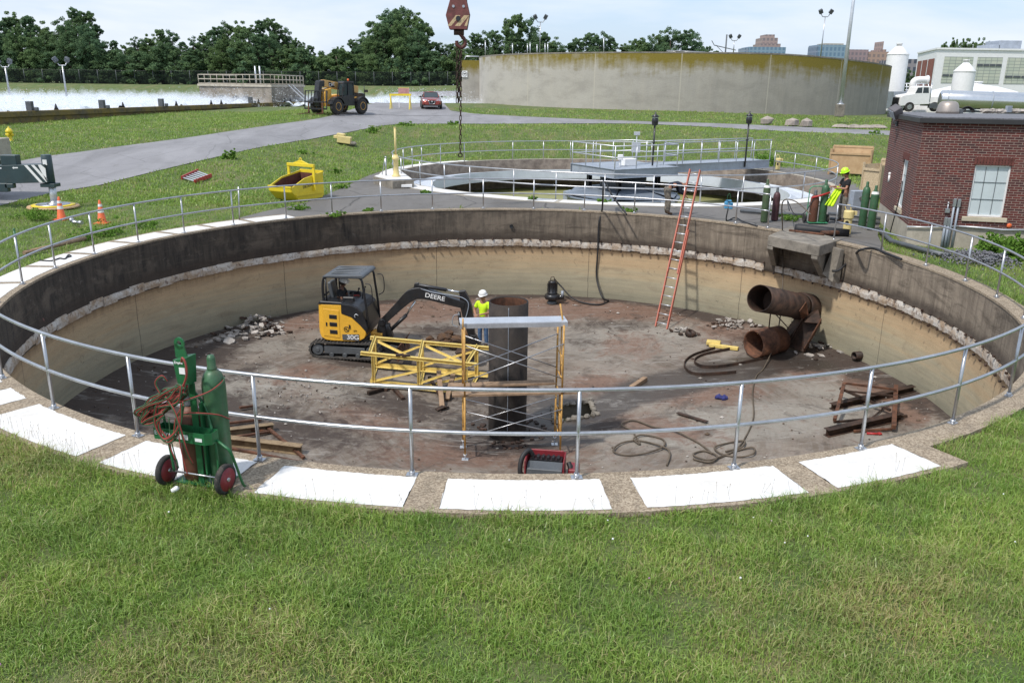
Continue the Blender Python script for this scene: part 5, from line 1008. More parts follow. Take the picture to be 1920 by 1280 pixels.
# ---------------- excavator ----------------
ep = PF(649, 673); ER = rad(-6); ex = thing('mini_excavator', 'yellow and black compact tracked excavator working on the pit floor', 'excavator', ep+Vector((sin(-ER)*.62, .62*cos(ER), 0)), ER)
ex.location.z = flz(ex.location.x, ex.location.y)+.0
XZ = Matrix(((1, 0, 0, 0), (0, 0, 1, 0), (0, 1, 0, 0), (0, 0, 0, 1)))      # prism drawn in x-z, depth along +y
def side(mb, poly, y0, y1, mi=0): return mb.prism(poly, y1-y0, XZ, mi, y0)
def stad(x0, x1, zc, r, n=10): return [(x1+r*cos(a), zc+r*sin(a)) for a in [-PI/2+PI*i/n for i in range(n+1)]]+[(x0-r*cos(a), zc-r*sin(a)) for a in [-PI/2+PI*i/n for i in range(n+1)]]
for sy in (-1, 1):
    y0, y1 = sorted((sy*.48, sy*.78)); out = stad(-.82, .82, .27, .25, 10); inn = stad(-.82, .82, .27, .205, 10); mb = MB()
    n = len(out); vs = [(p[0], y, p[1]) for y in (y0, y1) for p in out]+[(p[0], y, p[1]) for y in (y0, y1) for p in inn]
    fs = []
    for i in range(n):
        j = (i+1) % n; fs += [(i, j, n+j, n+i), (2*n+j, 2*n+i, 3*n+i, 3*n+j), (i, 2*n+i, 2*n+j, j), (n+j, 3*n+j, 3*n+i, n+i)]
    mb.add(vs, fs)
    for i in range(0, n*1):
        pass
    L_ = []; 
    per = [Vector((p[0], 0, p[1])) for p in out]; tot = sum((per[i]-per[(i+1) % n]).length for i in range(n)); st_ = tot/46; acc = 0; i = 0
    for k in range(46):
        s_ = k*st_; a_ = 0
        for i in range(n):
            e = (per[(i+1) % n]-per[i]).length
            if a_+e >= s_: q = per[i].lerp(per[(i+1) % n], (s_-a_)/e); d = (per[(i+1) % n]-per[i]).normalized(); break
            a_ += e
        nn_ = Vector((d.z, 0, -d.x)); mb.box((q.x+nn_.x*.012, (y0+y1)/2, q.z+nn_.z*.012), (.035, .29, .03), M=Matrix.Rotation(-math.atan2(d.z, d.x), 3, 'Y'))
    tr = mb.build('track', M_['tread'], ex, False)
    mb = MB(); side(mb, [(-.62, .16), (.62, .16), (.62, .36), (-.62, .4)], y0+.05, y1-.03)
    for x_ in (-.82, .82): mb.cyl((x_, y0+.04, .27), (x_, y1-.01, .27), .17, n=20); mb.cyl((x_, y0+.02, .27), (x_, y1+.005, .27), .07, n=12)
    for x_ in (-.4, 0, .4): mb.cyl((x_, y0+.03, .12), (x_, y1, .12), .07, n=12)
    mb.build('track_frame', M_['greyd'], tr, False, bevel=.01)
mb = MB(); side(mb, [(-.5, .25), (.6, .25), (.5, .5), (-.4, .5)], -.45, .45); mb.cyl((0, 0, .5), (0, 0, .6), .42, n=24); mb.build('undercarriage', M_['greyd'], ex, False, bevel=.02)
hz0 = .58
def rsec(poly, w, cut=.16):   # side outline pushed out with a rounded back in plan
    mb = MB(); secs = [(-w, .16), (-w+.03, .06), (-w+.10, 0), (w-.10, 0), (w-.03, .06), (w, .16)]
    rings = [[(max(p[0], -.76+c) if p[0] < 0 else min(p[0], .72-c*.3), y, p[1]) for p in poly] for y, c in secs]; mb.ring([[Vector(v) for v in r_] for r_ in rings], False, True, 0, False); return mb
yp = [(-.76, .92), (-.75, .76), (-.68, .65), (-.54, .59), (-.36, .57), (.28, .57), (.48, .60), (.62, .68), (.69, .80), (.70, .95), (.52, 1.12), (.28, 1.36), (-.02, 1.46), (-.02, 1.66), (-.74, 1.66)]
rsec(yp, .755).build('house', M_['yel'], ex, False, bevel=.025, seg=2)
dp = [(-.04, 1.40), (.26, 1.30), (.50, 1.08), (.66, .9), (.72, .78), (.73, 1.0), (.60, 1.48), (.46, 1.62), (.2, 1.70), (-.04, 1.72)]
mb = MB(); side(mb, dp, -.772, .772); mb.build('front_cover', M_['greyd'] if False else M_['black'], ex, False, bevel=.03, seg=2)
mb = MB(); side(mb, [(-.75, 1.662), (0, 1.662), (0, 1.74), (-.66, 1.76)], -.76, .76); mb.build('rear_sill', M_['black'], ex, False, bevel=.02)
mb = MB(); side(mb, [(-.60, .72), (-.10, .66), (-.10, 1.5), (-.58, 1.54)], -.768, -.757); mb.build('side_door', M_['yel'], ex, False, bevel=.006)
for zc in (.84, 1.07, 1.30): mb = MB(); side(mb, [(-.40, zc-.055), (-.17, zc-.065), (-.17, zc+.06), (-.40, zc+.07)], -.776, -.766); mb.build('vent', M_['black'], ex, False, bevel=.015)
for x_, zc in ((-.49, 1.08), (.20, 1.03)): mb = MB(); side(mb, [(x_-.02, zc-.06), (x_+.02, zc-.06), (x_+.02, zc+.05), (x_-.02, zc+.05)], -.78, -.765); mb.build('latch', M_['black'], ex, False)
mb = MB(); side(mb, [(-.03, .62), (.47, .60), (.47, .80), (-.03, .78)], -.775, -.758); pl = mb.build('decal_plate', M_['greyd'], ex, False)
FM_ = lambda x, z, y, rot=0: Matrix.Translation((x, y, z))@Matrix.Rotation(rad(90), 4, 'X')@Matrix.Rotation(rot, 4, 'Z')
text('model_lettering', '30G', .19, M_['white'], FM_(.29, .70, -.781), ex, sx=1.15)
mb = MB(); mb.tube([(.1+.075*cos(t), -.765, .94+.075*sin(t)) for t in [2*PI*i/16 for i in range(16)]], .008, 5, True); mb.tube([(.06, -.765, .93), (.1, -.765, .97), (.10, -.765, .92), (.15, -.765, .91)], .01, 5); mb.build('round_emblem', M_['black'], ex, False)
mb = MB(); mb.tube([(.42+.055*cos(t), -.778, 1.36+.05*sin(t)) for t in [PI*.05+PI*1.3*i/10 for i in range(11)]], .013, 6); mb.build('tie_down_ring', M_['alu'], ex, False)
text('capacity_lettering', 'ZTS', .06, M_['black'], FM_(.36, .9, -.768), ex)
# canopy
cr = MB(); y = -.6
for y in (-.62, .62):
    cr.tube(smooth([(-.58, y, 1.66), (-.60, y, 2.1), (-.56, y, 2.38), (-.46, y, 2.47)], 5), .04, 8); cr.tube(smooth([(.72, y, .95), (.70, y, 1.4), (.62, y, 2.1), (.58, y, 2.38), (.48, y, 2.47)], 5), .035, 8); cr.tube([(-.46, y, 2.47), (.48, y, 2.47)], .04, 8); cr.tube([(-.5, y, 1.72), (-.5, y, 2.42)], .025, 6)
cr.tube([(-.58, -.62, 1.9), (-.58, .62, 1.9)], .03, 6); cr.build('canopy_frame', M_['black'], ex, False)
mb = MB(); side(mb, [(-.60, 2.44), (-.52, 2.52), (.60, 2.56), (.66, 2.50), (.64, 2.44)], -.68, .68); rf = mb.build('canopy_roof', M_['greyd'], ex, False, bevel=.03, seg=2)
for k in range(5): mb = MB(); mb.box((.05, -.44+k*.22, 2.555), (.85, .08, .025)); mb.build('roof_rib', M_['greyd'], rf, False, bevel=.01)
mb = MB(); mb.tube(smooth([(.70, -.66, 2.3), (.86, -.68, 2.25), (.88, -.68, 1.8), (.72, -.67, 1.66)], 5), .014, 6); mb.tube(smooth([(.70, .66, 2.3), (.86, .68, 2.25), (.88, .68, 1.8), (.72, .67, 1.66)], 5), .014, 6); mb.build('grab_rail', M_['black'], ex, False)
mb = MB(); mb.box((-.30, 0, 1.60), (.5, .5, .14)); mb.box((-.50, 0, 1.93), (.13, .44, .56), M=Matrix.Rotation(-.15, 3, 'Y')); mb.build('seat', M_['greyd'], ex, False, bevel=.05, seg=3)
for y in (-.34, .34): mb = MB(); mb.box((.08, y, 1.74), (.36, .12, .16)); mb.build('armrest_console', M_['black'], ex, False, bevel=.03)
mb = MB()
for y in (-.32, .32): mb.cyl((.16, y, 1.78), (.20, y, 1.90), .018, n=8); mb.ball((.205, y, 1.91), .035, 8)
for y in (-.1, .1): mb.cyl((.42, y, 1.7), (.46, y, 2.02), .014, n=8); mb.ball((.465, y, 2.03), .026, 8)
mb.build('levers', M_['black'], ex, False)
# boom in the middle plane
def arm(pts, hw, w, n=6):
    p = smooth([V(a, 0, b) for a, b in pts], n); k = len(p); hs = np.interp(np.linspace(0, 1, k), np.linspace(0, 1, len(hw)), hw); up, dn = [], []
    for i in range(k):
        d = (p[min(i+1, k-1)]-p[max(i-1, 0)]).normalized(); nn_ = V(-d.z, 0, d.x); up.append((p[i].x+nn_.x*hs[i], p[i].z+nn_.z*hs[i])); dn.append((p[i].x-nn_.x*hs[i], p[i].z-nn_.z*hs[i]))
    mb = MB(); side(mb, up+dn[::-1], -w, w); return mb
arm([(.98, .98), (1.22, 1.22), (1.55, 1.55), (1.86, 1.84), (2.15, 1.94), (2.5, 1.88), (3.0, 1.74), (3.50, 1.62)], [.10, .11, .13, .17, .165, .15, .12, .10], .10).build('boom', M_['black'], ex, False, bevel=.012)
text('boom_lettering', 'DEERE', .19, M_['white'], FM_(2.62, 1.845, -.105, -.19), ex, sx=1.12)
mb = MB(); mb.cyl((1.2, -.0, .72), (1.72, 0, 1.23), .055, n=12); mb.build('boom_cylinder', M_['black'], ex, False); mb = MB(); mb.cyl((1.72, 0, 1.23), (2.0, 0, 1.66), .03, n=10); mb.build('cylinder_rod', M_['silver'], ex, False)
mb = MB(); mb.cyl((2.06, 0, 2.17), (2.95, 0, 2.05), .055, n=12); side(mb, [(1.95, 2.0), (2.2, 2.0), (2.12, 2.24), (2.0, 2.22)], -.05, .05); mb.build('arm_cylinder', M_['black'], ex, False, bevel=.008)
mb = MB(); mb.cyl((2.95, 0, 2.05), (3.42, 0, 1.98), .03, n=10); mb.build('cylinder_rod', M_['silver'], ex, False)
mb = MB(); side(mb, [(3.34, 2.04), (3.50, 2.06), (3.62, 1.86), (3.72, 1.55), (3.80, .72), (3.70, .62), (3.60, .7), (3.45, 1.2), (3.38, 1.52)], -.085, .085); mb.build('dipper_arm', M_['black'], ex, False, bevel=.012)
mb = MB(); mb.cyl((3.32, 0, 1.4), (3.36, 0, 1.0), .05, n=12); mb.build('bucket_cylinder', M_['black'], ex, False); mb = MB(); mb.cyl((3.36, 0, 1.0), (3.50, 0, .62), .026, n=8); mb.build('cylinder_rod', M_['silver'], ex, False)
mb = MB(); side(mb, [(3.46, .66), (3.9, .52), (3.92, .42), (3.5, .5)], -.06, .06); side(mb, [(3.66, .72), (3.82, .72), (3.98, .4), (3.84, .3), (3.66, .5)], -.11, .11); mb.build('linkage', M_['black'], ex, False, bevel=.01)
mb = MB(); mb.tube(smooth([(2.2, -.09, 2.08), (2.6, -.11, 1.98), (3.1, -.12, 1.93), (3.45, -.12, 1.86), (3.62, -.12, 1.7), (3.58, -.11, 1.4), (3.5, -.11, 1.2), (3.35, -.1, 1.12)], 6), .014, 6); mb.tube(smooth([(3.36, -.1, 1.35), (3.18, -.12, 1.3), (3.14, -.12, 1.05), (3.3, -.1, .96)], 6), .012, 6); mb.build('hydraulic_hose', M_['greyp'], ex, False)
mb = MB()
prb = [(3.78, .38), (3.92, .30), (3.88, .04), (3.66, -.02), (3.38, .06), (3.22, .22), (3.36, .26), (3.6, .3)]
side(mb, prb, -.32, .32); mb.build('bucket', M_['rustd'], ex, False, bevel=.02)
mb = MB(); side(mb, [(.84, .5), (1.30, .52), (1.26, .78), (1.05, 1.08), (.9, 1.05), (.82, .8)], -.1, .1); mb.cyl((1.0, -.14, 1.0), (1.0, .14, 1.0), .11, n=16); mb.cyl((1.12, 0, .48), (1.12, 0, .95), .11, n=14); mb.build('swing_post', M_['black'], ex, False, bevel=.015)
mb = MB(); side(mb, [(.66, .5), (1.0, .5), (1.0, .66), (.66, .7)], -.2, .2); mb.build('swing_bracket', M_['tele'], ex, False, bevel=.01)
bl = []
for k in range(7): t = k/6; bl.append((1.62-.10*sin(PI*t)+.0, .02+.44*t))
mb = MB(); side(mb, bl+[(x+.03, z) for x, z in bl[::-1]], -.78, .78); mb.build('dozer_blade', M_['rust'], ex, False)
mb = MB(); 
for y in (-.35, .35): side(mb, [(.5, .28), (1.58, .12), (1.58, .24), (.5, .40)], y-.05, y+.05)
mb.build('blade_arm', M_['black'], ex, False)
# soil and steel scrap under the bucket
ps = PF(842, 645); mb = MB()
for k in range(34): mb.rock(ps+V(random.gauss(0, .42), random.gauss(0, .28), random.uniform(.02, .22)), (random.uniform(.2, .55), random.uniform(.2, .4), random.uniform(.12, .3)), k, 7, 0, random.random()*6)
tag(mb.build('soil_heap', mat('orange_brown_debris', (.26, .13, .055), .95, 0, .5, 5, c2=(.06, .04, .03), bmp=.4)), 'heap of orange brown scrap under the bucket of the excavator', 'debris heap', kind=None)
# operator
op = ex.matrix_basis
def seat_loc(x, y, z): c, s = cos(ER), sin(ER); return ex.location+V(x*c-y*s, x*s+y*c, z)
person('operator in black shirt, red gloves and white hard hat sitting in the excavator', seat_loc(-.26, -.06, .61), ER, stand(pelvis=(0, 0, .92), chest=(.02, 0, 1.24), neck=(.06, 0, 1.43), head=(.10, 0, 1.53), shl=(.03, .19, 1.35), shr=(.03, -.19, 1.35), ell=(.14, .27, 1.10), elr=(.14, -.27, 1.10), hal=(.38, .28, 1.10), har=(.38, -.28, 1.08), hpl=(.02, .1, .90), hpr=(.02, -.1, .90), knl=(.44, .14, .88), knr=(.44, -.14, .88), anl=(.56, .13, .78-.28), anr=(.56, -.13, .78-.28)), 'blackcl', 'blackcl', 'hatw', 'skind', 'short', 'red')
# worker behind the column
person('worker in lime green shirt, white hard hat and jeans behind the tall steel column', PF(906, 648), rad(-115), stand(ell=(.06, .28, 1.14), elr=(.06, -.28, 1.14), hal=(.30, .10, 1.12), har=(.30, -.12, 1.08), look=(.9, 0, -.25)), 'vis', 'jean', 'hatw')
# ---------------- column ----------------
cp = PF(951, 816); cp.z = -4.16; ctop = -.66; CRr = .475
co = thing('steel_column', 'tall blackened open-topped steel pipe column standing in the middle of the pit', 'steel column', cp)
mb = MB(); mb.lathe([(CRr-.025, 3.0), (CRr-.025, ctop-cp.z), (CRr, ctop-cp.z), (CRr, 0)], (0, 0, 0), n=48, caps=False); mb.build('pipe', M_['colm'], co, False)
mb = MB(); mb.lathe([(CRr-.03, ctop-cp.z-.02), (CRr-.03, .3)], n=48, caps=False); mb.lathe([(CRr-.04, 1.2), (.01, 1.2)], n=48, caps=False); mb.build('inner_lining', M_['rust'], co, False)
mb = MB(); sa = math.atan2(-cp.y, .006*cp.y-cp.x); pts = []
for k in range(60): pts.append(V((CRr+.002)*cos(sa)+.007*noise.noise(V(k, 3, 1)), (CRr+.002)*sin(sa), .2+(ctop-cp.z-.25)*k/59))
mb.tube(pts, [.008+.006*abs(noise.noise(V(k*.7, 1, 1))) for k in range(60)], 5); mb.build('weld_seam', M_['greyp'], co, False)
mb = MB(); mb.lathe([(CRr, .0), (.62, .0), (.62, .035), (CRr, .04)], n=40); mb.build('base_flange', M_['rustd'], co, False)
mb = MB()
for k in range(60):
    a = random.random()*6.3; r = random.uniform(.55, 1.05); q = cp+V(cos(a)*r, sin(a)*r, 0); q.z = flz(q.x, q.y)+.02; mb.rock(q, (random.uniform(.05, .2), random.uniform(.05, .16), random.uniform(.03, .09)), k, 6, 0, a)
tag(mb.build('cut_scrap', M_['rustd']), 'ring of dark scrap and slag round the foot of the column', 'scrap', kind='stuff')
# ---------------- scaffold ----------------
A_, B_ = PF(872, 861), PF(1050, 855); dz_ = min(A_.z, B_.z); sx_ = (B_-A_); sx_.z = 0; sl_ = sx_.length; sx_.normalize(); sy_ = V(-sx_.y, sx_.x, 0); FD = .80
sc = thing('scaffold', 'two-lift orange scaffold with an aluminium deck and crossed braces around the column', 'scaffold', A_)
S_ = lambda x, y, z: V(A_.x, A_.y, 0)+sx_*x+sy_*y+V(0, 0, z)
top = -.80; mid = (top+dz_)/2-.05
for x_ in (0, sl_):
    for lift, (z0, z1) in enumerate(((dz_+.12, mid), (mid+.01, top))):
        mb = MB()
        for y_ in (0, FD): mb.cyl(S_(x_, y_, z0), S_(x_, y_, z1), .022, n=8)
        for y_ in (.2, FD-.2) if False else (): pass
        mb.tube([S_(x_, 0, z1-.06), S_(x_, FD, z1-.06)], .02, 8); mb.tube([S_(x_, 0, z0+.35), S_(x_, FD, z0+.35)], .018, 8); mb.tube([S_(x_, 0, z0+.85), S_(x_, FD, z0+.85)], .016, 8)
        mb.tube([S_(x_, .3, z0+.35), S_(x_, .3, z1-.06)], .015, 6); mb.tube([S_(x_, 0, z0+.35), S_(x_, .3, z0+.85)], .014, 6)
        mb.build('end_frame', M_['frp'], sc)
    for y_ in (0, FD): mb = MB(); q = S_(x_, y_, flz(*S_(x_, y_, 0)[:2])); mb.cyl(q+V(0, 0, .01), V(q.x, q.y, dz_+.3), .014, n=8); mb.box(q+V(0, 0, .006), (.15, .15, .012)); mb.cyl(V(q.x, q.y, dz_+.1), V(q.x, q.y, dz_+.14), .045, n=6); mb.build('screw_jack', M_['alu'], sc)
for y_ in (0, FD):
    for (a, b) in ((top-.42, mid+.38), (mid+.38, top-.42), (mid-.35, dz_+.55), (dz_+.55, mid-.35)): mb = MB(); o_ = .02 if a > b else -.02; mb.tube([S_(0, y_+o_, a), S_(sl_, y_+o_, b)], .013, 6); mb.build('cross_brace', M_['galv'], sc)
dk = MB(); dk.box(S_(sl_/2, .30, top+.065), (sl_+.18, .48, .012), rz=math.atan2(sx_.y, sx_.x)); 
for y_ in (.06, .54): dk.box(S_(sl_/2, y_, top+.01), (sl_+.18, .03, .10), rz=math.atan2(sx_.y, sx_.x))
dk.build('deck', M_['alu'], sc)
mb = MB(); mb.tube([S_(-.03, .0, top-.05), S_(-.03, .0, top+.2)], .018, 6); mb.tube([S_(sl_+.02, .2, top-.05), S_(sl_-.05, .3, top+.42)], .02, 6); mb.build('coupling_pin', M_['frp'], sc)
for k, (y_, x0, x1) in enumerate(((.02, -.28, sl_+.35), (.62, -.30, sl_-.05))):
    z = mid+.02-.0*k; mb = MB(); mb.box(S_((x0+x1)/2, y_+.13, z), (x1-x0, .25, .045), rz=math.atan2(sx_.y, sx_.x)+(.02 if k else -.01))
    tag(mb.build('scaffold_plank', M_['wood']), ('weathered timber plank at mid height of the scaffold, on the near side of the column', 'weathered timber plank at mid height of the scaffold, on the far side of the column')[k], 'plank', 'timber planks across the scaffold')
# ---------------- yellow truss ----------------
a, b, c, d = PF(694, 722), PF(886, 742), PF(915, 709), PF(704, 690); tz_ = .92
ty = thing('truss_frame', 'long pale yellow steel box truss lying on the floor by the excavator', 'steel truss', a)
U = lambda v: v+V(0, 0, tz_); am, bm_ = a.lerp(b, .48), a.lerp(b, .94); dm, cm = d.lerp(c, .42), d.lerp(c, .90)
e0 = a.lerp(b, .04)
def member(n_, fn, *q, **k): mb = MB(); getattr(mb, fn)(*q, **k); mb.build(n_, M_['yel2'], ty)
ext_ = (b-a)*.04; up_ = V(0, 0, .06)
member('chord', 'ibeam', U(a)-ext_*2+up_*0, U(b)+ext_, .11, .09, .014); member('chord', 'ibeam', U(d)-ext_, U(c)+ext_, .11, .09, .014)
member('chord', 'angle', a+up_, b+up_, .12, .014); member('chord', 'angle', d+up_, c+up_, .12, .014)
for lo in (e0, am, bm_): member('upright', 'ibeam', lo+up_, U(lo)-up_, .10, .08, .012, up=(b-a))
for lo in (d, dm, cm): member('upright', 'ibeam', lo+up_, U(lo)-up_, .12, .10, .012, up=(b-a))
for q in ((e0+up_*2, am-up_*0+V(0, 0, .55)), (U(e0)-up_, e0.lerp(am, .0)+V(0, 0, .4)), (am+up_*3, U(bm_)-up_*2), (d+up_*2, U(dm)-up_*2), (dm+up_*3, U(cm)-up_*2), (U(d)-up_, U(am)-up_*1.2), (U(dm)-up_*1.2, U(b)-up_*1.5), (am+up_*1.2, cm+up_*1.2)): member('brace', 'angle', q[0], q[1], .055, .012)
for q in ((a, d), (am, dm), (bm_, cm), (U(a), U(d)), (U(am), U(dm)), (U(bm_), U(cm))): member('cross_member', 'angle', q[0]+V(0, 0, .03), q[1]+V(0, 0, .03), .07, .012)
for s_ in (.30, .36): mb = MB(); q = U(a.lerp(b, s_))+V(0, 0, .06); mb.box(q, (.22, .12, .05), rz=.2); mb.build('torn_plate', M_['rustd'], ty)
# offcuts beside the truss
def scrap(label, pts, w=.12, h=None, m='rustd', name='steel_offcut', cat='steel scrap', grp=None, fn='bar'):
    q = [PF(*p[:2])+V(0, 0, p[2] if len(p) > 2 else w/2) for p in pts]; mb = MB()
    for u, v in zip(q[:-1], q[1:]): getattr(mb, fn)(u, v, w, h) if fn == 'bar' else mb.ibeam(u, v, w, h or w, .012)
    return tag(mb.build(name, M_[m], bevel=.004), label, cat, grp)
scrap('long rusty bar lying left of the yellow truss foot', [(665, 722), (727, 733)], .09); scrap('dark rusty bar under the left end of the yellow truss', [(690, 740), (735, 727), (756, 750, .03)], .10)
scrap('short timber prop leaning below the near yellow chord', [(823, 727, .5), (829, 766, .05)], .13, .07, 'wood', 'timber_prop', 'timber'); scrap('second timber prop beside the near yellow chord, leaning right', [(850, 727, .4), (838, 752, .05)], .13, .07, 'wood', 'timber_prop', 'timber')
scrap('rusty angle piece crossing the short timber props', [(805, 725, .3), (824, 742, .05)], .08); scrap('curved rusty scrap plate near the timber props', [(818, 770, .03), (832, 768, .1), (838, 764, .03)], .16, .03)
# ---------------- ladder ----------------
f0, f1 = PF(1229, 612), PF(1251, 617); rimp = T1(ang1(P(1283, 408)), -.05, .0); tl = PY(1296, 318, rimp.y+.35); tr_ = PY(1313, 321, rimp.y+.35)
la = thing('extension_ladder', 'tall orange extension ladder leaning on the pit rim', 'ladder', f0.lerp(f1, .5))
cen0 = f0.lerp(f1, .5); cen1 = tl.lerp(tr_, .5); wv = (f1-f0).normalized()*.22; ln = (cen1-cen0); nn_ = ln.cross(wv).normalized(); nn_ = nn_ if nn_.y < 0 else -nn_
for nm_, s0, s1, off, ww in (('base_section', 0, .62, 0, .22), ('fly_section', .34, 1.0, .05, .19)):
    w2 = wv.normalized()*ww; sec = None
    for k, sg in enumerate((-1, 1)):
        mb = MB(); mb.ext(cen0.lerp(cen1, s0)+w2*sg+nn_*off, cen0.lerp(cen1, s1)+w2*sg+nn_*off, [(-.018, -.045), (.018, -.045), (.018, .045), (-.018, .045)], up=nn_); mb.build('rail', M_['ladr'], la)
    n_ = int(ln.length*(s1-s0)/.305)
    for k in range(n_): q = cen0.lerp(cen1, s0+(s1-s0)*(k+.5)/n_)+nn_*off; mb = MB(); mb.cyl(q-w2, q+w2, .017, n=8); mb.build('rung', M_['alu'], la)
# ---------------- pump and black hose ----------------
q = PF(1035, 569); pm = thing('submersible_pump', 'dark submersible pump standing on the floor near the far pit wall', 'pump', q)
mb = MB(); mb.lathe([(.16, 0), (.2, .03), (.16, .1), (.12, .13)], n=16); mb.build('strainer_base', M_['greyd'], pm, False)
mb = MB(); mb.lathe([(.12, .13), (.26, .18), (.29, .26), (.27, .34), (.19, .38)], n=20); mb.cyl((.2, -.05, .25), (.42, -.08, .27), .08, n=12); mb.build('volute', M_['black'], pm, False)
mb = MB(); mb.lathe([(.19, .38), (.19, .42), (.155, .45), (.155, .78), (.17, .80), (.1, .86)], n=20); 
for k in range(8): a_ = k*PI/4; mb.box((cos(a_)*.17, sin(a_)*.17, .6), (.03, .02, .3), rz=a_)
mb.build('motor', M_['black'], pm, False)
mb = MB(); mb.tube(smooth([(-.08, 0, .84), (-.05, 0, .98), (.05, 0, .98), (.08, 0, .84)], 4), .012, 6); mb.build('lifting_bail', M_['rustd'], pm, False)
mb = MB(); mb.cyl((.36, -.1, .27), (.36, -.1, .5), .05, n=10); mb.build('outlet_elbow', M_['greyp'], pm, False)
def hose(name, label, pts, r, m, cat='hose', grp=None, k=8, n=6):
    mb = MB(); mb.tube(smooth(pts, k), r, n); return tag(mb.build(name, M_[m]), label, cat, grp)
far = lambda px, py, z: P(px, py, z)
wl = lambda px, dz: min([T1(rad(a_), -.06, dz) for a_ in np.arange(0, 181, .5)], key=lambda v: abs(proj(v)[0]-px))
hose('discharge_hose', 'black hose hanging from the far railing down the wall to the pump', [P(1175, 402, .05), P(1150, 370, .5), P(1133, 340, 1.0), P(1131, 352, 1.02), wl(1128, .1), wl(1124, -.4), wl(1120, -1.4), wl(1119, -2.4), wl(1128, -3.0)+V(0, -.5, 0), PF(1141, 566)+V(0, 0, .04), PF(1120, 573)+V(0, 0, .04), PF(1078, 567)+V(0, 0, .1), PF(1050, 560)+V(0, 0, .5), PF(1038, 560)+V(0, 0, .75)], .03, 'blkhose')
# ---------------- right hand side of the pit ----------------
zw = -2.2; aW = min([rad(a_) for a_ in np.arange(0, 60, .1)], key=lambda q: abs(proj(T1(q, 0, zw))[0]-1517)); Wp = T1(aW, .05, zw)
fe_ = PY(1424, 559, 22.5)
bp = thing('inlet_pipe', 'large rusty open steel pipe jutting from the pit wall under the platform', 'pipe', fe_)
mb = MB(); ln_ = (Wp-fe_).length; rr = .385; mb.lathe([(rr-.02, 1.4), (rr-.02, 0), (rr, 0), (rr, ln_*.72), (rr+.012, ln_*.72+.01), (rr+.012, ln_*.72+.04), (rr, ln_*.72+.05), (rr, ln_)], fe_, Wp-fe_, n=40, caps=False); mb.build('barrel', M_['rustd'], bp)
mb = MB(); mb.lathe([(rr-.022, .0), (rr-.022, ln_)], fe_, Wp-fe_, n=40, caps=False); mb.lathe([(rr-.03, .9), (.01, .9)], fe_, Wp-fe_, n=40, caps=False); mb.build('inner_lining', M_['rustd'], bp)
mb = MB(); mb.lathe([(rr, ln_-.75), (rr+.05, ln_-.72), (rr+.05, ln_-.05), (rr+.05, ln_+.9)], fe_, Wp-fe_, n=40, caps=False); mb.build('wall_collar', M_['rustd'], bp)
lz = PF(1412, 668).z+.42; l0 = P(1413, 645, lz); l1 = P(1462, 636, lz); lp_ = thing('pipe_stub', 'short rusty open pipe lying on the floor below the jutting pipe', 'pipe', l0-V(0, 0, .42))
mb = MB(); L_ = (l1-l0).length; mb.lathe([(.38, L_), (.38, 0), (.42, 0), (.42, L_*.55), (.44, L_*.56), (.44, L_*.6), (.42, L_*.62), (.42, L_), (.38, L_)], l0, l1-l0, n=36, caps=False); mb.build('barrel', M_['rust'], lp_)
mb = MB(); mb.bar(l0+V(.5, .3, .40), l0+V(.5, .3, .95), .03); mb.bar(l0+V(.4, .3, 1.1), l0+V(1.1, .2, .4), .03); mb.build('bent_rod', M_['rustd'], lp_)
ch_ = thing('torn_chute', 'torn dark steel chute leaning from the wall down to the floor beside the pipe stub', 'steel chute', PF(1480, 655))
def plate(pts, t, nm, m='rustd', par=ch_):
    pts = [Vector(p) for p in pts]; n_ = (pts[1]-pts[0]).cross(pts[2]-pts[0]).normalized()*t; mb = MB(); mb.hexa(pts, [p+n_ for p in pts]); mb.build(nm, M_[m], par)
b0_, b1_ = PF(1478, 652)+V(0, 0, .03), PF(1508, 662)+V(0, 0, .03); t0_, t1_ = P(1505, 602, -2.35), P(1540, 606, -2.35)
plate([b0_, b1_, t1_, t0_], .03, 'chute_floor'); sidev = V(-.12, -.30, .22); plate([b1_, b1_+sidev, t1_+sidev, t1_], .03, 'chute_side', 'rust'); plate([b0_, b0_+sidev*.7, t0_+sidev*.7, t0_], .03, 'chute_side')
b2_, b3_ = PF(1458, 645)+V(0, 0, .03), PF(1470, 652)+V(0, 0, .03); t2_, t3_ = P(1502, 585, -2.2), P(1512, 592, -2.2); plate([b2_, b3_, t3_, t2_], .05, 'torn_web')
plate([P(1509, 588, -2.2), P(1534, 580, -2.0), P(1540, 606, -2.3), P(1508, 604, -2.3)], .03, 'gusset'); plate([P(1500, 583, -1.9), P(1512, 566, -1.7), P(1516, 590, -2.1), P(1504, 600, -2.3)], .03, 'torn_flap', 'rust')
mb = MB()
for k in range(16): t = k/16; q = b2_.lerp(t2_, t); mb.rock(q+V(0, -.03, .03), (.10, .08, .12), k, 6)
mb.build('torn_teeth', M_['rustd'], ch_)
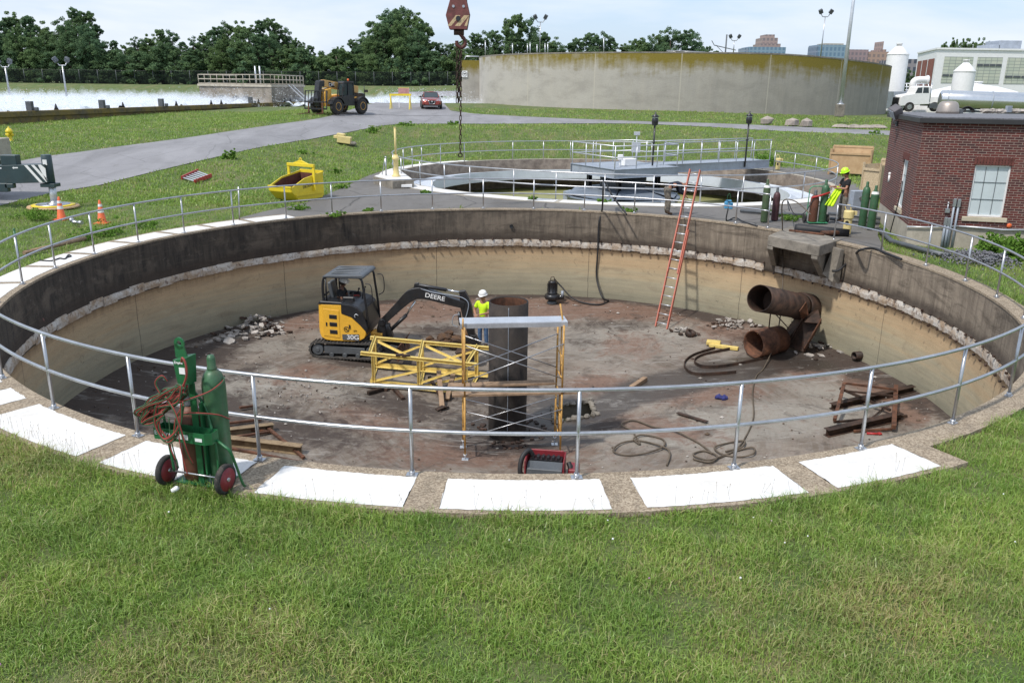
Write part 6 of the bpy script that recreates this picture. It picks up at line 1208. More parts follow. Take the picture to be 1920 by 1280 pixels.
# wall box hanging right of the platform
q = wl(1572, -.55); ax_ = ang1(q); un = V(cos(ax_+PI/2), sin(ax_+PI/2), 0); inn_ = V(-cos(ax_), -sin(ax_), 0)
wb_ = thing('wall_box', 'pale bent sheet metal box hanging on the wall right of the platform', 'metal box', q)
A1 = q+inn_*.03; mb = MB(); mb.hexa([A1+un*.26+V(0, 0, -.42), A1-un*.2+V(0, 0, -.6), A1-un*.2+inn_*.3+V(0, 0, -.55), A1+un*.22+inn_*.3+V(0, 0, -.38)], [A1+un*.14+V(0, 0, .42), A1-un*.22+V(0, 0, .40), A1-un*.22+inn_*.15+V(0, 0, .42), A1+un*.08+inn_*.15+V(0, 0, .44)]); mb.build('sheet', M_['conc'], wb_, bevel=.01)
hose('thick_cable', 'thick black cable looping over the rim into the pale wall box', [P(1560, 508, -.75), P(1575, 505, -.7), P(1600, 480, -.35), P(1615, 468, .06), P(1640, 466, .05), P(1660, 474, .04), P(1690, 486, .03)], .035, 'blkhose', 'cable')
hose('air_hose', 'thin tan hose dropping from the railing end past the big pipe to the floor', [P(1520, 402, .9), P(1492, 378, 1.15), P(1468, 378, 1.09), P(1467, 420, .3), P(1467, 440, -.1), P(1468, 520, -1.3), P(1462, 600, -2.4), P(1450, 650, -3.1), PF(1432, 690, .03), PF(1418, 705, .03), PF(1411, 735, .03), PF(1413, 780, .03), PF(1400, 815, .03), PF(1380, 842, .03), PF(1350, 858, .03)], .018, 'hose')
def coil(label, pts, nm='welding_cable', m='hose', r=.022, grp='hoses coiled on the pit floor'): return hose(nm, label, [PF(x, y, .03+.02*(i % 3)) for i, (x, y) in enumerate(pts)], r, m, 'hose', grp)
coil('looped brown hose coiled on the near floor, left of the post', [(1250, 872), (1256, 850), (1245, 838), (1200, 826), (1165, 830), (1150, 845), (1175, 853), (1215, 848), (1245, 835), (1240, 822), (1205, 815), (1188, 822), (1200, 832), (1185, 808), (1165, 795), (1190, 788), (1225, 800), (1262, 806), (1310, 830), (1335, 850)])
coil('looped brown hose coiled on the near floor, around the railing post', [(1300, 860), (1330, 866), (1345, 855), (1320, 845), (1300, 852), (1330, 862), (1370, 848), (1410, 838), (1412, 850), (1385, 856), (1352, 850), (1340, 838), (1365, 830), (1395, 826), (1390, 838), (1360, 846)])
def strap(label, pts):
    q = smooth([PF(*p)+V(0, 0, .09) for p in pts], 8); mb = MB(); n = len(q); vs = []
    for i, v in enumerate(q):
        d_ = (q[min(i+1, n-1)]-q[max(i-1, 0)]).normalized(); s_ = V(-d_.y, d_.x, 0)*.012; vs += [v+s_-V(0, 0, .09), v+s_-V(0, 0, .0), v-s_-V(0, 0, .0), v-s_-V(0, 0, .09)]
    mb.ring([vs[4*i:4*i+4] for i in range(n)], False, True, 0, False); return tag(mb.build('steel_strap', M_['rustd']), label, 'steel band', 'curled steel bands')
strap('curled dark steel band on the floor, outer one left of the pipe stub', [(1340, 655), (1300, 668), (1283, 683), (1290, 698), (1310, 704), (1340, 703), (1380, 700)]); strap('curled dark steel band on the floor, inner one left of the pipe stub', [(1370, 656), (1320, 667), (1302, 678), (1312, 688), (1340, 690), (1385, 684), (1440, 672)])
t0 = PF(1330, 650)+V(0, 0, .06); t1 = PF(1384, 657)+V(0, 0, .06); mb = MB(); mb.bar(t0, t1, .14, .1); mb.box(t0+V(.15, .12, .04), (.42, .3, .1), rz=-.3); tag(mb.build('yellow_offcut', M_['yel2'], bevel=.01), 'short yellow steel offcut on the floor left of the pipe stub', 'steel offcut')
mb = MB(); q = PF(1293, 629); mb.lathe([(.10, 0), (.17, .0), (.17, .16), (.10, .16), (.10, 0)], q, V(.3, -.2, .9), 20, caps=False); tag(mb.build('rusty_ring', M_['rustd']), 'small rusty pipe ring lying right of the ladder foot', 'pipe ring')
t0 = PF(1183, 731)+V(0, 0, .06); t1 = PF(1210, 713)+V(0, 0, .06); mb = MB(); mb.bar(t0, t1, .14, .12); tag(mb.build('timber_block', M_['wood'], bevel=.01), 'short timber block lying alone on the middle of the pit floor', 'timber block')
scrap('thin dark flat bar lying on the near right floor', [(1270, 777), (1326, 794)], .11, .02, 'rustd', 'flat_bar', 'steel bar')
mb = MB(); q = PF(1352, 748)
for k, (dx_, dy_, s_) in enumerate(((0, 0, .17), (.1, .05, .12), (-.1, .02, .12), (.05, -.08, .1), (-.04, .1, .1), (.13, -.03, .08))): mb.rock(q+V(dx_, dy_, .05), (s_*1.3, s_, .12), k, 8, 0, k)
tag(mb.build('work_glove', M_['navy']), 'crumpled dark blue glove dropped on the pit floor', 'glove')
mb = MB(); a_, b_ = PF(1625, 812, .03), PF(1646, 813, .03); mb.cyl(a_, b_, .03, n=8); mb.bar(b_, PF(1652, 812, .03), .09, .03); tag(mb.build('red_tool', M_['red']), 'small red hand tool lying by the rusty frame', 'tool')
fr = thing('rusty_framework', 'rusty steel frame of channels and braces lying near the right pit wall', 'steel frame', PF(1620, 790))
def fm(nm, p, q, w, h=None, m='rustd', z=(.0, .0), fn='bar'):
    a_, b_ = PF(*p)+V(0, 0, z[0]+w/2), PF(*q)+V(0, 0, z[1]+w/2); mb = MB(); getattr(mb, fn)(a_, b_, w, h or w) ; mb.build(nm, M_[m], fr)
fm('channel', (1558, 768), (1712, 733), .17, .15, 'rustd', fn='ibeam'); fm('channel', (1548, 818), (1688, 786), .19, .18, 'rustd', fn='ibeam')
fm('upright', (1577, 760), (1562, 808), .08, .08, 'rust', (.55, .25)); fm('upright', (1676, 748), (1674, 812), .10, .1, 'rust', (.3, .1)); fm('brace', (1577, 760), (1676, 760), .05, .05, 'rust', (.58, .40)); fm('brace', (1572, 750), (1668, 778), .06, .06, 'rustd', (.3, .1)); fm('brace', (1562, 800), (1700, 783), .05, .05, 'rustd', (.1, .03)); fm('brace', (1600, 812), (1672, 808), .05, .05, 'rust', (.03, .03)); fm('brace', (1577, 765), (1680, 765), .04, .04, 'rustd', (.45, .30)); fm('brace', (1610, 806), (1672, 756), .03, .03, 'rustd', (.02, .05))
# rusty beams behind the cylinder trolley
rb = thing('rusty_beams', 'stack of rusty tan-flanged beams and rods on the floor behind the cylinder trolley', 'steel beams', PF(490, 830))
def gm(nm, p, q, w, h=None, m='rust', z=(.0, .0), fn='bar'):
    a_, b_ = PF(*p)+V(0, 0, z[0]+w/2), PF(*q)+V(0, 0, z[1]+w/2); mb = MB(); getattr(mb, fn)(a_, b_, w, h or w); mb.build(nm, M_[m], rb)
M_['tanbeam'] = mat('tan_stained_steel', (.25, .18, .105), .8, 0, .3, 3, dirt=.6, dirtc=(.10, .05, .03))
gm('beam', (270, 836), (513, 806), .18, .16, 'tanbeam', fn='ibeam'); gm('beam', (330, 822), (566, 850), .20, .2, 'tanbeam', fn='ibeam')
for p_, q_ in (((425, 800), (490, 790)), ((440, 826), (512, 812)), ((425, 845), (560, 870)), ((500, 806), (570, 862)), ((450, 770), (480, 764)), ((430, 808), (500, 812)), ((455, 858), (530, 872))): gm('rod', p_, q_, .07, .05, 'rust', (.05, .02))
# rubble
def rubble(label, c, n, sx, sy, h, mats_='beige', size=(.1, .35), seed=0, cat='rubble', name='rubble_pile', kind='stuff'):
    rd = random.Random(seed); mb = MB()
    for k in range(n):
        u, v = rd.gauss(0, .42), rd.gauss(0, .42); z = max(0, 1-(u*u+v*v)*1.6)*h*rd.random(); q = PF(c[0]+u*sx, c[1]+v*sy); s_ = rd.uniform(*size)
        mb.shard(q+V(0, 0, z+.02), (s_, s_*rd.uniform(.25, .8), rd.uniform(.02, .06)), seed*1000+k, 0 if rd.random() < .8 else 1)
    return tag(mb.build(name, [M_[mats_], M_['rustd']]), label, cat, kind=kind)
rubble('heap of pale broken insulation slabs by the left far wall', (480, 618), 120, 55, 22, .45, seed=1); rubble('few flat pale slabs left of the broken slab heap', (418, 632), 14, 34, 12, .1, seed=2, size=(.2, .5)); rubble('low scatter of pale fragments along the wall right of the ladder', (1375, 610), 60, 60, 12, .12, seed=3, size=(.06, .28)); rubble('pale fragments between the chute and the right wall', (1530, 655), 34, 45, 14, .12, seed=4, size=(.05, .3)); rubble('twisted scrap strips right of the ladder foot', (1275, 622), 12, 28, 5, .08, seed=6, size=(.1, .3))
rubble('small pale chips strewn behind the truss and trolley', (560, 735), 110, 170, 60, .0, seed=5, size=(.02, .07), name='debris_chips', kind='stuff', cat='debris')
rd = random.Random(11); mb = MB()
for k in range(1100):
    a_, r_ = rd.random()*2*PI, 10.3*math.sqrt(rd.random()) if rd.random() < .5 else 10.4-abs(rd.gauss(0, .8)); q = V(T1C.x+r_*cos(a_), T1C.y+r_*sin(a_), 0); q.z = flz(q.x, q.y)+.015; s_ = rd.uniform(.02, .075) if rd.random() < .93 else rd.uniform(.08, .16); mb.rock(q, (s_, s_*.8, s_*.5), k, 4, 0 if rd.random() < .35 else 1 if rd.random() < .6 else 2)
tag(mb.build('grit', [M_['beige'], M_['rustd'], M_['soil']]), 'fine grit and small stones scattered over the pit floor', 'grit', kind='stuff')
# red pipe on the left wall, small outlet on the right
pa_ = min([T1(rad(a_), .1, -.98) for a_ in np.arange(140, 230, .5)], key=lambda v: abs(proj(v)[1]-600)+abs(proj(v)[0]-15)*.3); pb_ = PY(71, 597, pa_.y-.05); mb = MB(); mb.tube([pa_, pb_], .11, 16); tag(mb.build('wall_pipe', mat('dark_red_pipe', (.20, .09, .075), .7, 0, .3, 4, dirt=.4)), 'dull red pipe stub on the dark left wall of the pit', 'pipe')
q = wl(961, -.62); mb = MB(); ax2 = (V(T1C.x, T1C.y, q.z)-q).normalized(); mb.lathe([(.005, .0), (.05, .0), (.06, .006), (.07, .006), (.07, -.05)], q+ax2*.01, ax2, 16); tag(mb.build('weep_hole', M_['black']), 'small black round hole high in the far pit wall', 'hole')  # black disc stands for the dark inside of the hole
q = PF(1608, 676); inn_ = (T1C-q); inn_.z = 0; inn_.normalize(); mb = MB(); mb.lathe([(.09, .5), (.09, 0), (.12, 0), (.12, .5)], q+V(0, 0, .16)+inn_*.15, -inn_, 20, caps=False); tag(mb.build('drain_pipe', M_['rustd']), 'small round drain pipe mouth at the foot of the right wall', 'drain pipe')
# welder by the near wall
q = PF(1022, 897); we = thing('welding_machine', 'dark red portable welding machine partly hidden behind the near rim', 'welding machine', q, rad(-8))
mb = MB(); side(mb, [(-.40, .0), (.40, .0), (.40, .5), (.36, .55), (-.36, .55), (-.40, .5)], .28, .32); side(mb, [(-.40, .0), (.40, .0), (.42, .1), (-.42, .1)], -.32, .28)
mb.box((-.41, 0, .28), (.03, .6, .52)); mb.box((.41, 0, .28), (.03, .6, .52)); mb.build('case', M_['redd'], we, False, bevel=.01)
mb = MB(); mb.hexa([(-.38, -.30, .1), (.38, -.30, .1), (.38, .0, .1), (-.38, .0, .1)], [(-.38, -.26, .34), (.38, -.26, .34), (.38, 0, .42), (-.38, 0, .42)]); mb.build('lid', M_['greyd'], we, False, bevel=.01)
mb = MB(); 
for k in range(6): mb.box((-.28+k*.11, .12, .46), (.05, .16, .06)); 
mb.box((0, .15, .42), (.7, .25, .02)); mb.build('control_panel', M_['black'], we, False)
for q_ in ([(-.36, -.1, .02), (-.52, -.2, .2), (-.5, -.1, .5), (-.38, .05, .62), (-.3, .1, .5)], [(.5, -.2, 0), (.55, -.1, .3), (.5, 0, .42)]): mb = MB(); mb.tube(smooth(q_, 6), .055, 10); mb.build('cable_bundle', M_['blkhose'], we, False)
mb = MB(); mb.box((.62, .0, .2), (.22, .4, .3)); mb.build('side_case', M_['redd'], we, False, bevel=.02)
# ---------------- brick building ----------------
def hit(px, py, p0, n):
    d = ray(px, py); o = V(0, 0, CH); t = (p0-o).dot(n)/d.dot(n); return o+d*t
b0 = P(1697, 460, -.05); bl0 = P(1645, 411, -.05); zb = .53; ztp = 3.41; zf = 3.55
fr0 = P(1920, 433, zb); fdir = (V(fr0.x, fr0.y, 0)-V(b0.x, b0.y, 0)).normalized(); ldir = (V(bl0.x, bl0.y, 0)-V(b0.x, b0.y, 0)); LL = ldir.length; ldir.normalize()
FLn = 11.0; c0 = V(b0.x, b0.y, 0); c1 = c0+fdir*FLn; c2 = c1+ldir*LL; c3 = c0+ldir*LL; fn = V(fdir.y, -fdir.x, 0); lnn = V(-ldir.y, ldir.x, 0); lnn = lnn if lnn.x < 0 else -lnn
bb = thing('brick_building', 'dark red brick building with a flat roof and frosted windows at the right edge', 'brick building', (c0+c2)/2+V(0, 0, -.06))
zz = V(0, 0, 1)
mb = MB(); mb.hexa([q+zz*-.3 for q in (c0, c1, c2, c3)], [q+zz*(zb-.002) for q in (c0, c1, c2, c3)]); mb.build('foundation', M_['concl'], bb)
def wallq(name, o, d, L_, holes, n):     # brick wall with window openings, UV in metres
    us = sorted({0, L_}|{h[0] for h in holes}|{h[1] for h in holes}); vs = sorted({zb, ztp}|{h[2] for h in holes}|{h[3] for h in holes}); vv = []; ff = []; uv = []
    R0 = rootloc(bb)
    for i in range(len(us)-1):
        for j in range(len(vs)-1):
            if any(h[0] <= us[i] and us[i+1] <= h[1] and h[2] <= vs[j] and vs[j+1] <= h[3] for h in holes): continue
            k = len(vv)
            for u, v in ((us[i], vs[j]), (us[i+1], vs[j]), (us[i+1], vs[j+1]), (us[i], vs[j+1])): vv.append(tuple(o+d*u+zz*v-n*.0-R0)); uv += [u, v]
            ff.append((k, k+1, k+2, k+3))
    for h in holes:   # reveals
        for (u0, v0, u1, v1) in ((h[0], h[2], h[0], h[3]), (h[1], h[3], h[1], h[2]), (h[0], h[3], h[1], h[3])):
            k = len(vv)
            for u, v, dd in ((u0, v0, 0), (u1, v1, 0), (u1, v1, -.12), (u0, v0, -.12)): vv.append(tuple(o+d*u+zz*v+n*dd-R0)); uv += [u+dd, v]
            ff.append((k, k+1, k+2, k+3))
    me = bpy.data.meshes.new(name); me.from_pydata(vv, [], ff); me.materials.append(M_['brick']); l = me.uv_layers.new(name='UVMap'); l.data.foreach_set('uv', uv); ob = bpy.data.objects.new(name, me); COL.objects.link(ob); ob.parent = bb
# front window through pixel corners
wq = [hit(1816, 405, c0, fn), hit(1886, 311, c0, fn)]; u0 = (hit(1813, 402, c0, fn)-c0).dot(fdir); u1 = (hit(1880, 404, c0, fn)-c0).dot(fdir); v0 = (wq[0]).z; v1 = wq[1].z
u2 = (hit(1683, 372, c0, lnn)-c0).dot(ldir); u3 = (hit(1693, 372, c0, lnn)-c0).dot(ldir); u2, u3 = sorted((u2, u3)); v2 = hit(1680, 385, c0, lnn).z; v3 = hit(1690, 296, c0, lnn).z
wallq('wall', c0, fdir, FLn, [(u0, u1, v0, v1), (u1+2.6, u1+4.0, v0, v1)], fn); wallq('wall', c0, ldir, LL, [(u2, u3, v2, v3)], lnn)
mb = MB()
for a_, b_ in ((c1, c2), (c2, c3)): mb.add([a_+zz*zb, b_+zz*zb, b_+zz*ztp, a_+zz*ztp], [(0, 1, 2, 3)])
mb.build('rear_wall', M_['brickfar'], bb)
def window(o, d, n, u0, u1, v0, v1, cols):
    mb = MB(); q = lambda u, v, e: o+d*u+zz*v+n*e
    mb.add([q(u0, v0, -.08), q(u1, v0, -.08), q(u1, v1, -.08), q(u0, v1, -.08)], [(0, 1, 2, 3)]); w_ = mb.build('window', M_['screen'], bb)
    mb = MB()
    for a_, b_ in ((q(u0+.02, v0, -.06), q(u0+.02, v1, -.06)), (q(u1-.02, v0, -.06), q(u1-.02, v1, -.06)), (q(u0, v0+.02, -.06), q(u1, v0+.02, -.06)), (q(u0, v1-.02, -.06), q(u1, v1-.02, -.06))): mb.bar(a_, b_, .05, .03, up=n)
    mb.build('window_frame', M_['white'], w_); mb = MB()
    for i in range(1, cols): u = u0+(u1-u0)*i/cols; mb.bar(q(u, v0+.05, -.072), q(u, v1-.05, -.072), .011, .012, up=n)
    for j in (1, 2): v = v0+(v1-v0)*j/3; mb.bar(q(u0+.05, v, -.068), q(u1-.05, v, -.068), .011, .012, up=n)
    mb.build('glazing_bars', M_['greyd'], w_)
    mb = MB(); mb.hexa([q(u0-.12, v0-.14, -.1), q(u1+.12, v0-.14, -.1), q(u1+.12, v0-.14, .05), q(u0-.12, v0-.14, .05)], [q(u0-.12, v0-.002, -.1), q(u1+.12, v0-.002, -.1), q(u1+.12, v0-.02, .05), q(u0-.12, v0-.02, .05)]); mb.build('sill', M_['limest'], w_, bevel=.006)
    n_ = int((u1-u0+.1)/.078); mb = MB()
    for i in range(n_): u = u0-.05+(u1-u0+.1)*(i+.5)/n_; mb.bar(q(u, v1+.005, .003), q(u, v1+.215, .003), .062, .03, up=n)
    mb.build('soldier_bricks', m_sold, w_)
m_sold = mat('dark_red_soldier_brick', (.13, .04, .032), .85, 0, .3, 9)
window(c0, fdir, fn, u0, u1, v0, v1, 3); window(c0, fdir, fn, u1+2.6, u1+4.0, v0, v1, 3); window(c0, ldir, lnn, u2, u3, v2, v3, 2)
ex_ = .14; ring0 = [c0-fdir*ex_-ldir*ex_, c1+fdir*ex_-ldir*ex_, c2+fdir*ex_+ldir*ex_, c3-fdir*ex_+ldir*ex_]
mb = MB(); mb.hexa([q+zz*(ztp+.002) for q in ring0], [q+zz*zf for q in ring0]); mb.build('roof_fascia', mat('dark_bronze_fascia', (.03, .029, .031), .55, 0, .15, 1), bb, bevel=.01)
cc_ = (c0+c2)/2; mb = MB(); mb.hexa([q.lerp(cc_, .02)+zz*(zf+.001) for q in ring0], [q.lerp(cc_, .02)+zz*(zf+.03) for q in ring0]); mb.build('roof_membrane', M_['gravel'], bb)
q = hit(1776, 214, V(0, 0, zf), V(0, 0, 1)) if False else P(1776, 213, zf+.03)
vn = thing('roof_vent', 'squat dull metal dome vent on the brick building roof', 'roof vent', q); mb = MB(); mb.lathe([(.34, 0), (.34, .08), (.30, .26), (.26, .34), (.18, .38), (.01, .39)], n=28); mb.build('hood', mat('weathered_aluminium', (.42, .37, .33), .45, .6, .1, 3), vn, False); mb = MB(); mb.lathe([(.20, -.0), (.20, .1)], (.0, 0, 0), n=20); mb.box((.42, .02, .06), (.12, .16, .16)); mb.build('neck', M_['greyd'], vn, False)
q = P(1816, 211, zf+.03); mb = MB()
for k in range(4): mb.tube(smooth([q+V(-.28+k*.05, 0, 0), q+V(-.22+k*.05, .02*k, .14), q+V(-.02, .02*k, .19-.01*k), q+V(.16-k*.03, .02*k, .1), q+V(.2-k*.03, .0, 0)], 5), .018, 6)
tag(mb.build('cable_bend', M_['blkhose']), 'black bent cables rising on the brick building roof beside the dome vent', 'cables')
for k, (px, l) in enumerate(((1862, 'sandy rubble sack lying on the brick building roof'), (1905, 'tan rubble sack at the right edge of the brick building roof'))):
    q = P(px, 212, zf+.03); mb = MB()
    for i in range(7): mb.rock(q+V(-.3+i*.1, .1*random.random(), .06), (.3, .25, .16), i+px, 8)
    tag(mb.build('rubble_sack', M_['beige']), l, 'sack')
mb = MB(); q = P(1890, 212, zf+.03); mb.box(q+V(0, 0, .12), (.22, .1, .22), rz=.3); tag(mb.build('junction_box', M_['greyp'], bevel=.01), 'small grey junction box on the brick building roof between two sacks', 'box')
# flood lamp on the left corner
q = hit(1684, 232, c0, lnn); fl = thing('wall_floodlight', 'square grey floodlight on the left corner of the brick building', 'floodlight', q)
mb = MB(); mb.tube([q, q+lnn*.12, q+lnn*.16+zz*.2], .025, 8); mb.box(q+lnn*.02, (.1, .1, .16)); mb.build('bracket', M_['greyd'], fl)
hc_ = hit(1680, 210, c0+lnn*.2, lnn); mb = MB(); Mx = Matrix.Rotation(-.55, 3, 'Y')@Matrix.Rotation(.35, 3, 'X'); mb.box(hc_, (.28, .36, .34), M=Mx); mb.build('housing', mat('grey_bronze_housing', (.13, .12, .125), .5, .2, .15, 3), fl, bevel=.02); mb = MB(); mb.box(hc_+Mx@V(-.15, -.0, 0), (.012, .30, .28), M=Mx); mb.build('lens', M_['greyp'], fl)
# conduits on the front wall
def vert(px, yt, yb, r, label, off=.06, box=True, m='greyp', grp='grey conduits rising up the brick wall'):
    t = hit(px, yt, c0+fn*off, fn); z_ = -.05; b_ = V(t.x, t.y, -.06)
    o_ = thing('wall_conduit', label, 'conduit', b_, group=grp); mb = MB(); mb.cyl(b_, t, r, n=10); mb.build('tube', M_[m], o_)
    if box: mb = MB(); mb.box(t, (.09, .08, .24), rz=math.atan2(fdir.y, fdir.x)); mb.build('fitting', M_['galv'], o_, bevel=.015)
vert(1773, 415, 470, .035, 'shortest grey conduit, leftmost of the four on the brick wall'); vert(1779, 416, 470, .035, 'short grey conduit, second of the four on the brick wall'); vert(1790, 380, 470, .03, 'tall grey conduit with a top fitting, third of the four on the brick wall'); vert(1798, 381, 470, .03, 'tall grey conduit with a top fitting, nearest the big window')
t = hit(1776, 395, c0+fn*.05, fn); mb = MB(); mb.box(t, (.12, .08, .12), rz=math.atan2(fdir.y, fdir.x)); mb.cyl(t, t+zz*.2, .02, n=8); mb.ball(t+zz*.22, .035, 8); tag(mb.build('wall_tap', M_['galv'], bevel=.01), 'small metal tap fitting on the brick wall above the short conduits', 'tap')
mb = MB(); mb.tube([hit(1798, 424, c0+fn*.05, fn), hit(1850, 428, c0+fn*.05, fn), hit(1880, 431, c0+fn*.05, fn), hit(1935, 431, c0+fn*.05, fn)], .028, 8); mb.tube([hit(1700, 425, c0+fn*.05, fn), hit(1735, 426, c0+fn*.05, fn), hit(1798, 424, c0+fn*.05, fn)], .02, 8); tag(mb.build('wall_pipe_run', M_['alu']), 'pale horizontal pipe along the foot of the brick wall', 'pipe')
mb = MB(); t = hit(1892, 423, c0+fn*.02, fn); mb.lathe([(.07, 0), (.07, .02), (.02, .03)], t, fn, 6); tag(mb.build('orange_marker', M_['orange']), 'small orange spray-painted marker disc low on the brick wall', 'marker')
t = hit(1667, 335, c0+lnn*.03, lnn); mb = MB(); mb.cyl(t-zz*.12, t+zz*.12, .035, n=8); mb.ball(t+zz*.16, .05, 8); tag(mb.build('wall_lamp', M_['white']), 'small white fitting on the narrow left side of the brick building', 'wall fitting')
hose('drop_cable', 'thin black cable hanging slanting across the corner of the brick building', [hit(1692, 340, c0+lnn*.1, lnn), hit(1688, 365, c0+lnn*.15, lnn), P(1668, 440, .0)], .018, 'blkhose', 'cable')
# gravel heap, big pipe, shrubs
q = P(1830, 490, -.03); mb = MB(); rd = random.Random(5)
for k in range(900):
    u, v = rd.gauss(0, .5), rd.gauss(0, .5); z = max(0, .28*(1-(u*u+v*v)*.6)); mb.rock(q+V(u*.9+.1*v, v*.9-u*.25, z*rd.random()), (rd.uniform(.03, .08),)*3, k, 4)
tag(mb.build('gravel_heap', M_['gravel']), 'low heap of blue grey gravel in the grass before the brick wall', 'gravel', kind='stuff')
a_, b_ = P(1843, 490, .07), P(1885, 477, .12); mb = MB(); mb.lathe([(.05, (b_-a_).length), (.05, 0), (.075, 0), (.075, (b_-a_).length)], a_, b_-a_, 20, caps=False); tag(mb.build('drain_tube', M_['greyd']), 'open dark grey pipe end poking out of the bushes by the gravel', 'pipe')
# ---------------- crates ----------------
def crate(label, pxs, m, Yd, h, grp):
    a_, b_ = pxs; d = (b_-a_); d.z = 0; L_ = d.length; d.normalize(); n_ = V(-d.y, d.x, 0); r = thing('open_crate', label, 'crate', (a_+b_)/2, group=grp)
    def pl_(o, u, w, hh, nm, z0=.1): mb = MB(); mb.hexa([o+zz*z0, o+u*w+zz*z0, o+u*w+n_*.02+zz*z0 if u is not n_ else o+u*w+d*.02+zz*z0, o+(n_*.02 if u is not n_ else d*.02)+zz*z0], [o+zz*hh, o+u*w+zz*hh, o+u*w+(n_*.02 if u is not n_ else d*.02)+zz*hh, o+(n_*.02 if u is not n_ else d*.02)+zz*hh]); mb.build(nm, M_[m], r)
    pl_(a_, d, L_, h*.78, 'front_panel'); pl_(a_+n_*Yd, d, L_, h, 'back_panel'); pl_(a_, n_, Yd, h*.9, 'side_panel'); pl_(b_-d*.02, n_, Yd, h*.9, 'side_panel')
    for s_ in (0, 1):
        for t_ in (0, 1): mb = MB(); o_ = a_+d*(s_*L_)+n_*(t_*Yd); mb.bar(o_, o_+zz*(h if t_ else h*.95), .07); mb.build('corner_post', M_[m], r)
    mb = MB(); mb.bar(a_-n_*.03+zz*h*.78, b_-n_*.03+zz*h*.78, .04, .1); mb.bar(a_+n_*Yd+zz*h, b_+n_*Yd+zz*h, .06, .1); mb.build('rim_batten', M_[m], r)
    mb = MB(); mb.box((a_+b_)/2+n_*Yd/2+zz*h*.6, (L_*.9, Yd*.8, .25), rz=math.atan2(d.y, d.x)); mb.build('white_sheeting', M_['panel'], r)
    return r
crate('large open plywood crate with a white liner standing on the pavement by the grass bank', (P(1553, 327, -.02), P(1628, 331, -.02)), 'ply', 1.1, 1.42, 'wooden crates near the brick building'); crate('tall strand-board crate against the left corner of the brick building', (P(1612, 372, -.02), P(1643, 376, -.02)), 'osb', 1.2, 1.55, 'wooden crates near the brick building')
# ---------------- gas cylinders ----------------
def cylinder(label, loc, h, r, m, cap='neck', grp='gas cylinders', rz=0, band=None):
    t = thing('gas_cylinder', label, 'gas cylinder', loc, rz, grp); mb = MB(); hb = h-.24
    mb.lathe([(r*.9, 0), (r, .03), (r, hb-.10), (r*.93, hb-.03), (r*.72, hb+.04), (r*.38, hb+.08)], n=24); mb.build('body', M_[m], t, False)
    mb = MB(); mb.lathe([(r*.42, hb+.06), (r*.42, hb+.10), (r*.36, hb+.11), (r*.36, hb+.20), (r*.26, hb+.235), (r*.02, hb+.24)], n=16); mb.build('valve_cap', M_[m] if cap == 'neck' else M_['greyd'], t, False)
    if band: mb = MB(); mb.lathe([(r*.95, hb-.035), (r*.74, hb+.042)], n=24, caps=False); mb.build('label_ring', M_[band], t, False)
    return t
cylinder('olive gas cylinder with a pale collar standing just left of the dark red one', P(1432, 416, 0), 1.42, .115, 'cylo', band='white'); cylinder('short dark red gas cylinder standing between the lone green one and the trolley', P(1452, 413, 0), 1.12, .12, 'cylr', 'dark')
cylinder('left green gas cylinder of the pair by the brick building', P(1616, 424, 0), 1.45, .125, 'cylg'); cylinder('right green gas cylinder of the pair by the brick building, with a pale collar', P(1632, 430, 0), 1.40, .125, 'cylg', band='white')
ct = P(1532, 418, 0); tc_ = thing('cylinder_trolley', 'light green tubular cylinder trolley with a red strap on the pavement by the workers', 'trolley', ct)
mb = MB()
for x_ in (-.34, .30): mb.tube(smooth([(x_, .1, .02), (x_, .1, .9), (x_+.02, .1, 1.12), (x_+.12 if x_ < 0 else x_-.12, .1, 1.2)], 6), .016, 6)
mb.tube([(-.22, .1, 1.2), (.18, .1, 1.2)], .016, 6); mb.tube([(-.34, .1, .55), (.3, .1, .55)], .014, 6); mb.box((-.02, -.02, .03), (.62, .32, .02)); mb.build('frame', mat('mint_green_paint', (.06, .32, .16), .5, 0, .15, 5), tc_, False)
for x_ in (-.4, .36): mb = MB(); mb.cyl((x_-.03, .12, .14), (x_+.03, .12, .14), .14, n=16); mb.build('wheel', M_['rubber'], tc_, False)
mb = MB(); mb.tube([(-.34, -.16, .85), (-.05, -.17, .93), (.25, -.15, 1.03)], .035, 4); mb.build('strap', M_['red'], tc_, False)
cylinder('brown acetylene cylinder on the light green trolley by the workers', ct+V(-.17, -.02, .04), 1.06, .14, 'cylb', 'dark'); cylinder('green oxygen cylinder on the light green trolley by the workers', ct+V(.14, -.02, .04), 1.40, .125, 'cylg')
hose('trolley_hose', 'thin black hose looping from the light green trolley to the railing', [ct+V(-.2, -.1, .9), ct+V(-.5, -.1, .35), ct+V(-.8, 0, .3), ct+V(-1.0, .2, .7), P(1480, 395, .8)], .016, 'blkhose', grp='loose black hoses on the pavement')
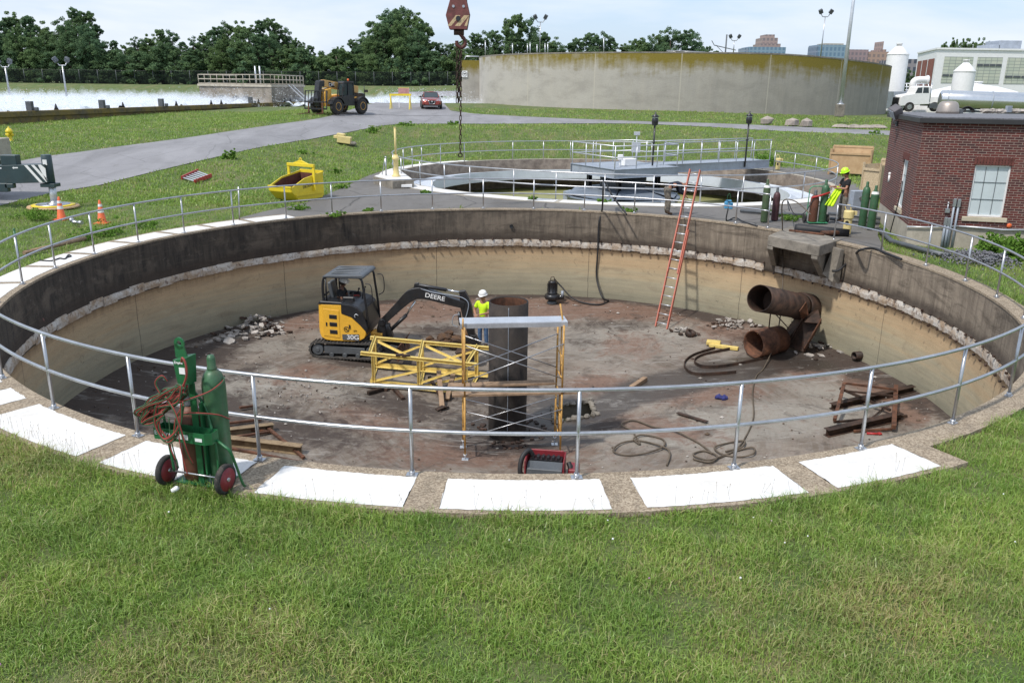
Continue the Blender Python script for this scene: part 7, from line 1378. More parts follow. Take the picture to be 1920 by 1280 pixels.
# bollards
for (px, py, h, l) in ((1587, 438, .72, 'yellow capped valve post with a dark hole beside the railing gap'), (1458, 318, .62, 'yellow capped valve post beyond the clarifier by the grass bank')):
    q = P(px, py, 0); s = thing('valve_post', l, 'valve post', q, group='yellow valve posts'); mb = MB(); mb.lathe([(.125, 0), (.12, h*.66), (.155, h*.67), (.155, h*.97), (.12, h)], n=20, sm=False); mb.build('post', M_['cream'], s, False, bevel=.01)
    mb = MB(); dq = (V(0, 0, 0)-V(q.x, q.y, 0)).normalized(); mb.lathe([(.055, 0), (.055, .02)], dq*.115+V(-.03, 0, h*.5), dq, 14); mb.build('opening', M_['black'], s, False); mb = MB(); mb.tube(smooth([(-.1, 0, h), (-.14, 0, h+.14), (0, 0, h+.16), (.05, 0, h)], 5), .014, 6); mb.box((.19, 0, h-.08), (.08, .1, .12)); mb.build('lid_handle', M_['cream'], s, False)  # opening is a black disc painted for the darkness of the hole
# men
bm_ = P(1250, 402, 0)
person('man in navy shirt and grey work trousers bending over by the ladder top', bm_, rad(8), stand(pelvis=(-.05, 0, .92), chest=(.26, 0, 1.10), neck=(.46, 0, 1.06), head=(.58, 0, 1.00), look=(.5, 0, -.86), shl=(.36, .18, 1.06), shr=(.36, -.18, 1.06), ell=(.42, .2, .80), elr=(.40, -.2, .80), hal=(.62, .12, .66), har=(.60, -.14, .66), hpl=(-.05, .09, .9), hpr=(-.05, -.09, .9)), 'navycl', 'camo', None, 'skin', 'long', hair='hairb')
vm = P(1577, 417, 0); vp = person('man in black shirt and lime hard hat holding up a high visibility vest', vm, rad(185), stand(ell=(.10, .26, 1.15), elr=(.10, -.26, 1.15), hal=(.36, .14, 1.16), har=(.38, -.14, 1.18), look=(.94, 0, -.34), head=(.05, 0, 1.61)), 'blackcl', 'camo', 'haty', 'skin')
def sheetcloth(name, label, P4, nu, nv, amp, m, cat, seed=0):
    a_, b_, c_, d_ = [Vector(p) for p in P4]; vs = []; nr = (b_-a_).cross(d_-a_).normalized()
    for j in range(nv+1):
        for i in range(nu+1):
            u, v = i/nu, j/nv; p = a_.lerp(b_, u).lerp(d_.lerp(c_, u), v); w = amp*(sin(u*17+seed+v*2)*v+.8*noise.noise(Vector((u*4, v*5, seed)))); vs.append(p+nr*w)
    fs = [(j*(nu+1)+i, j*(nu+1)+i+1, (j+1)*(nu+1)+i+1, (j+1)*(nu+1)+i) for j in range(nv) for i in range(nu)]; mb = MB(); mb.add(vs, fs, 0, True); o = mb.build(name, M_[m]); s_ = o.modifiers.new('thick', 'SOLIDIFY'); s_.thickness = .008
    return tag(o, label, cat)
vq = lambda x, y, Yd: PY(x, y, Yd); Yv = vm.y-.12
sheetcloth('safety_vest', 'bright yellow safety vest held up by the man in the lime hard hat', [vq(1570, 349, Yv), vq(1581, 353, Yv), vq(1563, 388, Yv-.2), vq(1545, 385, Yv-.2)], 14, 14, .05, 'vis', 'safety vest', 2)
# things lying on the pavement
def lying(name, label, pts, r, m, cat='pipe', grp=None): mb = MB(); mb.tube(pts, r, 10); return tag(mb.build(name, M_[m]), label, cat, grp)
lying('black_pipe', 'long black pipe lying across the pavement behind the gas cylinders', [P(1388, 395, .06), P(1512, 404, .06)], .06, 'greyd', grp='black pipes on the pavement'); lying('black_pipe', 'black pipe lying behind the pair of green cylinders, nearest the crates', [P(1553, 400, .06), P(1655, 410, .06)], .055, 'greyd', grp='black pipes on the pavement'); lying('black_pipe', 'black pipe lying slanted behind the yellow valve post', [P(1556, 410, .06), P(1650, 418, .06)], .055, 'greyd', grp='black pipes on the pavement')
lying('black_pipe', 'black corrugated pipe running along the foot of the brick building corner', [P(1650, 432, .06), P(1672, 452, .05), P(1730, 468, .05), P(1780, 480, .04)], .07, 'greyd', grp='black pipes on the pavement')
mb = MB(); a_ = P(1490, 428, .12); b_ = P(1560, 434, .10); mb.lathe([(.13, 0), (.16, .1), (.13, .9), (.11, 1.6), (.08, (b_-a_).length)], a_, b_-a_, 16); tag(mb.build('rolled_hose', M_['blkhose']), 'thick black rolled hose bundle on the edge of the concrete platform', 'hose')
lying('rusty_rod', 'rusty bar with green tape lying along the platform edge', [P(1480, 432, .07), P(1545, 440, .07)], .04, 'rust', 'bar'); lying('rusty_rod', 'short rusty pipe lying at the right end of the platform', [P(1540, 437, .09), P(1572, 436, .09)], .07, 'rust', 'pipe')
q = P(1368, 380, 0); tq = PY(1366, 380, T1(ang1(P(1366, 405)), .1).y); bc = thing('chain_tool', 'light blue pneumatic tool hanging from the railing near the ladder', 'power tool', tq-V(0, 0, .2)); mb = MB(); mb.box((-.07, 0, .12), (.12, .12, .24)); mb.box((.08, 0, .1), (.13, .12, .22)); mb.box((0, 0, .26), (.2, .08, .06)); mb.build('tool_body', M_['blue'], bc, False, bevel=.02); mb = MB(); mb.tube(smooth([(-.03, 0, .28), (-.05, 0, .42), (.02, 0, .5), (.05, 0, .3)], 5), .008, 5); mb.build('hanger', M_['green'], bc, False)
hose('tool_hose', 'black twin hose trailing from the light blue tool over the pavement', [tq+V(0, -.02, -.2), tq+V(-.02, -.02, -.6), P(1378, 408, .03), P(1395, 416, .03), P(1420, 424, .03)], .022, 'blkhose', grp='loose black hoses on the pavement')
q = P(1608, 392, 0); cb = thing('cable_box', 'flat grey metal box standing between the vest man and the cylinder pair', 'metal box', q); mb = MB(); mb.box((0, 0, .38), (.62, .3, .62), rz=.1); mb.build('case', M_['greyp'], cb, False, bevel=.02); mb = MB(); mb.cyl((0, -.16, .42), (0, -.18, .42), .07, n=14); mb.build('dial', M_['galv'], cb, False)
mb = MB(); q = P(762, 351, .02); mb.box(q+V(0, 0, .06), (.5, .2, .12), rz=.1); tag(mb.build('white_block', M_['white'], bevel=.01), 'small white block on the pavement by the square concrete chamber', 'block')
# ---------------- foreground cylinder trolley ----------------
wl_, wr_ = P(316, 906, 0), P(425, 924, 0); xd = (wr_-wl_); xd.z = 0; TW = xd.length; TR = math.atan2(xd.y, xd.x); tm = (wl_+wr_)/2
tr = thing('gas_trolley', 'green two-wheeled gas trolley with a hand-lettered tray on the near rim', 'trolley', tm, TR)
for x_, s in ((-TW/2, -1), (TW/2, 1)):
    mb = MB(); mb.lathe([(.02, -.025), (.13, -.03), (.145, -.035), (.168, -.02), (.168, .02), (.145, .035), (.13, .03), (.02, .025)], (x_, 0, .168), (1, 0, .0), 32); w_ = mb.build('wheel', M_['rubber'], tr, False)
    mb = MB(); mb.lathe([(.02, -.038), (.128, -.034), (.132, -.02), (.132, .02), (.128, .034), (.02, .038)], (x_, 0, .168), (1, 0, 0), 28); mb.build('rim', M_['redd'], w_, False); mb = MB(); mb.cyl((x_-.05, 0, .168), (x_+.05, 0, .168), .022, n=10); mb.build('hub', M_['galv'], w_, False)
mb = MB(); mb.cyl((-TW/2, 0, .168), (TW/2, 0, .168), .011, n=8); mb.build('axle', M_['galv'], tr, False)
G_ = M_['green']
mb = MB(); mb.tube(smooth([(TW/2-.07, .0, .17), (TW/2-.09, .02, .5), (TW/2-.16, .05, .80), (TW/2-.22, .08, .95), (TW/2-.36, .12, 1.08)], 7), .015, 8); mb.tube(smooth([(-TW/2+.1, .0, .17), (-TW/2+.05, .02, .55), (-TW/2+.0, .04, .85), (-TW/2-.05, .05, 1.0)], 7), .015, 8)
mb.tube(smooth([(TW/2-.14, .03, .66), (TW/2-.06, -.0, .62), (TW/2+.06, -.04, .58), (TW/2+.13, -.03, .5), (TW/2+.14, .1, .1), (TW/2+.13, .16, .03)], 6), .015, 8)
mb.build('side_tubes', G_, tr, False)
mb = MB(); mb.box((.05, .03, .62), (.075, .02, 1.22)); mb.box((.12, .18, .58), (.025, .3, .85)); mb.build('centre_post', G_, tr, False, bevel=.004)
mb = MB(); mb.box((.0, .17, .035), (.60, .32, .012)); mb.build('base_plate', G_, tr, False)
# tray
tz0, tz1 = .60, .73; yy0, yy1 = -.13, .03; x0_, x1_ = -.37, .32; mb = MB()
o4 = [(x0_, yy0), (x1_-.06, yy0), (x1_, yy0+.05), (x1_, yy1), (x0_, yy1)]
for (a_, b_) in zip(o4, o4[1:]+o4[:1]): mb.hexa([(a_[0], a_[1], tz0), (b_[0], b_[1], tz0), (b_[0]*.98, b_[1]+.004, tz0), (a_[0]*.98, a_[1]+.004, tz0)], [(a_[0], a_[1], tz1), (b_[0], b_[1], tz1), (b_[0]*.98, b_[1]+.004, tz1), (a_[0]*.98, a_[1]+.004, tz1)])
mb.add([(p[0], p[1], tz0+.004) for p in o4], [(0, 1, 2, 3, 4)]); ty_ = mb.build('tray', G_, tr, False)
text('tray_lettering', 'Empire', .066, M_['white'], Matrix.Translation((x0_+.115, yy0-.004, .675))@Matrix.Rotation(rad(90), 4, 'X'), tr, sx=1.1)
mb = MB(); mb.box((-.02, yy0-.004, .665), (.16, .004, .055)); mb.build('sticker', M_['white'], ty_, False); mb = MB(); mb.box((.19, yy0-.004, .655), (.085, .004, .035)); mb.build('sticker', M_['white'], ty_, False)
# top box with lifting eye
bx0, bx1 = -.075, .075; mb = MB(); mb.hexa([(bx0+.02, -.06, 1.24), (bx1-.01, -.06, 1.22), (bx1-.01, .10, 1.22), (bx0+.02, .10, 1.24)], [(bx0, -.07, 1.50), (bx1, -.07, 1.53), (bx1, .12, 1.53), (bx0, .12, 1.50)]); mb.build('top_box', G_, tr, False, bevel=.004)
mb = MB(); n_ = 18; out = [(-.045+.055*cos(t), 1.66+.06*sin(t)) for t in [-.3+(PI+.6)*i/n_ for i in range(n_+1)]]; inn = [(-.045+.026*cos(t), 1.66+.03*sin(t)) for t in [2*PI*i/n_ for i in range(n_)]]
out = [(.03, 1.50)]+out+[(-.105, 1.50)]
bmx = bmesh.new(); 
mb.add([(x, .02, z) for x, z in out]+[(x, .035, z) for x, z in out], []); mb = MB()
m2 = len(out)
vs = [(x, y, z) for y in (.02, .036) for x, z in out]; k2 = len(inn); vi = [(x, y, z) for y in (.02, .036) for x, z in inn]
bmx.free()
# eye plate built as a ring of quads round the hole plus a foot
rg = []
for i in range(25):
    t = 2*PI*i/24; ro = .062; rg.append([V(-.045+.028*cos(t), .02, 1.655+.034*sin(t)), V(-.045+ro*cos(t), .02, 1.655+.066*sin(t)), V(-.045+ro*cos(t), .036, 1.655+.066*sin(t)), V(-.045+.028*cos(t), .036, 1.655+.034*sin(t))])
mb.ring(rg, False, False, 0, False); mb.hexa([(-.105, .02, 1.50), (.04, .02, 1.50), (.04, .036, 1.50), (-.105, .036, 1.50)], [(-.104, .02, 1.655), (.012, .02, 1.62), (.012, .036, 1.62), (-.104, .036, 1.655)]); mb.build('lifting_eye', G_, tr, False)
text('box_lettering', 'Empire', .036, M_['white'], Matrix.Translation((.0, -.0765, 1.478))@Matrix.Rotation(rad(86), 4, 'X'), tr)
mb = MB(); mb.box((.03, -.0705, 1.39), (.07, .004, .07)); mb.build('label', M_['white'], tr, False)
def TL(x, y, z): c, s = cos(TR), sin(TR); return tm+V(x*c-y*s, x*s+y*c, z)
cylinder('brown acetylene cylinder on the left of the foreground gas trolley', TL(-.125, .17, .045), 1.02, .13, 'cylb', 'dark', rz=TR)
cylinder('green oxygen cylinder on the right of the foreground gas trolley', TL(.20, .19, .045), 1.46, .125, 'cylg', rz=TR)
# red valve cap on the acetylene cylinder
q = TL(-.12, .17, 1.08); mb = MB(); mb.lathe([(.07, 0), (.075, .05), (.04, .10), (.01, .1)], q, n=16); tag(mb.build('gauge_cap', M_['red']), 'red cap on the brown cylinder of the foreground gas trolley', 'cap')
# hose bundle: twin red and green hose in loose loops
def twin(pts, nm):
    q = [TL(*p) for p in smooth(pts, 9)]
    return q
rd = random.Random(21); hb = thing('hose_bundle', 'tangled loops of twin red and green welding hose hung on the foreground gas trolley', 'hoses', TL(-.1, -.05, .9))
def twinloop(pts, closed=False):
    q = smooth([TL(*p) for p in pts], 9, closed); n = len(q); offs = []
    for i in range(n):
        d = (q[(i+1) % n]-q[i-1] if (0 < i < n-1 or closed) else (q[1]-q[0] if i == 0 else q[-1]-q[-2])).normalized(); s = d.cross(V(0, 1, 0)); s = s.normalized() if s.length > .05 else V(1, 0, 0); offs.append(s*.0062)
    for sg, m_, nm in ((1, 'redhose', 'red_hose'), (-1, 'grnhose', 'green_hose')):
        mb = MB(); mb.tube([a_+o_*sg for a_, o_ in zip(q, offs)], .0064, 6, closed); mb.build(nm, M_[m_], hb)
for k in range(11):
    yk = -.09-.010*k; j = lambda s=.055: rd.uniform(-s, s)
    # long loops slung from the box out to the left
    twinloop([(.02+j(), yk, 1.22+j(.05)), (-.12+j(), yk-.03, 1.16+j(.05)), (-.30+j(.04), yk-.04, 1.03+j(.05)), (-.46+j(.06), yk-.02, .90+j(.05)), (-.50+j(.05), yk+.02, .84+j(.04)), (-.36+j(.04), yk+.04, .87+j(.04)), (-.18+j(.03), yk-.02, .98+j(.04)), (-.02+j(), yk-.01, 1.10+j(.04)), (.10+j(.02), yk, 1.22+j(.05))], k % 2 == 0)
for k in range(4):
    yk = -.19-.010*k; j = lambda s=.04: rd.uniform(-s, s)
    twinloop([(-.20+j(), yk, 1.0+j()), (-.24+j(), yk, .80+j(.05)), (-.16+j(), yk-.01, .66+j(.04)), (-.06+j(), yk-.01, .70+j(.04)), (.02+j(), yk, .86+j(.05)), (.10+j(), yk, 1.08+j(.05))])
    twinloop([(-.30+j(), yk, .98+j()), (-.42+j(.04), yk, .86+j(.04)), (-.40+j(.04), yk, .78+j(.03)), (-.30+j(), yk, .84+j()), (-.18+j(), yk, .94+j())])
twinloop([(-.10, -.21, 1.14), (.0, -.22, 1.0), (.06, -.23, .80), (.10, -.22, .55), (.12, -.18, .40)]); twinloop([(-.16, -.2, 1.16), (-.2, -.21, 1.28), (-.12, -.2, 1.36), (-.08, -.18, 1.30)])
twinloop([(-.05, -.18, 1.05), (.10, -.16, 1.10), (.28, -.02, 1.16), (.345, .12, 1.22), (.30, .25, 1.24)]); twinloop([(.0, -.18, .94), (.15, -.12, .95), (.33, .02, .90), (.37, .14, .82), (.34, .22, .78)])
for (x_, zt_, zb_, m_) in ((-.075, .9, .33, 'grnhose'), (.03, .9, .26, 'redhose'), (-.10, .7, .42, 'redhose')):
    mb = MB(); mb.tube(smooth([TL(x_-.03, -.19, zt_), TL(x_-.02, -.2, (zt_+zb_)/2), TL(x_+.03, -.2, zb_)], 6), .007, 6); mb.build('hanging_end', M_[m_], hb)
mb = MB(); mb.tube(smooth([TL(.06, -.10, 1.50), TL(.10, -.13, 1.56), TL(.14, -.14, 1.50), TL(.13, -.14, 1.36), TL(.03, -.13, 1.20), TL(-.14, -.14, 1.08)], 8), .011, 8); mb.build('red_hose', M_['redhose'], hb)
mb = MB(); a_ = TL(-.15, -.22, .05); mb.lathe([(.025, 0), (.03, .06), (.018, .08)], a_, V(.7, .2, .4), n=9); tag(mb.build('paper_cup', M_['white']), 'crumpled white cup in the grass by the left trolley wheel', 'cup')
# ---------------- crane outrigger ----------------
zo = 0; pad = P(98, 389, -.02); og = thing('crane_outrigger', 'dark green crane outrigger beam with white chevrons reaching in from the left edge', 'outrigger', pad)
YB = pad.y+.05; bt = lambda x, y: PY(x, y, YB)
a_, b_ = bt(-90, 329), bt(94, 324); hh = .62; mb = MB(); mb.bar(a_, b_, .5, hh); bm2 = mb.build('beam', M_['darkgreen'], og, bevel=.01)
dB = (b_-a_).normalized(); nB = V(dB.y, -dB.x, 0).normalized(); nB = nB if nB.y < 0 else -nB
mb = MB(); fo = b_+nB*.254; 
for k in range(3):
    x_ = -.62+k*.24
    for (p_, q_) in (((x_-.05, .30), (x_+.40, -.30)),):
        d_ = .055; mb.add([fo+dB*min(p_[0]-d_, -.02)+zz*p_[1], fo+dB*min(p_[0]+d_, -.0)+zz*p_[1], fo+dB*min(q_[0]+d_, -.0)+zz*(q_[1]+.0 if q_[0]+d_ < 0 else q_[1]+.15*(q_[0]+d_)/.1), fo+dB*min(q_[0]-d_, -.02)+zz*q_[1]], [(0, 1, 2, 3)])
mb.build('chevron_stripes', M_['white'], og)
for x_ in (-1.15, -1.72): mb = MB(); q = fo+dB*x_+zz*.22; mb.add([q, q+dB*.06+zz*.045, q+dB*.06+zz*.02, q+dB*.2+zz*.02, q+dB*.2-zz*.02, q+dB*.06-zz*.02, q+dB*.06-zz*.045], [(0, 1, 2, 3, 4, 5, 6)]); mb.build('arrow_mark', M_['white'], og)
jc = bt(92, 330); jc = V(jc.x, jc.y, 0); zt_ = bt(88, 290).z; mb = MB(); mb.cyl(V(jc.x, jc.y, b_.z-.45), V(jc.x, jc.y, zt_), .17, n=20); mb.box(V(jc.x, jc.y, b_.z-.42), (.5, .42, .12)); mb.build('jack_housing', M_['darkgreen'], og, bevel=.01); mb = MB(); mb.cyl(V(jc.x+.05, jc.y, pad.z+.12), V(jc.x+.05, jc.y, b_.z-.4), .12, n=20); mb.build('jack_leg', M_['alu'], og); mb = MB(); mb.lathe([(.3, .02), (.24, .1), (.14, .16), (.12, .2)], V(jc.x+.05, jc.y, pad.z+.05), n=20); mb.build('foot', M_['galv'], og)
mb = MB(); mb.box(V(jc.x+.02, jc.y-.18, zt_-.25), (.14, .02, .18)); mb.build('white_label', M_['white'], og)
for q_, d_ in ((bt(20, 300), (.55, .3, .35)), (bt(26, 347)+nB*.2, (.3, .2, .16)), (bt(10, 350)+nB*.2, (.5, .2, .3))): mb = MB(); mb.box(q_, d_); mb.build('valve_block', M_['darkgreen'], og, bevel=.02)
pd_ = thing('outrigger_pad', 'round timber-edged outrigger pad with a yellow rim lying on the grass', 'outrigger pad', pad+V(.05, 0, 0)); mb = MB(); mb.lathe([(.82, 0), (.84, .03), (.82, .075), (.1, .08)], n=40); mb.build('pad', M_['ply'], pd_, False); mb = MB(); mb.lathe([(.70, .081), (.70, .11), (.60, .115), (.1, .115)], n=40); mb.build('yellow_disc', M_['yel3'], pd_, False); mb = MB(); mb.lathe([(.55, .116), (.55, .13), (.1, .13)], n=36); mb.build('steel_plate', M_['galv'], pd_, False)
cb2 = thing('mobile_crane', 'rear corner of a grey mobile crane body at the left edge of the photo', 'crane', PY(-60, 395, 30)); mb = MB(); A1 = PY(-200, 262, 30.5); B1 = PY(-40, 265, 30.5); C1 = PY(-40, 306, 30.5); mb.hexa([V(A1.x, 30.2, C1.z), V(B1.x, 30.2, C1.z), V(B1.x, 32.4, C1.z), V(A1.x, 32.4, C1.z)], [V(A1.x, 30.2, A1.z), V(B1.x, 30.2, A1.z), V(B1.x, 32.4, A1.z), V(A1.x, 32.4, A1.z)]); mb.build('counterweight', M_['concl'], cb2, bevel=.02)
mb = MB(); mb.box(V((A1.x+B1.x)/2, 30.19, A1.z-.18), (B1.x-A1.x-.02, .01, .12)); mb.build('orange_stripe', M_['orange'], cb2); A2 = PY(-160, 345, 31.2); mb = MB(); mb.hexa([V(A1.x, 30.9, .5), V(B1.x-.2, 30.9, .5), V(B1.x-.2, 32.4, .5), V(A1.x, 32.4, .5)], [V(A1.x, 30.9, C1.z-.002), V(B1.x-.2, 30.9, C1.z-.002), V(B1.x-.2, 32.4, C1.z-.002), V(A1.x, 32.4, C1.z-.002)]); mb.build('carrier_frame', M_['darkgreen'], cb2, bevel=.02)
for x_ in (A1.x+1, A1.x+2.3): mb = MB(); mb.cyl((x_, 30.6, .5), (x_, 31.0, .5), .55, n=24); mb.build('wheel', M_['rubber'], cb2)
# cones, hydrant, fittings
def cone(label, q, h, tilt=0):
    t = thing('traffic_cone', label, 'traffic cone', q, group='orange traffic cones'); s = h/.72
    mb = MB(); mb.box((0, 0, .018*s), (.38*s, .38*s, .036*s)); mb.lathe([(.15*s, .036*s), (.13*s, .06*s), (.032*s, .70*s), (.02*s, .72*s)], n=20); mb.build('cone_body', M_['orange'], t, False, bevel=.004)
    f = lambda z: .133*s-(z-.06*s)/.64/s*.098*s+.0025
    for z0, z1 in ((.34*s, .44*s), (.52*s, .60*s)): mb = MB(); mb.lathe([(f(z0), z0), (f(z1), z1)], n=20, caps=False); mb.build('reflective_band', M_['refl'], t, False)
cone('orange traffic cone beside the outrigger pad, with grimy bands', P(116, 412, -.05), .74); cone('orange traffic cone standing to the right, behind the railing', P(192, 419, -.05), .74)
q = G(20, 265); hy = thing('fire_hydrant', 'yellow fire hydrant on the grass near the mossy basin wall', 'fire hydrant', q); mb = MB(); mb.lathe([(.17, 0), (.17, .05), (.12, .06), (.12, .42), (.16, .43), (.16, .47), (.20, .52), (.20, .55), (.13, .68), (.04, .74), (.04, .79), (.01, .8)], n=20); mb.build('barrel', M_['yel3'], hy, False)
for a_ in (PI, 0, -PI/2): mb = MB(); mb.lathe([(.08, .1), (.08, .2), (.05, .21)], (0, 0, .36), (cos(a_), sin(a_), 0), 12); mb.build('nozzle', M_['yel3'], hy, False)
mb = MB(); q = P(148, 421, .02); mb.lathe([(.05, 0), (.06, .02), (.06, .1), (.04, .12), (.04, .22), (.06, .24), (.06, .38)], q+V(-.2, .05, .07), V(.9, -.35, .0), 12); mb.ball(q+V(-.25, .08, .12), .08, 8); tag(mb.build('pipe_coupling', M_['galv']), 'tangled metal pipe coupling in the grass between the cones', 'pipe fitting')
hose('rope_end', 'black rope scrap lying on the white rim panel at the left', [P(75, 488, .02), P(95, 489, .02), P(106, 486, .02), P(113, 484, .03), P(122, 485, .02), P(128, 478, .02), P(133, 480, .02), P(124, 483, .02)], .018, 'blkhose', 'rope')
mb = MB(); q = P(34, 478, 0); mb.cyl(q, q+zz*.62, .03, n=8); mb.cyl(q+zz*.6, q+zz*.68, .022, n=8); tag(mb.build('marker_stake', M_['green']), 'thin dark green stake in the grass behind the left railing', 'stake')
mb = MB(); a_ = P(45, 474, .05); b_ = P(160, 447, .05); mb.tube([a_, b_], .055, 8); tag(mb.build('fallen_pole', M_['wood']), 'weathered pole lying in the grass along the left rim', 'pole')
# extra post by the left railing
q = P(449, 412, 0); mb = MB(); mb.cyl(q, PY(447, 350, q.y), .022, n=8); tag(mb.build('loose_post', M_['galv']), 'single free-standing grey post just outside the railing near the yellow skip', 'post')
# ladder section on the grass
qa, qb, qc = P(340, 338, .1), P(366, 343, .12), P(396, 330, .12); qd = qa+(qc-qb)
lg = thing('ladder_section', 'short red and grey ladder section lying on the grass bank', 'ladder', (qa+qc)/2-V(0, 0, .1)); gz = lambda v: V(v.x, v.y, float(terr(v.x, v.y))+.12)
qa, qb, qc, qd = map(gz, (G(341, 339), G(365, 346), G(397, 334), G(372, 325)))
for u, v in ((qa, qd), (qb, qc)): mb = MB(); mb.bar(u, v, .05, .16); mb.build('rail', M_['red'], lg)
for k in range(6): t = (k+.4)/6; mb = MB(); mb.bar(qa.lerp(qd, t), qb.lerp(qc, t), .10, .03); mb.build('rung', M_['alu'], lg)
# yellow float on the bank edge and dark rubble beside
q = G(648, 272); yf = thing('concrete_stub', 'pale yellow stepped block lying on the edge of the road bank', 'block', q); mb = MB(); mb.box((-.05, 0, .32), (.85, .5, .42), M=Matrix.Rotation(.12, 3, 'Y')); mb.box((-.25, 0, .6), (.5, .42, .22), M=Matrix.Rotation(.12, 3, 'Y')); mb.box((-.55, 0, .5), (.3, .36, .2)); mb.build('body', M_['cream'], yf, False, bevel=.03); mb = MB(); mb.rock((.45, 0, .1), (.5, .5, .3), 2, 8); mb.build('footing', M_['conc'], yf, False)
# ---------------- yellow skip ----------------
qa, qb = P(522, 378, 0), P(586, 378, 0)
dm = thing('lifting_skip', 'yellow steel crane skip with a lifting bail and rusty inside, on the grass', 'skip', P(560, 371, 0), rad(60))
# local: x toward the lettered end, y back
Lx, Wy, Hz = .95, .60, .86
body = [(-Lx, .50), (-Lx*.98, .34), (-Lx*.62, 0), (Lx*.72, 0), (Lx*.82, .1), (Lx*.82, .98), (-.25, .80)]
mb = MB(); n_ = len(body); so = [V(x, -Wy, z) for x, z in body]+[V(x, Wy, z) for x, z in body]; t_ = .04
mb.add([V(x, y, z) for y in (-Wy, -Wy+t_) for x, z in body], [tuple(range(n_)), tuple(range(n_, 2*n_))[::-1]]+[(i, n_+i, n_+(i+1) % n_, (i+1) % n_) for i in range(n_)]); mb.add([V(x, y, z) for y in (Wy-t_, Wy) for x, z in body], [tuple(range(n_)), tuple(range(n_, 2*n_))[::-1]]+[(i, n_+i, n_+(i+1) % n_, (i+1) % n_) for i in range(n_)])
for (p_, q_) in zip(body[:5], body[1:6]): mb.bar(V(p_[0], -Wy+t_, p_[1]).lerp(V(p_[0], Wy-t_, p_[1]), .5) if False else V(p_[0], 0, p_[1]), V(q_[0], 0, q_[1]), Wy*2-2*t_, t_, up=V(0, 0, 1) if abs(q_[0]-p_[0]) > abs(q_[1]-p_[1]) else V(1, 0, 0))
mb.build('hopper', M_['yel3'], dm, False)
mb = MB(); mi = [(-Lx*.93, .46), (-Lx*.6, .05), (Lx*.68, .05), (Lx*.76, .12), (Lx*.77, .9), (-.25, .74)]
for y in (-Wy+t_+.004, Wy-t_-.004): mb.add([V(x, y, z) for x, z in mi], [tuple(range(len(mi)))])
for p_, q_ in zip(mi[:4], mi[1:5]): mb.add([V(p_[0], -Wy+t_, p_[1]), V(q_[0], -Wy+t_, q_[1]), V(q_[0], Wy-t_, q_[1]), V(p_[0], Wy-t_, p_[1])], [(0, 1, 2, 3)])
mb.build('rusty_lining', mat('deep_rust_red', (.11, .035, .025), .85, 0, .4, 4, dirt=.3), dm, False)
mb = MB()
for y in (-Wy-.05, Wy+.05): mb.bar((.22, y, .30), (.22, y, 1.22), .12, .06, up=V(1, 0, 0))
mb.bar((.22, -Wy-.10, 1.24), (.22, Wy+.10, 1.24), .10, .12); mb.prism([(-.45, 1.29), (.45, 1.29), (.06, 1.42), (-.06, 1.42)], .05, Matrix(((0, 0, 1, .195), (1, 0, 0, 0), (0, 1, 0, 0), (0, 0, 0, 1)))); mb.tube([(.22, .06*cos(t), 1.44+.06*sin(t)) for t in [2*PI*i/14 for i in range(14)]], .022, 6, True); mb.build('lifting_bail', M_['yel3'], dm, False, bevel=.008)
mb = MB(); mb.bar((-Lx, -Wy, .52), (-Lx, Wy, .52), .07, .05); mb.bar((Lx*.84, -Wy, .99), (Lx*.84, Wy, .99), .06, .06); mb.bar((-Lx*.8, -Wy-.03, .2), (Lx*.7, -Wy-.03, .2), .04, .06); mb.build('edge_bars', M_['yel3'], dm, False)
text('skip_lettering', 'DICKINSON', .15, M_['black'], Matrix.Translation((.05, -Wy-.006, .52))@Matrix.Rotation(rad(90), 4, 'X')@Matrix.Rotation(.12, 4, 'Z'), dm)
# ---------------- telehandler ----------------
q = G(640, 221); TH_ = thing('telehandler', 'ochre and black telescopic handler with pallet forks lowered on the road', 'telehandler', G(637, 214), math.atan2(-.88, -.50))
oc = M_['tele']; tw = []
for x_ in (1.45, -1.45):
    for y_ in (-1.0, 1.0):
        mb = MB(); mb.lathe([(.30, -.2), (.56, -.2), (.62, -.12), (.62, .12), (.56, .2), (.30, .2)], (x_, y_, .62), (0, 1, 0), 28); w_ = mb.build('wheel', M_['rubber'], TH_, False); mb = MB(); mb.lathe([(.02, -.10), (.18, -.14), (.28, -.20), (.31, -.205), (.31, .205), (.28, .20), (.18, .14), (.02, .1)], (x_, y_, .62), (0, 1, 0), 24); mb.build('rim', oc, w_, False); mb = MB(); mb.cyl((x_, y_-.2, .62), (x_, y_+.2, .62), .12, n=12); mb.build('hub', M_['greyd'], w_, False)
mb = MB(); side(mb, [(-2.3, .7), (2.0, .6), (2.1, 1.0), (1.3, 1.25), (-2.2, 1.3)], -.45, .45); mb.build('chassis', oc, TH_, False, bevel=.04)
mb = MB(); side(mb, [(1.2, .75), (2.0, .7), (2.05, 1.55), (1.9, 1.85), (1.25, 1.95)], -.55, .38); mb.build('front_block', oc, TH_, False, bevel=.04)
mb = MB(); side(mb, [(.98, 1.95), (2.0, 1.88), (2.02, 1.70), (1.0, 1.72)], -.60, -.0) ; mb.build('white_panel', M_['white'], TH_, False)
mb = MB(); side(mb, [(-.7, .65), (.75, .65), (.8, 1.3), (.35, 1.45), (-.6, 1.45)], .46, 1.05); mb.build('engine_side', M_['black'], TH_, False, bevel=.03)
mb = MB(); side(mb, [(-.75, .8), (.75, .8), (.8, 1.35), (-.75, 1.5)], -1.1, -.46); mb.build('engine_cover', oc, TH_, False, bevel=.04)
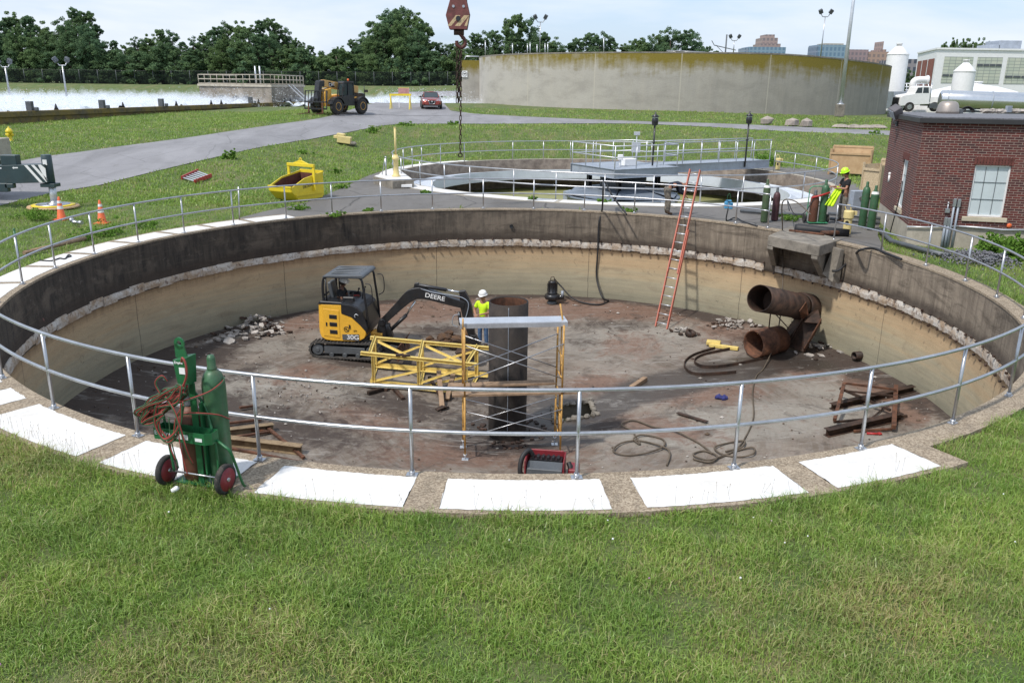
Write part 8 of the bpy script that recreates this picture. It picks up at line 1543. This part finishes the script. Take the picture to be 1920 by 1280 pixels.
for x_ in (1.45, -1.45):
    for y_ in (-1.0, 1.0): mb = MB(); arc = [(x_+.76*cos(a), .62+.70*sin(a)) for a in [rad(15+i*15) for i in range(11)]]; arc2 = [(x_+.70*cos(a), .62+.64*sin(a)) for a in [rad(165-i*15) for i in range(11)]]; side(mb, arc+arc2, y_-.24, y_+.24); mb.build('mudguard', M_['black'], TH_, False)
cb_ = MB()
for (p_, q_) in (((.78, .50, 1.3), (.55, .52, 2.35)), ((.78, 1.02, 1.3), (.55, 1.0, 2.35)), ((-.62, .50, 1.3), (-.60, .52, 2.35)), ((-.62, 1.02, 1.3), (-.60, 1.0, 2.35)), ((.1, 1.03, 1.0), (.05, 1.01, 2.35))): cb_.bar(p_, q_, .08)
side(cb_, [(.62, 2.33), (.50, 2.48), (-.60, 2.48), (-.68, 2.33)], .45, 1.05); cb_.box((0, .76, 1.25), (1.3, .56, .3)); cb_.build('cab_frame', M_['black'], TH_, False, bevel=.02)
mb = MB(); side(mb, [(.70, 1.42), (.52, 2.32), (-.56, 2.32), (-.58, 1.42)], .55, .98); mb.build('cab_glass', M_['glass'], TH_, False)
mb = MB(); mb.cyl((-.3, .75, 2.48), (-.3, .75, 2.66), .07, n=10); mb.build('beacon', M_['orange'], TH_, False)
mb = MB(); mb.bar((-2.2, -.05, 1.85), (1.75, -.05, 2.3), .42, .52); mb.build('boom', mat('tan_boom_paint', (.60, .36, .12), .5, 0, .08, 1), TH_, False, bevel=.02)
mb = MB(); mb.bar((1.7, -.05, 2.3), (2.15, -.05, 2.28), .40, .46); side(mb, [(1.95, 2.5), (2.3, 2.45), (2.6, 1.2), (2.5, .6), (2.25, .6), (2.2, 1.3)], -.28, .18); mb.build('boom_head', M_['black'], TH_, False, bevel=.02)
lt = text('boom_lettering', 'CAT', .34, M_['white'], Matrix.Translation((.95, .175, 2.20))@Matrix.Rotation(rad(180), 4, 'Z')@Matrix.Rotation(rad(90), 4, 'X')@Matrix.Rotation(rad(6.5), 4, 'Z'), TH_)
mb = MB(); side(mb, [(.62, 2.0), (1.3, 2.08), (1.3, 2.40), (1.12, 2.42), (.62, 2.06)], .165, .171); mb.build('logo_panel', M_['black'], TH_, False)
mb = MB(); mb.box((2.62, -.05, .95), (.10, 2.2, .10)); mb.box((2.62, -.05, .45), (.10, 2.2, .12)); mb.build('carriage', M_['black'], TH_, False)
mb = MB()
for k in range(8): y = -1.1+k*.30; mb.bar((2.62, y, .9), (2.50, y, 1.75), .045, .045)
mb.bar((2.50, -1.15, 1.75), (2.50, 1.05, 1.75), .06); mb.bar((2.66, -1.15, .4), (2.5, -1.15, 1.75), .06); mb.bar((2.66, 1.05, .4), (2.5, 1.05, 1.75), .06); mb.build('load_guard', M_['black'], TH_, False)
for y in (-.75, .65): mb = MB(); mb.hexa([(2.62, y-.06, .12), (2.70, y-.06, .12), (2.70, y+.06, .12), (2.62, y+.06, .12)], [(2.62, y-.06, 1.0), (2.66, y-.06, 1.0), (2.66, y+.06, 1.0), (2.62, y+.06, 1.0)]); mb.hexa([(2.66, y-.06, .08), (3.9, y-.05, .05), (3.9, y+.05, .05), (2.66, y+.06, .08)], [(2.66, y-.06, .16), (3.9, y-.05, .07), (3.9, y+.05, .07), (2.66, y+.06, .16)]); mb.build('fork', M_['rust'], TH_, False)
mb = MB(); mb.tube([(-1.9, .6, 1.5), (-1.9, 1.0, 1.5), (-1.9, 1.0, 2.2)], .03, 6); mb.box((-1.95, 1.15, 1.75), (.1, .3, .2)); mb.tube([(.75, 1.0, 1.9), (.85, 1.25, 1.95)], .02, 6); mb.box((.87, 1.27, 1.9), (.05, .16, .28)); mb.build('mirrors', M_['black'], TH_, False)
mb = MB(); side(mb, [(-2.35, .75), (-1.9, .75), (-1.9, 1.6), (-2.35, 1.55)], -.75, .75); mb.build('counterweight', M_['black'], TH_, False, bevel=.05)
# ---------------- red car ----------------
car = thing('parked_car', 'metallic red saloon car facing the camera on the road before the spray', 'car', G(808, 203), rad(-82))
st_ = [(-2.35, .55, .62, .95, .62), (-2.25, .80, .40, 1.05, .66), (-1.6, .90, .28, 1.10, .74), (-.9, .92, .26, 1.12, .78), (0, .92, .26, 1.08, .78), (.9, .92, .26, .98, .76), (1.5, .90, .26, .92, .72), (2.05, .84, .28, .80, .66), (2.32, .66, .34, .66, .5)]
mb = MB(); rg = []
for x, w, z0, z1, wt_ in st_: rg.append([V(x, w*.86, z0), V(x, w, z0+.12), V(x, w, (z0+z1)/2+.08), V(x, w*.93, z1-.08), V(x, wt_, z1), V(x, 0, z1+.03), V(x, -wt_, z1), V(x, -w*.93, z1-.08), V(x, -w, (z0+z1)/2+.08), V(x, -w, z0+.12), V(x, -w*.86, z0)])
mb.ring(rg); mb.build('body', M_['carp'], car, False)
gl_ = [(-1.75, .62, 1.08, 1.10), (-1.1, .60, 1.06, 1.40), (-.3, .60, 1.05, 1.46), (.25, .60, 1.04, 1.43), (1.05, .66, .96, 1.0)]
mb = MB(); mb.ring([[V(x, .80, z0), V(x, w, z1), V(x, -w, z1), V(x, -.80, z0)] for x, w, z0, z1 in gl_], sm=False); mb.build('windows', M_['glass'], car, False, bevel=.02)
mb = MB(); mb.ring([[V(x, w+.01, z1-.01), V(x, 0, z1+.035), V(x, -w-.01, z1-.01), V(x, 0, z1-.03)] for x, w, z1 in ((-1.15, .60, 1.38), (-.3, .61, 1.46), (.28, .60, 1.43))]); mb.build('roof', M_['carp'], car, False)
for sy in (-1, 1):
    for q_, r_ in (([(1.05, sy*.70, 1.0), (.28, sy*.60, 1.43)], .03), ([(-1.75, sy*.64, 1.09), (-1.1, sy*.60, 1.38)], .05), ([(-.35, sy*.76, 1.06), (-.35, sy*.60, 1.45)], .03)): mb = MB(); mb.tube(q_, r_, 5); mb.build('pillar', M_['carp'], car, False)
for x in (1.42, -1.42):
    for sy in (-1, 1): mb = MB(); mb.cyl((x, sy*.74, .33), (x, sy*.95, .33), .335, n=24); w_ = mb.build('wheel', M_['rubber'], car, False); mb = MB(); mb.cyl((x, sy*.75, .33), (x, sy*.957, .33), .22, n=20); mb.build('rim', M_['galv'], w_, False)
mb = MB(); mb.prism([(-.36, .72), (.36, .72), (.24, .40), (-.24, .40)], .06, Matrix(((0, 0, 1, 2.30), (1, 0, 0, 0), (0, 1, 0, 0), (0, 0, 0, 1)))); mb.box((2.28, 0, .30), (.16, 1.5, .12)); mb.build('grille', M_['black'], car, False)
mb = MB(); mb.tube([(2.37, -.30, .72), (2.37, -.20, .42), (2.36, .20, .42), (2.37, .30, .72)], .02, 5); mb.cyl((2.37, 0, .64), (2.40, 0, .64), .07, n=12); mb.build('chrome_trim', M_['silver'], car, False)
for sy in (-1, 1): mb = MB(); mb.hexa([(2.30, sy*.42, .66), (2.12, sy*.76, .66), (2.08, sy*.76, .66), (2.26, sy*.42, .66)], [(2.26, sy*.42, .76), (2.02, sy*.80, .80), (1.98, sy*.80, .80), (2.20, sy*.42, .78)]); mb.build('headlight', M_['silver'], car, False); mb = MB(); mb.ball((.85, sy*.98, 1.03), .1, 8, sc=(.7, 1.1, .8)); mb.build('mirror', M_['black'], car, False)
# barrier and board by the road end
def barrier(label, x0, x1, yt, yb, Yd, m, m2):
    a_, b_ = PY(x0, yt, Yd), PY(x1, yt, Yd); zb_ = float(terr(a_.x, Yd)); r = thing('road_barrier', label, 'barrier', V((a_.x+b_.x)/2, Yd, zb_), group='barriers at the road end')
    mb = MB(); mb.bar(a_, b_, .05, .18); mb.build('board', M_[m], r)
    for q in (a_.lerp(b_, .06), a_.lerp(b_, .94)):
        for s_ in (-1, 1): mb = MB(); mb.bar(q, V(q.x+s_*.04, q.y+s_*.35, zb_), .07); mb.build('leg', M_[m2], r)
barrier('yellow plank barrier with splayed legs left of the red car', 730, 771, 178, 188, 77, 'yel3', 'yel3')
q = PY(757, 171, 79); a_ = thing('notice_board', 'faded red and white board standing behind the yellow barrier', 'board', V(q.x, 79, float(terr(q.x, 79)))); mb = MB(); mb.box(q, (1.0, .04, .5)); mb.build('panel', mat('faded_red_board', (.50, .25, .24), .7, 0, .2, 3), a_); mb = MB(); mb.box(q+zz*.27, (1.02, .05, .06)); mb.build('top_strip', M_['yel2'], a_); mb = MB()
for s_ in (-.46, .46): mb.bar(q+V(s_, .03, .25), V(q.x+s_, q.y+.03, float(terr(q.x, 79))), .05)
mb.build('legs', M_['white'], a_)
# ---------------- crane hook and chains ----------------
HYd = 30.0; h0 = PY(860, 30, HYd); hb_ = thing('hook_block', 'faded red and cream striped crane hook block hanging from cables over the clarifier', 'hook block', PY(860, 66, HYd))
s_ = .0202
oc_ = [(-21, 26), (-17, 50), (17, 50), (20, 42), (21, 24), (12, -3), (-10, -3)]
pg = [(x*s_*.95, -(y-28)*s_*.95) for x, y in [(-22, 28), (-16, 51), (15, 51), (20, 26), (14, 2), (-14, 2)]]
Mh = Matrix(((1, 0, 0, h0.x), (0, 0, -1, h0.y), (0, 1, 0, h0.z), (0, 0, 0, 1)))@Matrix.Rotation(.0, 4, 'Z')
for z0 in (-.24, .16): mb = MB(); mb.prism(pg, .08, Mh, z0=z0); mb.build('cheek_plate', mat('faded_red_grime', (.17, .055, .05), .6, .1, .35, 6, dirt=.4), hb_, bevel=.01)
mb = MB(); mb.prism([(x*.93+.03, y*.96) for x, y in pg], .32, Mh, z0=-.16); mb.build('sheaves', M_['rustd'], hb_)
mb = MB(); Zf = .243
for (x0, x1) in ((-.40, -.24), (-.12, .06), (.20, .36)):
    mb.add([Mh@V(*p, Zf) for p in ((max(x0, -.36), -.36+.02), (min(x1, .3), -.36+.02), (min(x1+.32, .37), min(.0, -.36+.36)), (min(x0+.32, .37), 0.0))], [(0, 1, 2, 3)])
mb.build('cream_stripes', mat('faded_cream_paint', (.55, .42, .24), .7, 0, .2, 6, dirt=.4), hb_)
mb = MB(); mb.cyl(Mh@V(0, -.10, Zf-.02), Mh@V(0, -.10, Zf+.03), .08, n=16); mb.build('pin', M_['black'], hb_); mb = MB(); 
for x_ in (-.16, .18): mb.cyl(Mh@V(x_, .28, Zf-.02), Mh@V(x_, .28, Zf+.02), .045, n=12)
mb.build('bolt', M_['galv'], hb_)
for x_ in (-.26, .0, .28): mb = MB(); mb.cyl(h0+V(x_, 0, .3), h0+V(x_, 0, 6.0), .014, n=6); mb.build('cable', M_['greyd'], hb_)
mb = MB(); k0 = PY(860, 60, HYd); mb.cyl(k0+V(-.16, 0, 0), k0+V(.18, 0, 0), .11, n=14); mb.build('swivel', M_['rustd'], hb_)
mb = MB(); hk = PY(863, 78, HYd); mb.tube(smooth([k0+V(.03, 0, -.05), hk+V(.03, 0, .2), hk+V(.15, 0, .05), hk+V(.16, 0, -.1), hk+V(.04, 0, -.2), hk+V(-.1, 0, -.12), hk+V(-.12, 0, .02)], 6), [.06]*37, 8); mb.build('hook', mat('dark_red_hook', (.10, .03, .025), .6, .1, .3, 6), hb_)
def chain(label, top, bot, r=.055, w=.016):
    t = thing('lifting_chain', label, 'chain', bot, group='rusty chains below the hook block'); L_ = (top-bot).length; n_ = int(L_/(r*2.9)); mb = MB(); st2 = L_/n_; d = (bot-top).normalized()
    for i in range(n_):
        c = top+d*(st2*(i+.5)); ang = (i % 2)*PI/2+.4; x_ = V(cos(ang), sin(ang), 0); hh_ = st2*.5+w*.9; ww = r*.62
        pts = [c+x_*(ww*cos(t_))+zz*((hh_-ww)*(1 if sin(t_) > 0 else -1 if sin(t_) < 0 else 0)*1+ww*sin(t_)) for t_ in (.3, PI/2, PI-.3, PI+.3, 3*PI/2, 2*PI-.3)]; mb.tube(pts, w, 5, True)
    mb.build('links', M_['chain'], t); return t
hkb = PY(860, 88, HYd)
chain('left doubled chain hanging from the hook, stopping halfway', hkb+V(-.06, 0, .0), PY(857, 193, HYd)); chain('middle doubled chain hanging from the hook, stopping halfway', hkb+V(.03, .06, -.1), PY(860, 192, HYd+.06)); lc = chain('long single chain from the hook down to the clarifier railing, with an end shackle', hkb+V(.09, -.04, 0), PY(863, 288, HYd))
mb = MB(); e_ = PY(863, 291, HYd); mb.tube([e_+V(.07*cos(t), 0, .07*sin(t)) for t in [2*PI*i/14 for i in range(14)]], .022, 6, True); mb.build('end_shackle', M_['chain'], lc)
# ---------------- trees ----------------
def fastmesh(name, V_, nface, k, mat_, tint=None, mi=None):
    me = bpy.data.meshes.new(name); me.vertices.add(len(V_)); me.vertices.foreach_set('co', V_.astype(np.float32).ravel()); me.loops.add(nface*k)
    me.loops.foreach_set('vertex_index', np.arange(nface*k, dtype=np.int32)); me.polygons.add(nface)
    me.polygons.foreach_set('loop_start', np.arange(0, nface*k, k, dtype=np.int32)); me.polygons.foreach_set('loop_total', np.full(nface, k, dtype=np.int32)); me.update()
    if tint is not None: a = me.attributes.new('tint', 'FLOAT', 'POINT'); a.data.foreach_set('value', tint.astype(np.float32))
    me.materials.append(mat_); return me
def leaves(C_, rad_, n, size, g):
    """n small quads spread through each clump; C_ clump centres, rad_ radii"""
    m = len(C_); c = np.repeat(C_, n, 0); r = np.repeat(rad_, n); d = g.normal(size=(m*n, 3)); d /= np.linalg.norm(d, axis=1)[:, None]
    q = c+d*(r*(g.random(m*n)**.4))[:, None]*np.array([1, 1, .75]); nn = d+.8*g.normal(size=(m*n, 3)); nn[:, 2] += .5; nn /= np.linalg.norm(nn, axis=1)[:, None]
    u = np.cross(nn, g.normal(size=(m*n, 3))); u /= np.linalg.norm(u, axis=1)[:, None]; v = np.cross(nn, u); s = size*(.6+.8*g.random(m*n)); u *= s[:, None]; v *= (s*.7)[:, None]
    V_ = np.stack([q-u, q-v*.9, q+u, q+v*.9], 1).reshape(-1, 3); t = np.repeat(np.clip(np.repeat(g.random(m), n)*.4+.6*g.random(m*n), 0, 1), 4); return V_, m*n, t
def tree_proto(nm, seed, H, Wd, style, lm, lsize=.135, ncl=180, nl=95):
    g = np.random.default_rng(seed); C_ = []; R_ = []
    nlobe = {'round': 8, 'tall': 9, 'ragged': 11}[style]; lob = []
    for i in range(nlobe):
        z = H*(.25+.68*(i+.5)/nlobe) if style != 'round' else H*g.uniform(.3, .82); w = Wd*.5*(1-abs(z/H-.5)*(.9 if style == 'round' else 1.15))*g.uniform(.5, 1.0)
        a = g.random()*6.28; off = w*g.uniform(.15, .75); r = Wd*(.25 if style != 'ragged' else .19)*g.uniform(.75, 1.2)*(1 if z < .75*H else .7); lob.append((cos(a)*off, sin(a)*off, z, r))
    lob.append((g.normal()*.4, g.normal()*.4, H*.90, Wd*(.2 if style == 'round' else .13)))
    if style != 'ragged' : lob += [(cos(a)*Wd*.3, sin(a)*Wd*.3, H*.22, Wd*.24) for a in (.5, 2.4, 4.2, 5.6)]
    per = ncl//len(lob)
    for x, y, z, r in lob:
        for k in range(per):
            d = g.normal(size=3); d /= np.linalg.norm(d); q = np.array([x, y, z])+d*r*g.random()**.35*np.array([1, 1, .95]); q[2] = max(q[2], .6); C_.append(q); R_.append(r*g.uniform(.22, .40))
    V_, n, t = leaves(np.array(C_), np.array(R_), nl, lsize, g); V_[:, 2] = np.minimum(np.maximum(V_[:, 2], .1), H*1.02)
    me = fastmesh('crown', V_, n, 4, lm, t); mb = MB(); tp = [V(0, 0, -.3), V(.1*g.normal(), .1*g.normal(), H*.3), V(.3*g.normal(), .3*g.normal(), H*.8)]; mb.tube(tp, [Wd*.035, Wd*.028, Wd*.01], 8)
    for x, y, z, r in lob[:7]: mb.tube([tp[1].lerp(tp[2], g.uniform(0, .7)), V(x*.6, y*.6, z*.85), V(x, y, z)], [Wd*.014, Wd*.009, Wd*.004], 5)
    th = thing(nm, '', 'tree', (0, -500, -100)); tr_ = mb.build('trunk', M_['bark'], th, False); cr_ = bpy.data.objects.new('crown', me); COL.objects.link(cr_); cr_.parent = th; return th
PT = [tree_proto('tree', 1, 12, 8.5, 'round', M_['leafA']), tree_proto('tree', 2, 12, 7, 'tall', M_['leafA']), tree_proto('tree', 3, 12, 6.5, 'ragged', M_['leafB'], .13, 190, 75), tree_proto('tree', 4, 12, 9, 'round', M_['leafB']), tree_proto('tree', 5, 12, 7.5, 'tall', M_['leafB']), tree_proto('tree', 6, 12, 7, 'ragged', M_['leafA'], .13, 200, 75)]
BS = [tree_proto('bush', 11, 5, 6.5, 'round', M_['leafA'], .15, 110, 60), tree_proto('bush', 12, 5, 6, 'round', M_['leafB'], .15, 110, 60)]
used_ = set()
def plant_tree(proto, i, loc, sz, sw, rz, label, grp, cat='tree'):
    t = proto if id(proto) not in used_ else copy_tree(proto); used_.add(id(proto)); t.location = loc; t.scale = (sw, sw, sz); t.rotation_euler = (0, 0, rz); tag(t, label, cat, grp)
prof_ = [(-60, 25), (0, 30), (40, 22), (75, 42), (98, 58), (120, 20), (140, 10), (165, 25), (185, 72), (215, 74), (240, 82), (270, 60), (285, 68), (302, 42), (320, 56), (340, 78), (380, 62), (400, 46), (430, 38), (460, 46), (490, 36), (515, 30), (540, 58), (565, 74), (600, 96), (625, 92), (660, 72), (690, 58), (715, 22), (745, 10), (775, 14), (795, 40), (815, 78), (850, 80), (880, 60), (905, 58), (940, 52), (962, 16), (985, 20), (1005, 48), (1035, 74), (1060, 84), (1085, 70), (1105, 58), (1130, 58), (1150, 70), (1175, 84), (1200, 68), (1225, 66), (1255, 50), (1280, 50), (1305, 62), (1325, 84), (1345, 94), (1362, 97)]
rd = random.Random(4); px = -50.0; i = 0
SPEC = {140: 'tall pointed pale green tree, highest left of the outlet structure', 745: 'tallest broad tree of the belt, left of the hook block', 962: 'tall ragged tree standing above the left end of the mossy tank', 302: 'thin ragged tree rising above its neighbours in the belt'}
donesp = set()
while px < 1368:
    yt = float(np.interp(px, [p[0] for p in prof_], [p[1] for p in prof_])); far_ = px > 868; Yd = rd.uniform(168, 180) if far_ else rd.uniform(146, 158)
    q = PY(px, yt+2, Yd); gz_ = float(terr(q.x, min(Yd, 900))) if not far_ else 3.0; h = q.z-gz_; style = 2 if abs(px-302) < 10 or abs(px-962) < 20 else 5 if rd.random() < .2 else rd.choice([0, 1, 3, 4, 0, 1])
    lab = 'leafy tree in the dark continuous belt behind the levee fence' if not far_ else 'leafy tree showing above the top of the huge mossy tank'
    for k in SPEC:
        if abs(px-k) < 10 and k not in donesp: lab = SPEC[k]; donesp.add(k)
    plant_tree(PT[style], i, V(q.x, Yd, gz_-.2), (h+.2)/12/.985, max(.55, min(1.05, h/12))*rd.uniform(.9, 1.2), rd.random()*6.3, lab, 'trees in the belt beyond the levee' if not far_ else 'trees beyond the huge mossy tank'); px += rd.uniform(15, 24); i += 1
px = -60
while px < 868:          # second rank closes the belt
    yt = min(100, float(np.interp(px, [p[0] for p in prof_], [p[1] for p in prof_]))+rd.uniform(14, 34)); Yd = rd.uniform(144, 147); q = PY(px, yt, Yd); gz_ = float(terr(q.x, Yd)); h = q.z-gz_; s_ = rd.choice([0, 3, 4, 1])
    plant_tree(PT[s_], i, V(q.x, Yd, gz_-.2), h/12, rd.uniform(.62, .85), rd.random()*6.3, 'shorter leafy tree in the front rank of the belt behind the levee fence', 'front rank of trees behind the levee fence'); px += rd.uniform(24, 36)
px = -70
while px < 880:
    q = PY(px, 150, rd.uniform(143.5, 146)); gz_ = float(terr(q.x, q.y)); s_ = rd.uniform(.7, 1.25); plant_tree(BS[rd.random() < .45], i, V(q.x, q.y, gz_-.2), s_, s_*rd.uniform(.9, 1.2), rd.random()*6.3, 'low leafy bush at the foot of the tree belt', 'bushes at the foot of the tree belt', 'bush'); px += rd.uniform(20, 34)
for px, yt in ((1775, 76), (1790, 68), (1806, 70), (1822, 74), (1838, 73), (1853, 75), (1866, 79)):
    Yd = 190+rd.uniform(-5, 5); q = PY(px, yt, Yd); h = q.z-2; plant_tree(PT[rd.choice([0, 3, 4])], i, V(q.x, Yd, 2), h/12, .6, rd.random()*6.3, 'tree showing above the roof of the white plant hall', 'trees beyond the plant hall')
for px, yt in ((1702, 128), (1716, 134), (1729, 140)): Yd = 200; q = PY(px, yt, Yd); plant_tree(PT[0], i, V(q.x, Yd, 1), (q.z-1)/12, .5, px, 'tree seen in the gap between the tall silo and the plant hall', 'trees in the gap by the tall silo')
for _p in PT+BS:
    if id(_p) not in used_:
        for c in list(_p.children): bpy.data.objects.remove(c)
        bpy.data.objects.remove(_p)
# ---------------- grass blades ----------------
def project_np(x, y, z):
    v = np.stack([x, y, z-CH], 1); d = v@np.array(FW); return 960+F*(v@np.array(RT))/d, 640-F*(v@np.array(UP))/d, d
POLYS = [[tuple(T2C[:2])]]
roadpoly = [gp(a) for a in low]+[gp(a) for a in upp[::-1]]
pavp = [p[0] for p in pav]+[p[1] for p in pav[::-1]]; b4 = [(v.x, v.y) for v in (c0, c1, c2, c3)]
sidep = [gp(a) for a in ((655, 214), (690, 197), (730, 188), (772, 182), (905, 182), (835, 190), (845, 203), (875, 213))]
def inpoly_np(x, y, poly):
    c = np.zeros(len(x), bool); j = len(poly)-1
    for i in range(len(poly)):
        xi, yi = poly[i]; xj, yj = poly[j]; m = ((yi > y) != (yj > y)); den = (yj-yi) if abs(yj-yi) > 1e-9 else 1e-9; c ^= m & (x < (xj-xi)*(y-yi)/den+xi); j = i
    return c
def grass(n, region, lmin, lmax, wd, seed, dens=None):
    g = np.random.default_rng(seed); x = g.uniform(region[0], region[1], n); y = g.uniform(region[2], region[3], n)
    a = np.arctan2(y-T1C.y, x-T1C.x); r = np.hypot(x-T1C.x, y-T1C.y); dg = np.degrees(a) % 360; out = np.where((dg > 131) & (dg < 299), .91+.16*np.interp(dg, [131, 160, 180], [1, .6, 0]), np.where((dg > 299) | (dg < 20), .385, .28)); edge = r-(fou(T1K, a)+out)
    ok = edge > (-.035+.05*np.abs(np.sin(x*9)*np.sin(y*7))); a2_ = np.arctan2(y-T2C.y, x-T2C.x); ok &= np.hypot(x-T2C.x, y-T2C.y) > fou(T2K, a2_)+.95
    ok &= ~inpoly_np(x, y, roadpoly) & ~inpoly_np(x, y, b4) & ~inpoly_np(x, y, pavp) & ~inpoly_np(x, y, sidep)
    z = terr(x, y); z = z+.05*np.sin(x*.31+1)*np.sin(y*.27)*sst(0, 4, np.abs(np.hypot(x-T1C.x, y-T1C.y)-10.7)-2.5)*(1-sst(24, 30, y)); qx, qy, d = project_np(x, y, z); ok &= (d > .5) & (qx > -650) & (qx < 2570) & (qy < 1560)
    cl_ = np.sin(x*1.7+2*np.sin(y*1.3))*np.sin(y*2.1+1.5*np.sin(x*.9)); cl2_ = np.sin(x*5.1+y*3)*np.sin(y*6.3-x*2)
    if dens is not None: ok &= g.random(n) < dens(y, d)
    ok &= g.random(n) < .78+.3*cl2_
    x, y, z, cl_, cl2_, d, edge = (q[ok] for q in (x, y, z, cl_, cl2_, d, edge)); m = len(x)
    L_ = g.uniform(lmin, lmax, m)*(1+.35*cl_+.25*cl2_)*np.where(edge < .25, 1.25, 1); tall = g.random(m) < .012; L_ = np.where(tall, L_*1.6, L_); az = g.random(m)*6.283; lean = np.abs(g.normal(size=m))*.55+.08; dx, dy = np.cos(az)*lean, np.sin(az)*lean; w = wd*(.6+.8*g.random(m)); pa = g.random(m)*6.283; px_, py_ = np.cos(pa)*w, np.sin(pa)*w
    b = np.stack([x, y, z-.01], 1); hw = np.stack([px_, py_, np.zeros(m)], 1); mid = b+np.stack([dx*L_*.4, dy*L_*.4, L_*.62], 1); tip = b+np.stack([dx*L_*1.25, dy*L_*1.25, L_*(1-lean*.35)], 1)
    V_ = np.stack([b-hw, b+hw, mid+hw*.75, mid-hw*.75, mid-hw*.75, mid+hw*.75, tip], 1)
    dry = np.sin(x*.55+1.3*np.sin(y*.8)+seed)*np.sin(y*1.15+np.sin(x*.7)); t = np.clip(.36+(.16 if seed == 1 else .08)*g.normal(size=m)+.10*cl_+.20*np.clip(dry, 0, 1)*(g.random(m) < .7)+.06, 0, 1); t = np.where(g.random(m) < (.06 if seed == 1 else .03)+(.42 if seed == 1 else .22)*np.clip(dry*1.6-.5, 0, 1), .78+.2*g.random(m), t)
    t = np.where(tall, .84, t)
    nq = m; verts = V_.reshape(-1, 3); me = bpy.data.meshes.new('grass'); me.vertices.add(len(verts)); me.vertices.foreach_set('co', verts.astype(np.float32).ravel()); me.loops.add(m*7); me.loops.foreach_set('vertex_index', np.arange(m*7, dtype=np.int32)); me.polygons.add(m*2)
    st = np.empty(m*2, np.int32); st[0::2] = np.arange(m)*7; st[1::2] = np.arange(m)*7+4; tt = np.empty(m*2, np.int32); tt[0::2] = 4; tt[1::2] = 3; me.polygons.foreach_set('loop_start', st); me.polygons.foreach_set('loop_total', tt); me.update()
    at = me.attributes.new('tint', 'FLOAT', 'POINT'); at.data.foreach_set('value', np.repeat(t, 7).astype(np.float32)); me.materials.append(M_['blade']); o = bpy.data.objects.new('grass', me); COL.objects.link(o); return o
tag(grass(1300000, (-12, 13, 3.6, 13), .055, .125, .0042, 1, lambda y, d: np.clip(1.25-.06*d, .3, 1)), 'short mixed green and dry grass in the foreground', kind='stuff')
tag(grass(520000, (-20, 22, 11, 34), .06, .12, .008, 2, lambda y, d: np.clip(1.2-.025*d, .3, 1)), 'grass growing round the outside of the pit', kind='stuff')
tag(grass(520000, (-48, 40, 30, 80), .08, .16, .020, 3, lambda y, d: np.clip(1.3-.012*d, .35, 1)), 'grass on the banks between the clarifier and the road', kind='stuff')
# clover heads, seed stalks
g = np.random.default_rng(9); mb = MB()
for k in range(46):
    x, y = g.uniform(-7, 9), g.uniform(5, 9.5) if k < 110 else g.uniform(5, 13)
    if math.hypot(x-T1C.x, y-T1C.y) < 11.75: continue
    z = float(terr(x, y))+g.uniform(.06, .1); mb.ball((x, y, z), .009 if k % 3 else .012, 6, 0 if k % 4 else 1)
tag(mb.build('clover_flowers', [M_['white'], mat('pink_clover', (.5, .25, .45), .8, 0, .1, 5)]), 'tiny white and pink clover heads in the foreground grass', kind='stuff')
mb = MB()
for k in range(160):
    a = rad(g.uniform(212, 296)) if k < 130 else rad(g.uniform(232, 247)); p = T1(a, g.uniform(.72, .9), 0); h = g.uniform(.08, .22); t_ = p+V(g.normal()*.03, g.normal()*.03, h); mb.tube([p, t_], .0013, 3); mb.ball(t_, .005, 4, 0, sc=(.8, .8, 2))
tag(mb.build('seed_stalks', mat('dry_stalk', (.25, .19, .10), .9, 0, .2, 5)), 'thin dry seed stalks along the near edge of the rim', kind='stuff')
# weeds: clumps of broad leaves
def weeds(label, spots, size, n, seed, nm='weeds', kind='stuff', cat=None):
    g = np.random.default_rng(seed); C_ = []; R_ = []
    for (x, y, z, r, h) in spots:
        for k in range(n): d = g.normal(size=3)*.45; C_.append([x+d[0]*r, y+d[1]*r, z+abs(d[2])*h]); R_.append(r*.22)
    V_, m, t = leaves(np.array(C_), np.array(R_), 16, size, g); me = fastmesh(nm, V_, m, 4, M_['weed'], t); o = bpy.data.objects.new(nm, me); COL.objects.link(o); tag(o, label, cat, kind=kind)
def sp(px, py, r, h): q = P(px, py, 0) if py > 330 else G(px, py); return (q.x, q.y, q.z, r, h)
weeds('leafy weeds along the left rim, kerb and pavement cracks', [sp(*a) for a in [(62, 405, .5, .3), (75, 412, .5, .35), (185, 440, .5, .25), (150, 448, .4, .2), (205, 436, .4, .3), (270, 425, .4, .2), (640, 352, .3, .15), (630, 404, .25, .12), (560, 392, .3, .15), (800, 362, .2, .1), (1000, 374, .2, .12), (1130, 378, .25, .1), (1480, 412, .4, .15), (1440, 400, .3, .12), (1180, 396, .25, .12), (690, 395, .2, .1)]], .035, 26, 31)
weeds('tall leafy weeds along the road bank', [sp(*a) for a in [(425, 298, .3, .4), (437, 299, .2, .5), (565, 288, .4, .2), (700, 248, .5, .3), (760, 236, .5, .25), (850, 234, .5, .25), (1430, 300, .8, .6), (1450, 312, .6, .5), (1640, 252, .4, .3), (630, 325, .3, .25)]], .06, 26, 32)
weeds('bright green leafy shrub growing at the foot of the brick wall', [sp(*a) for a in [(1868, 478, .5, .55), (1885, 480, .5, .6), (1905, 482, .5, .65), (1930, 486, .5, .6), (1850, 474, .35, .4), (1955, 490, .6, .6)]], .05, 60, 33, 'shrub', None, 'shrub')
print('objects', len(bpy.data.objects))
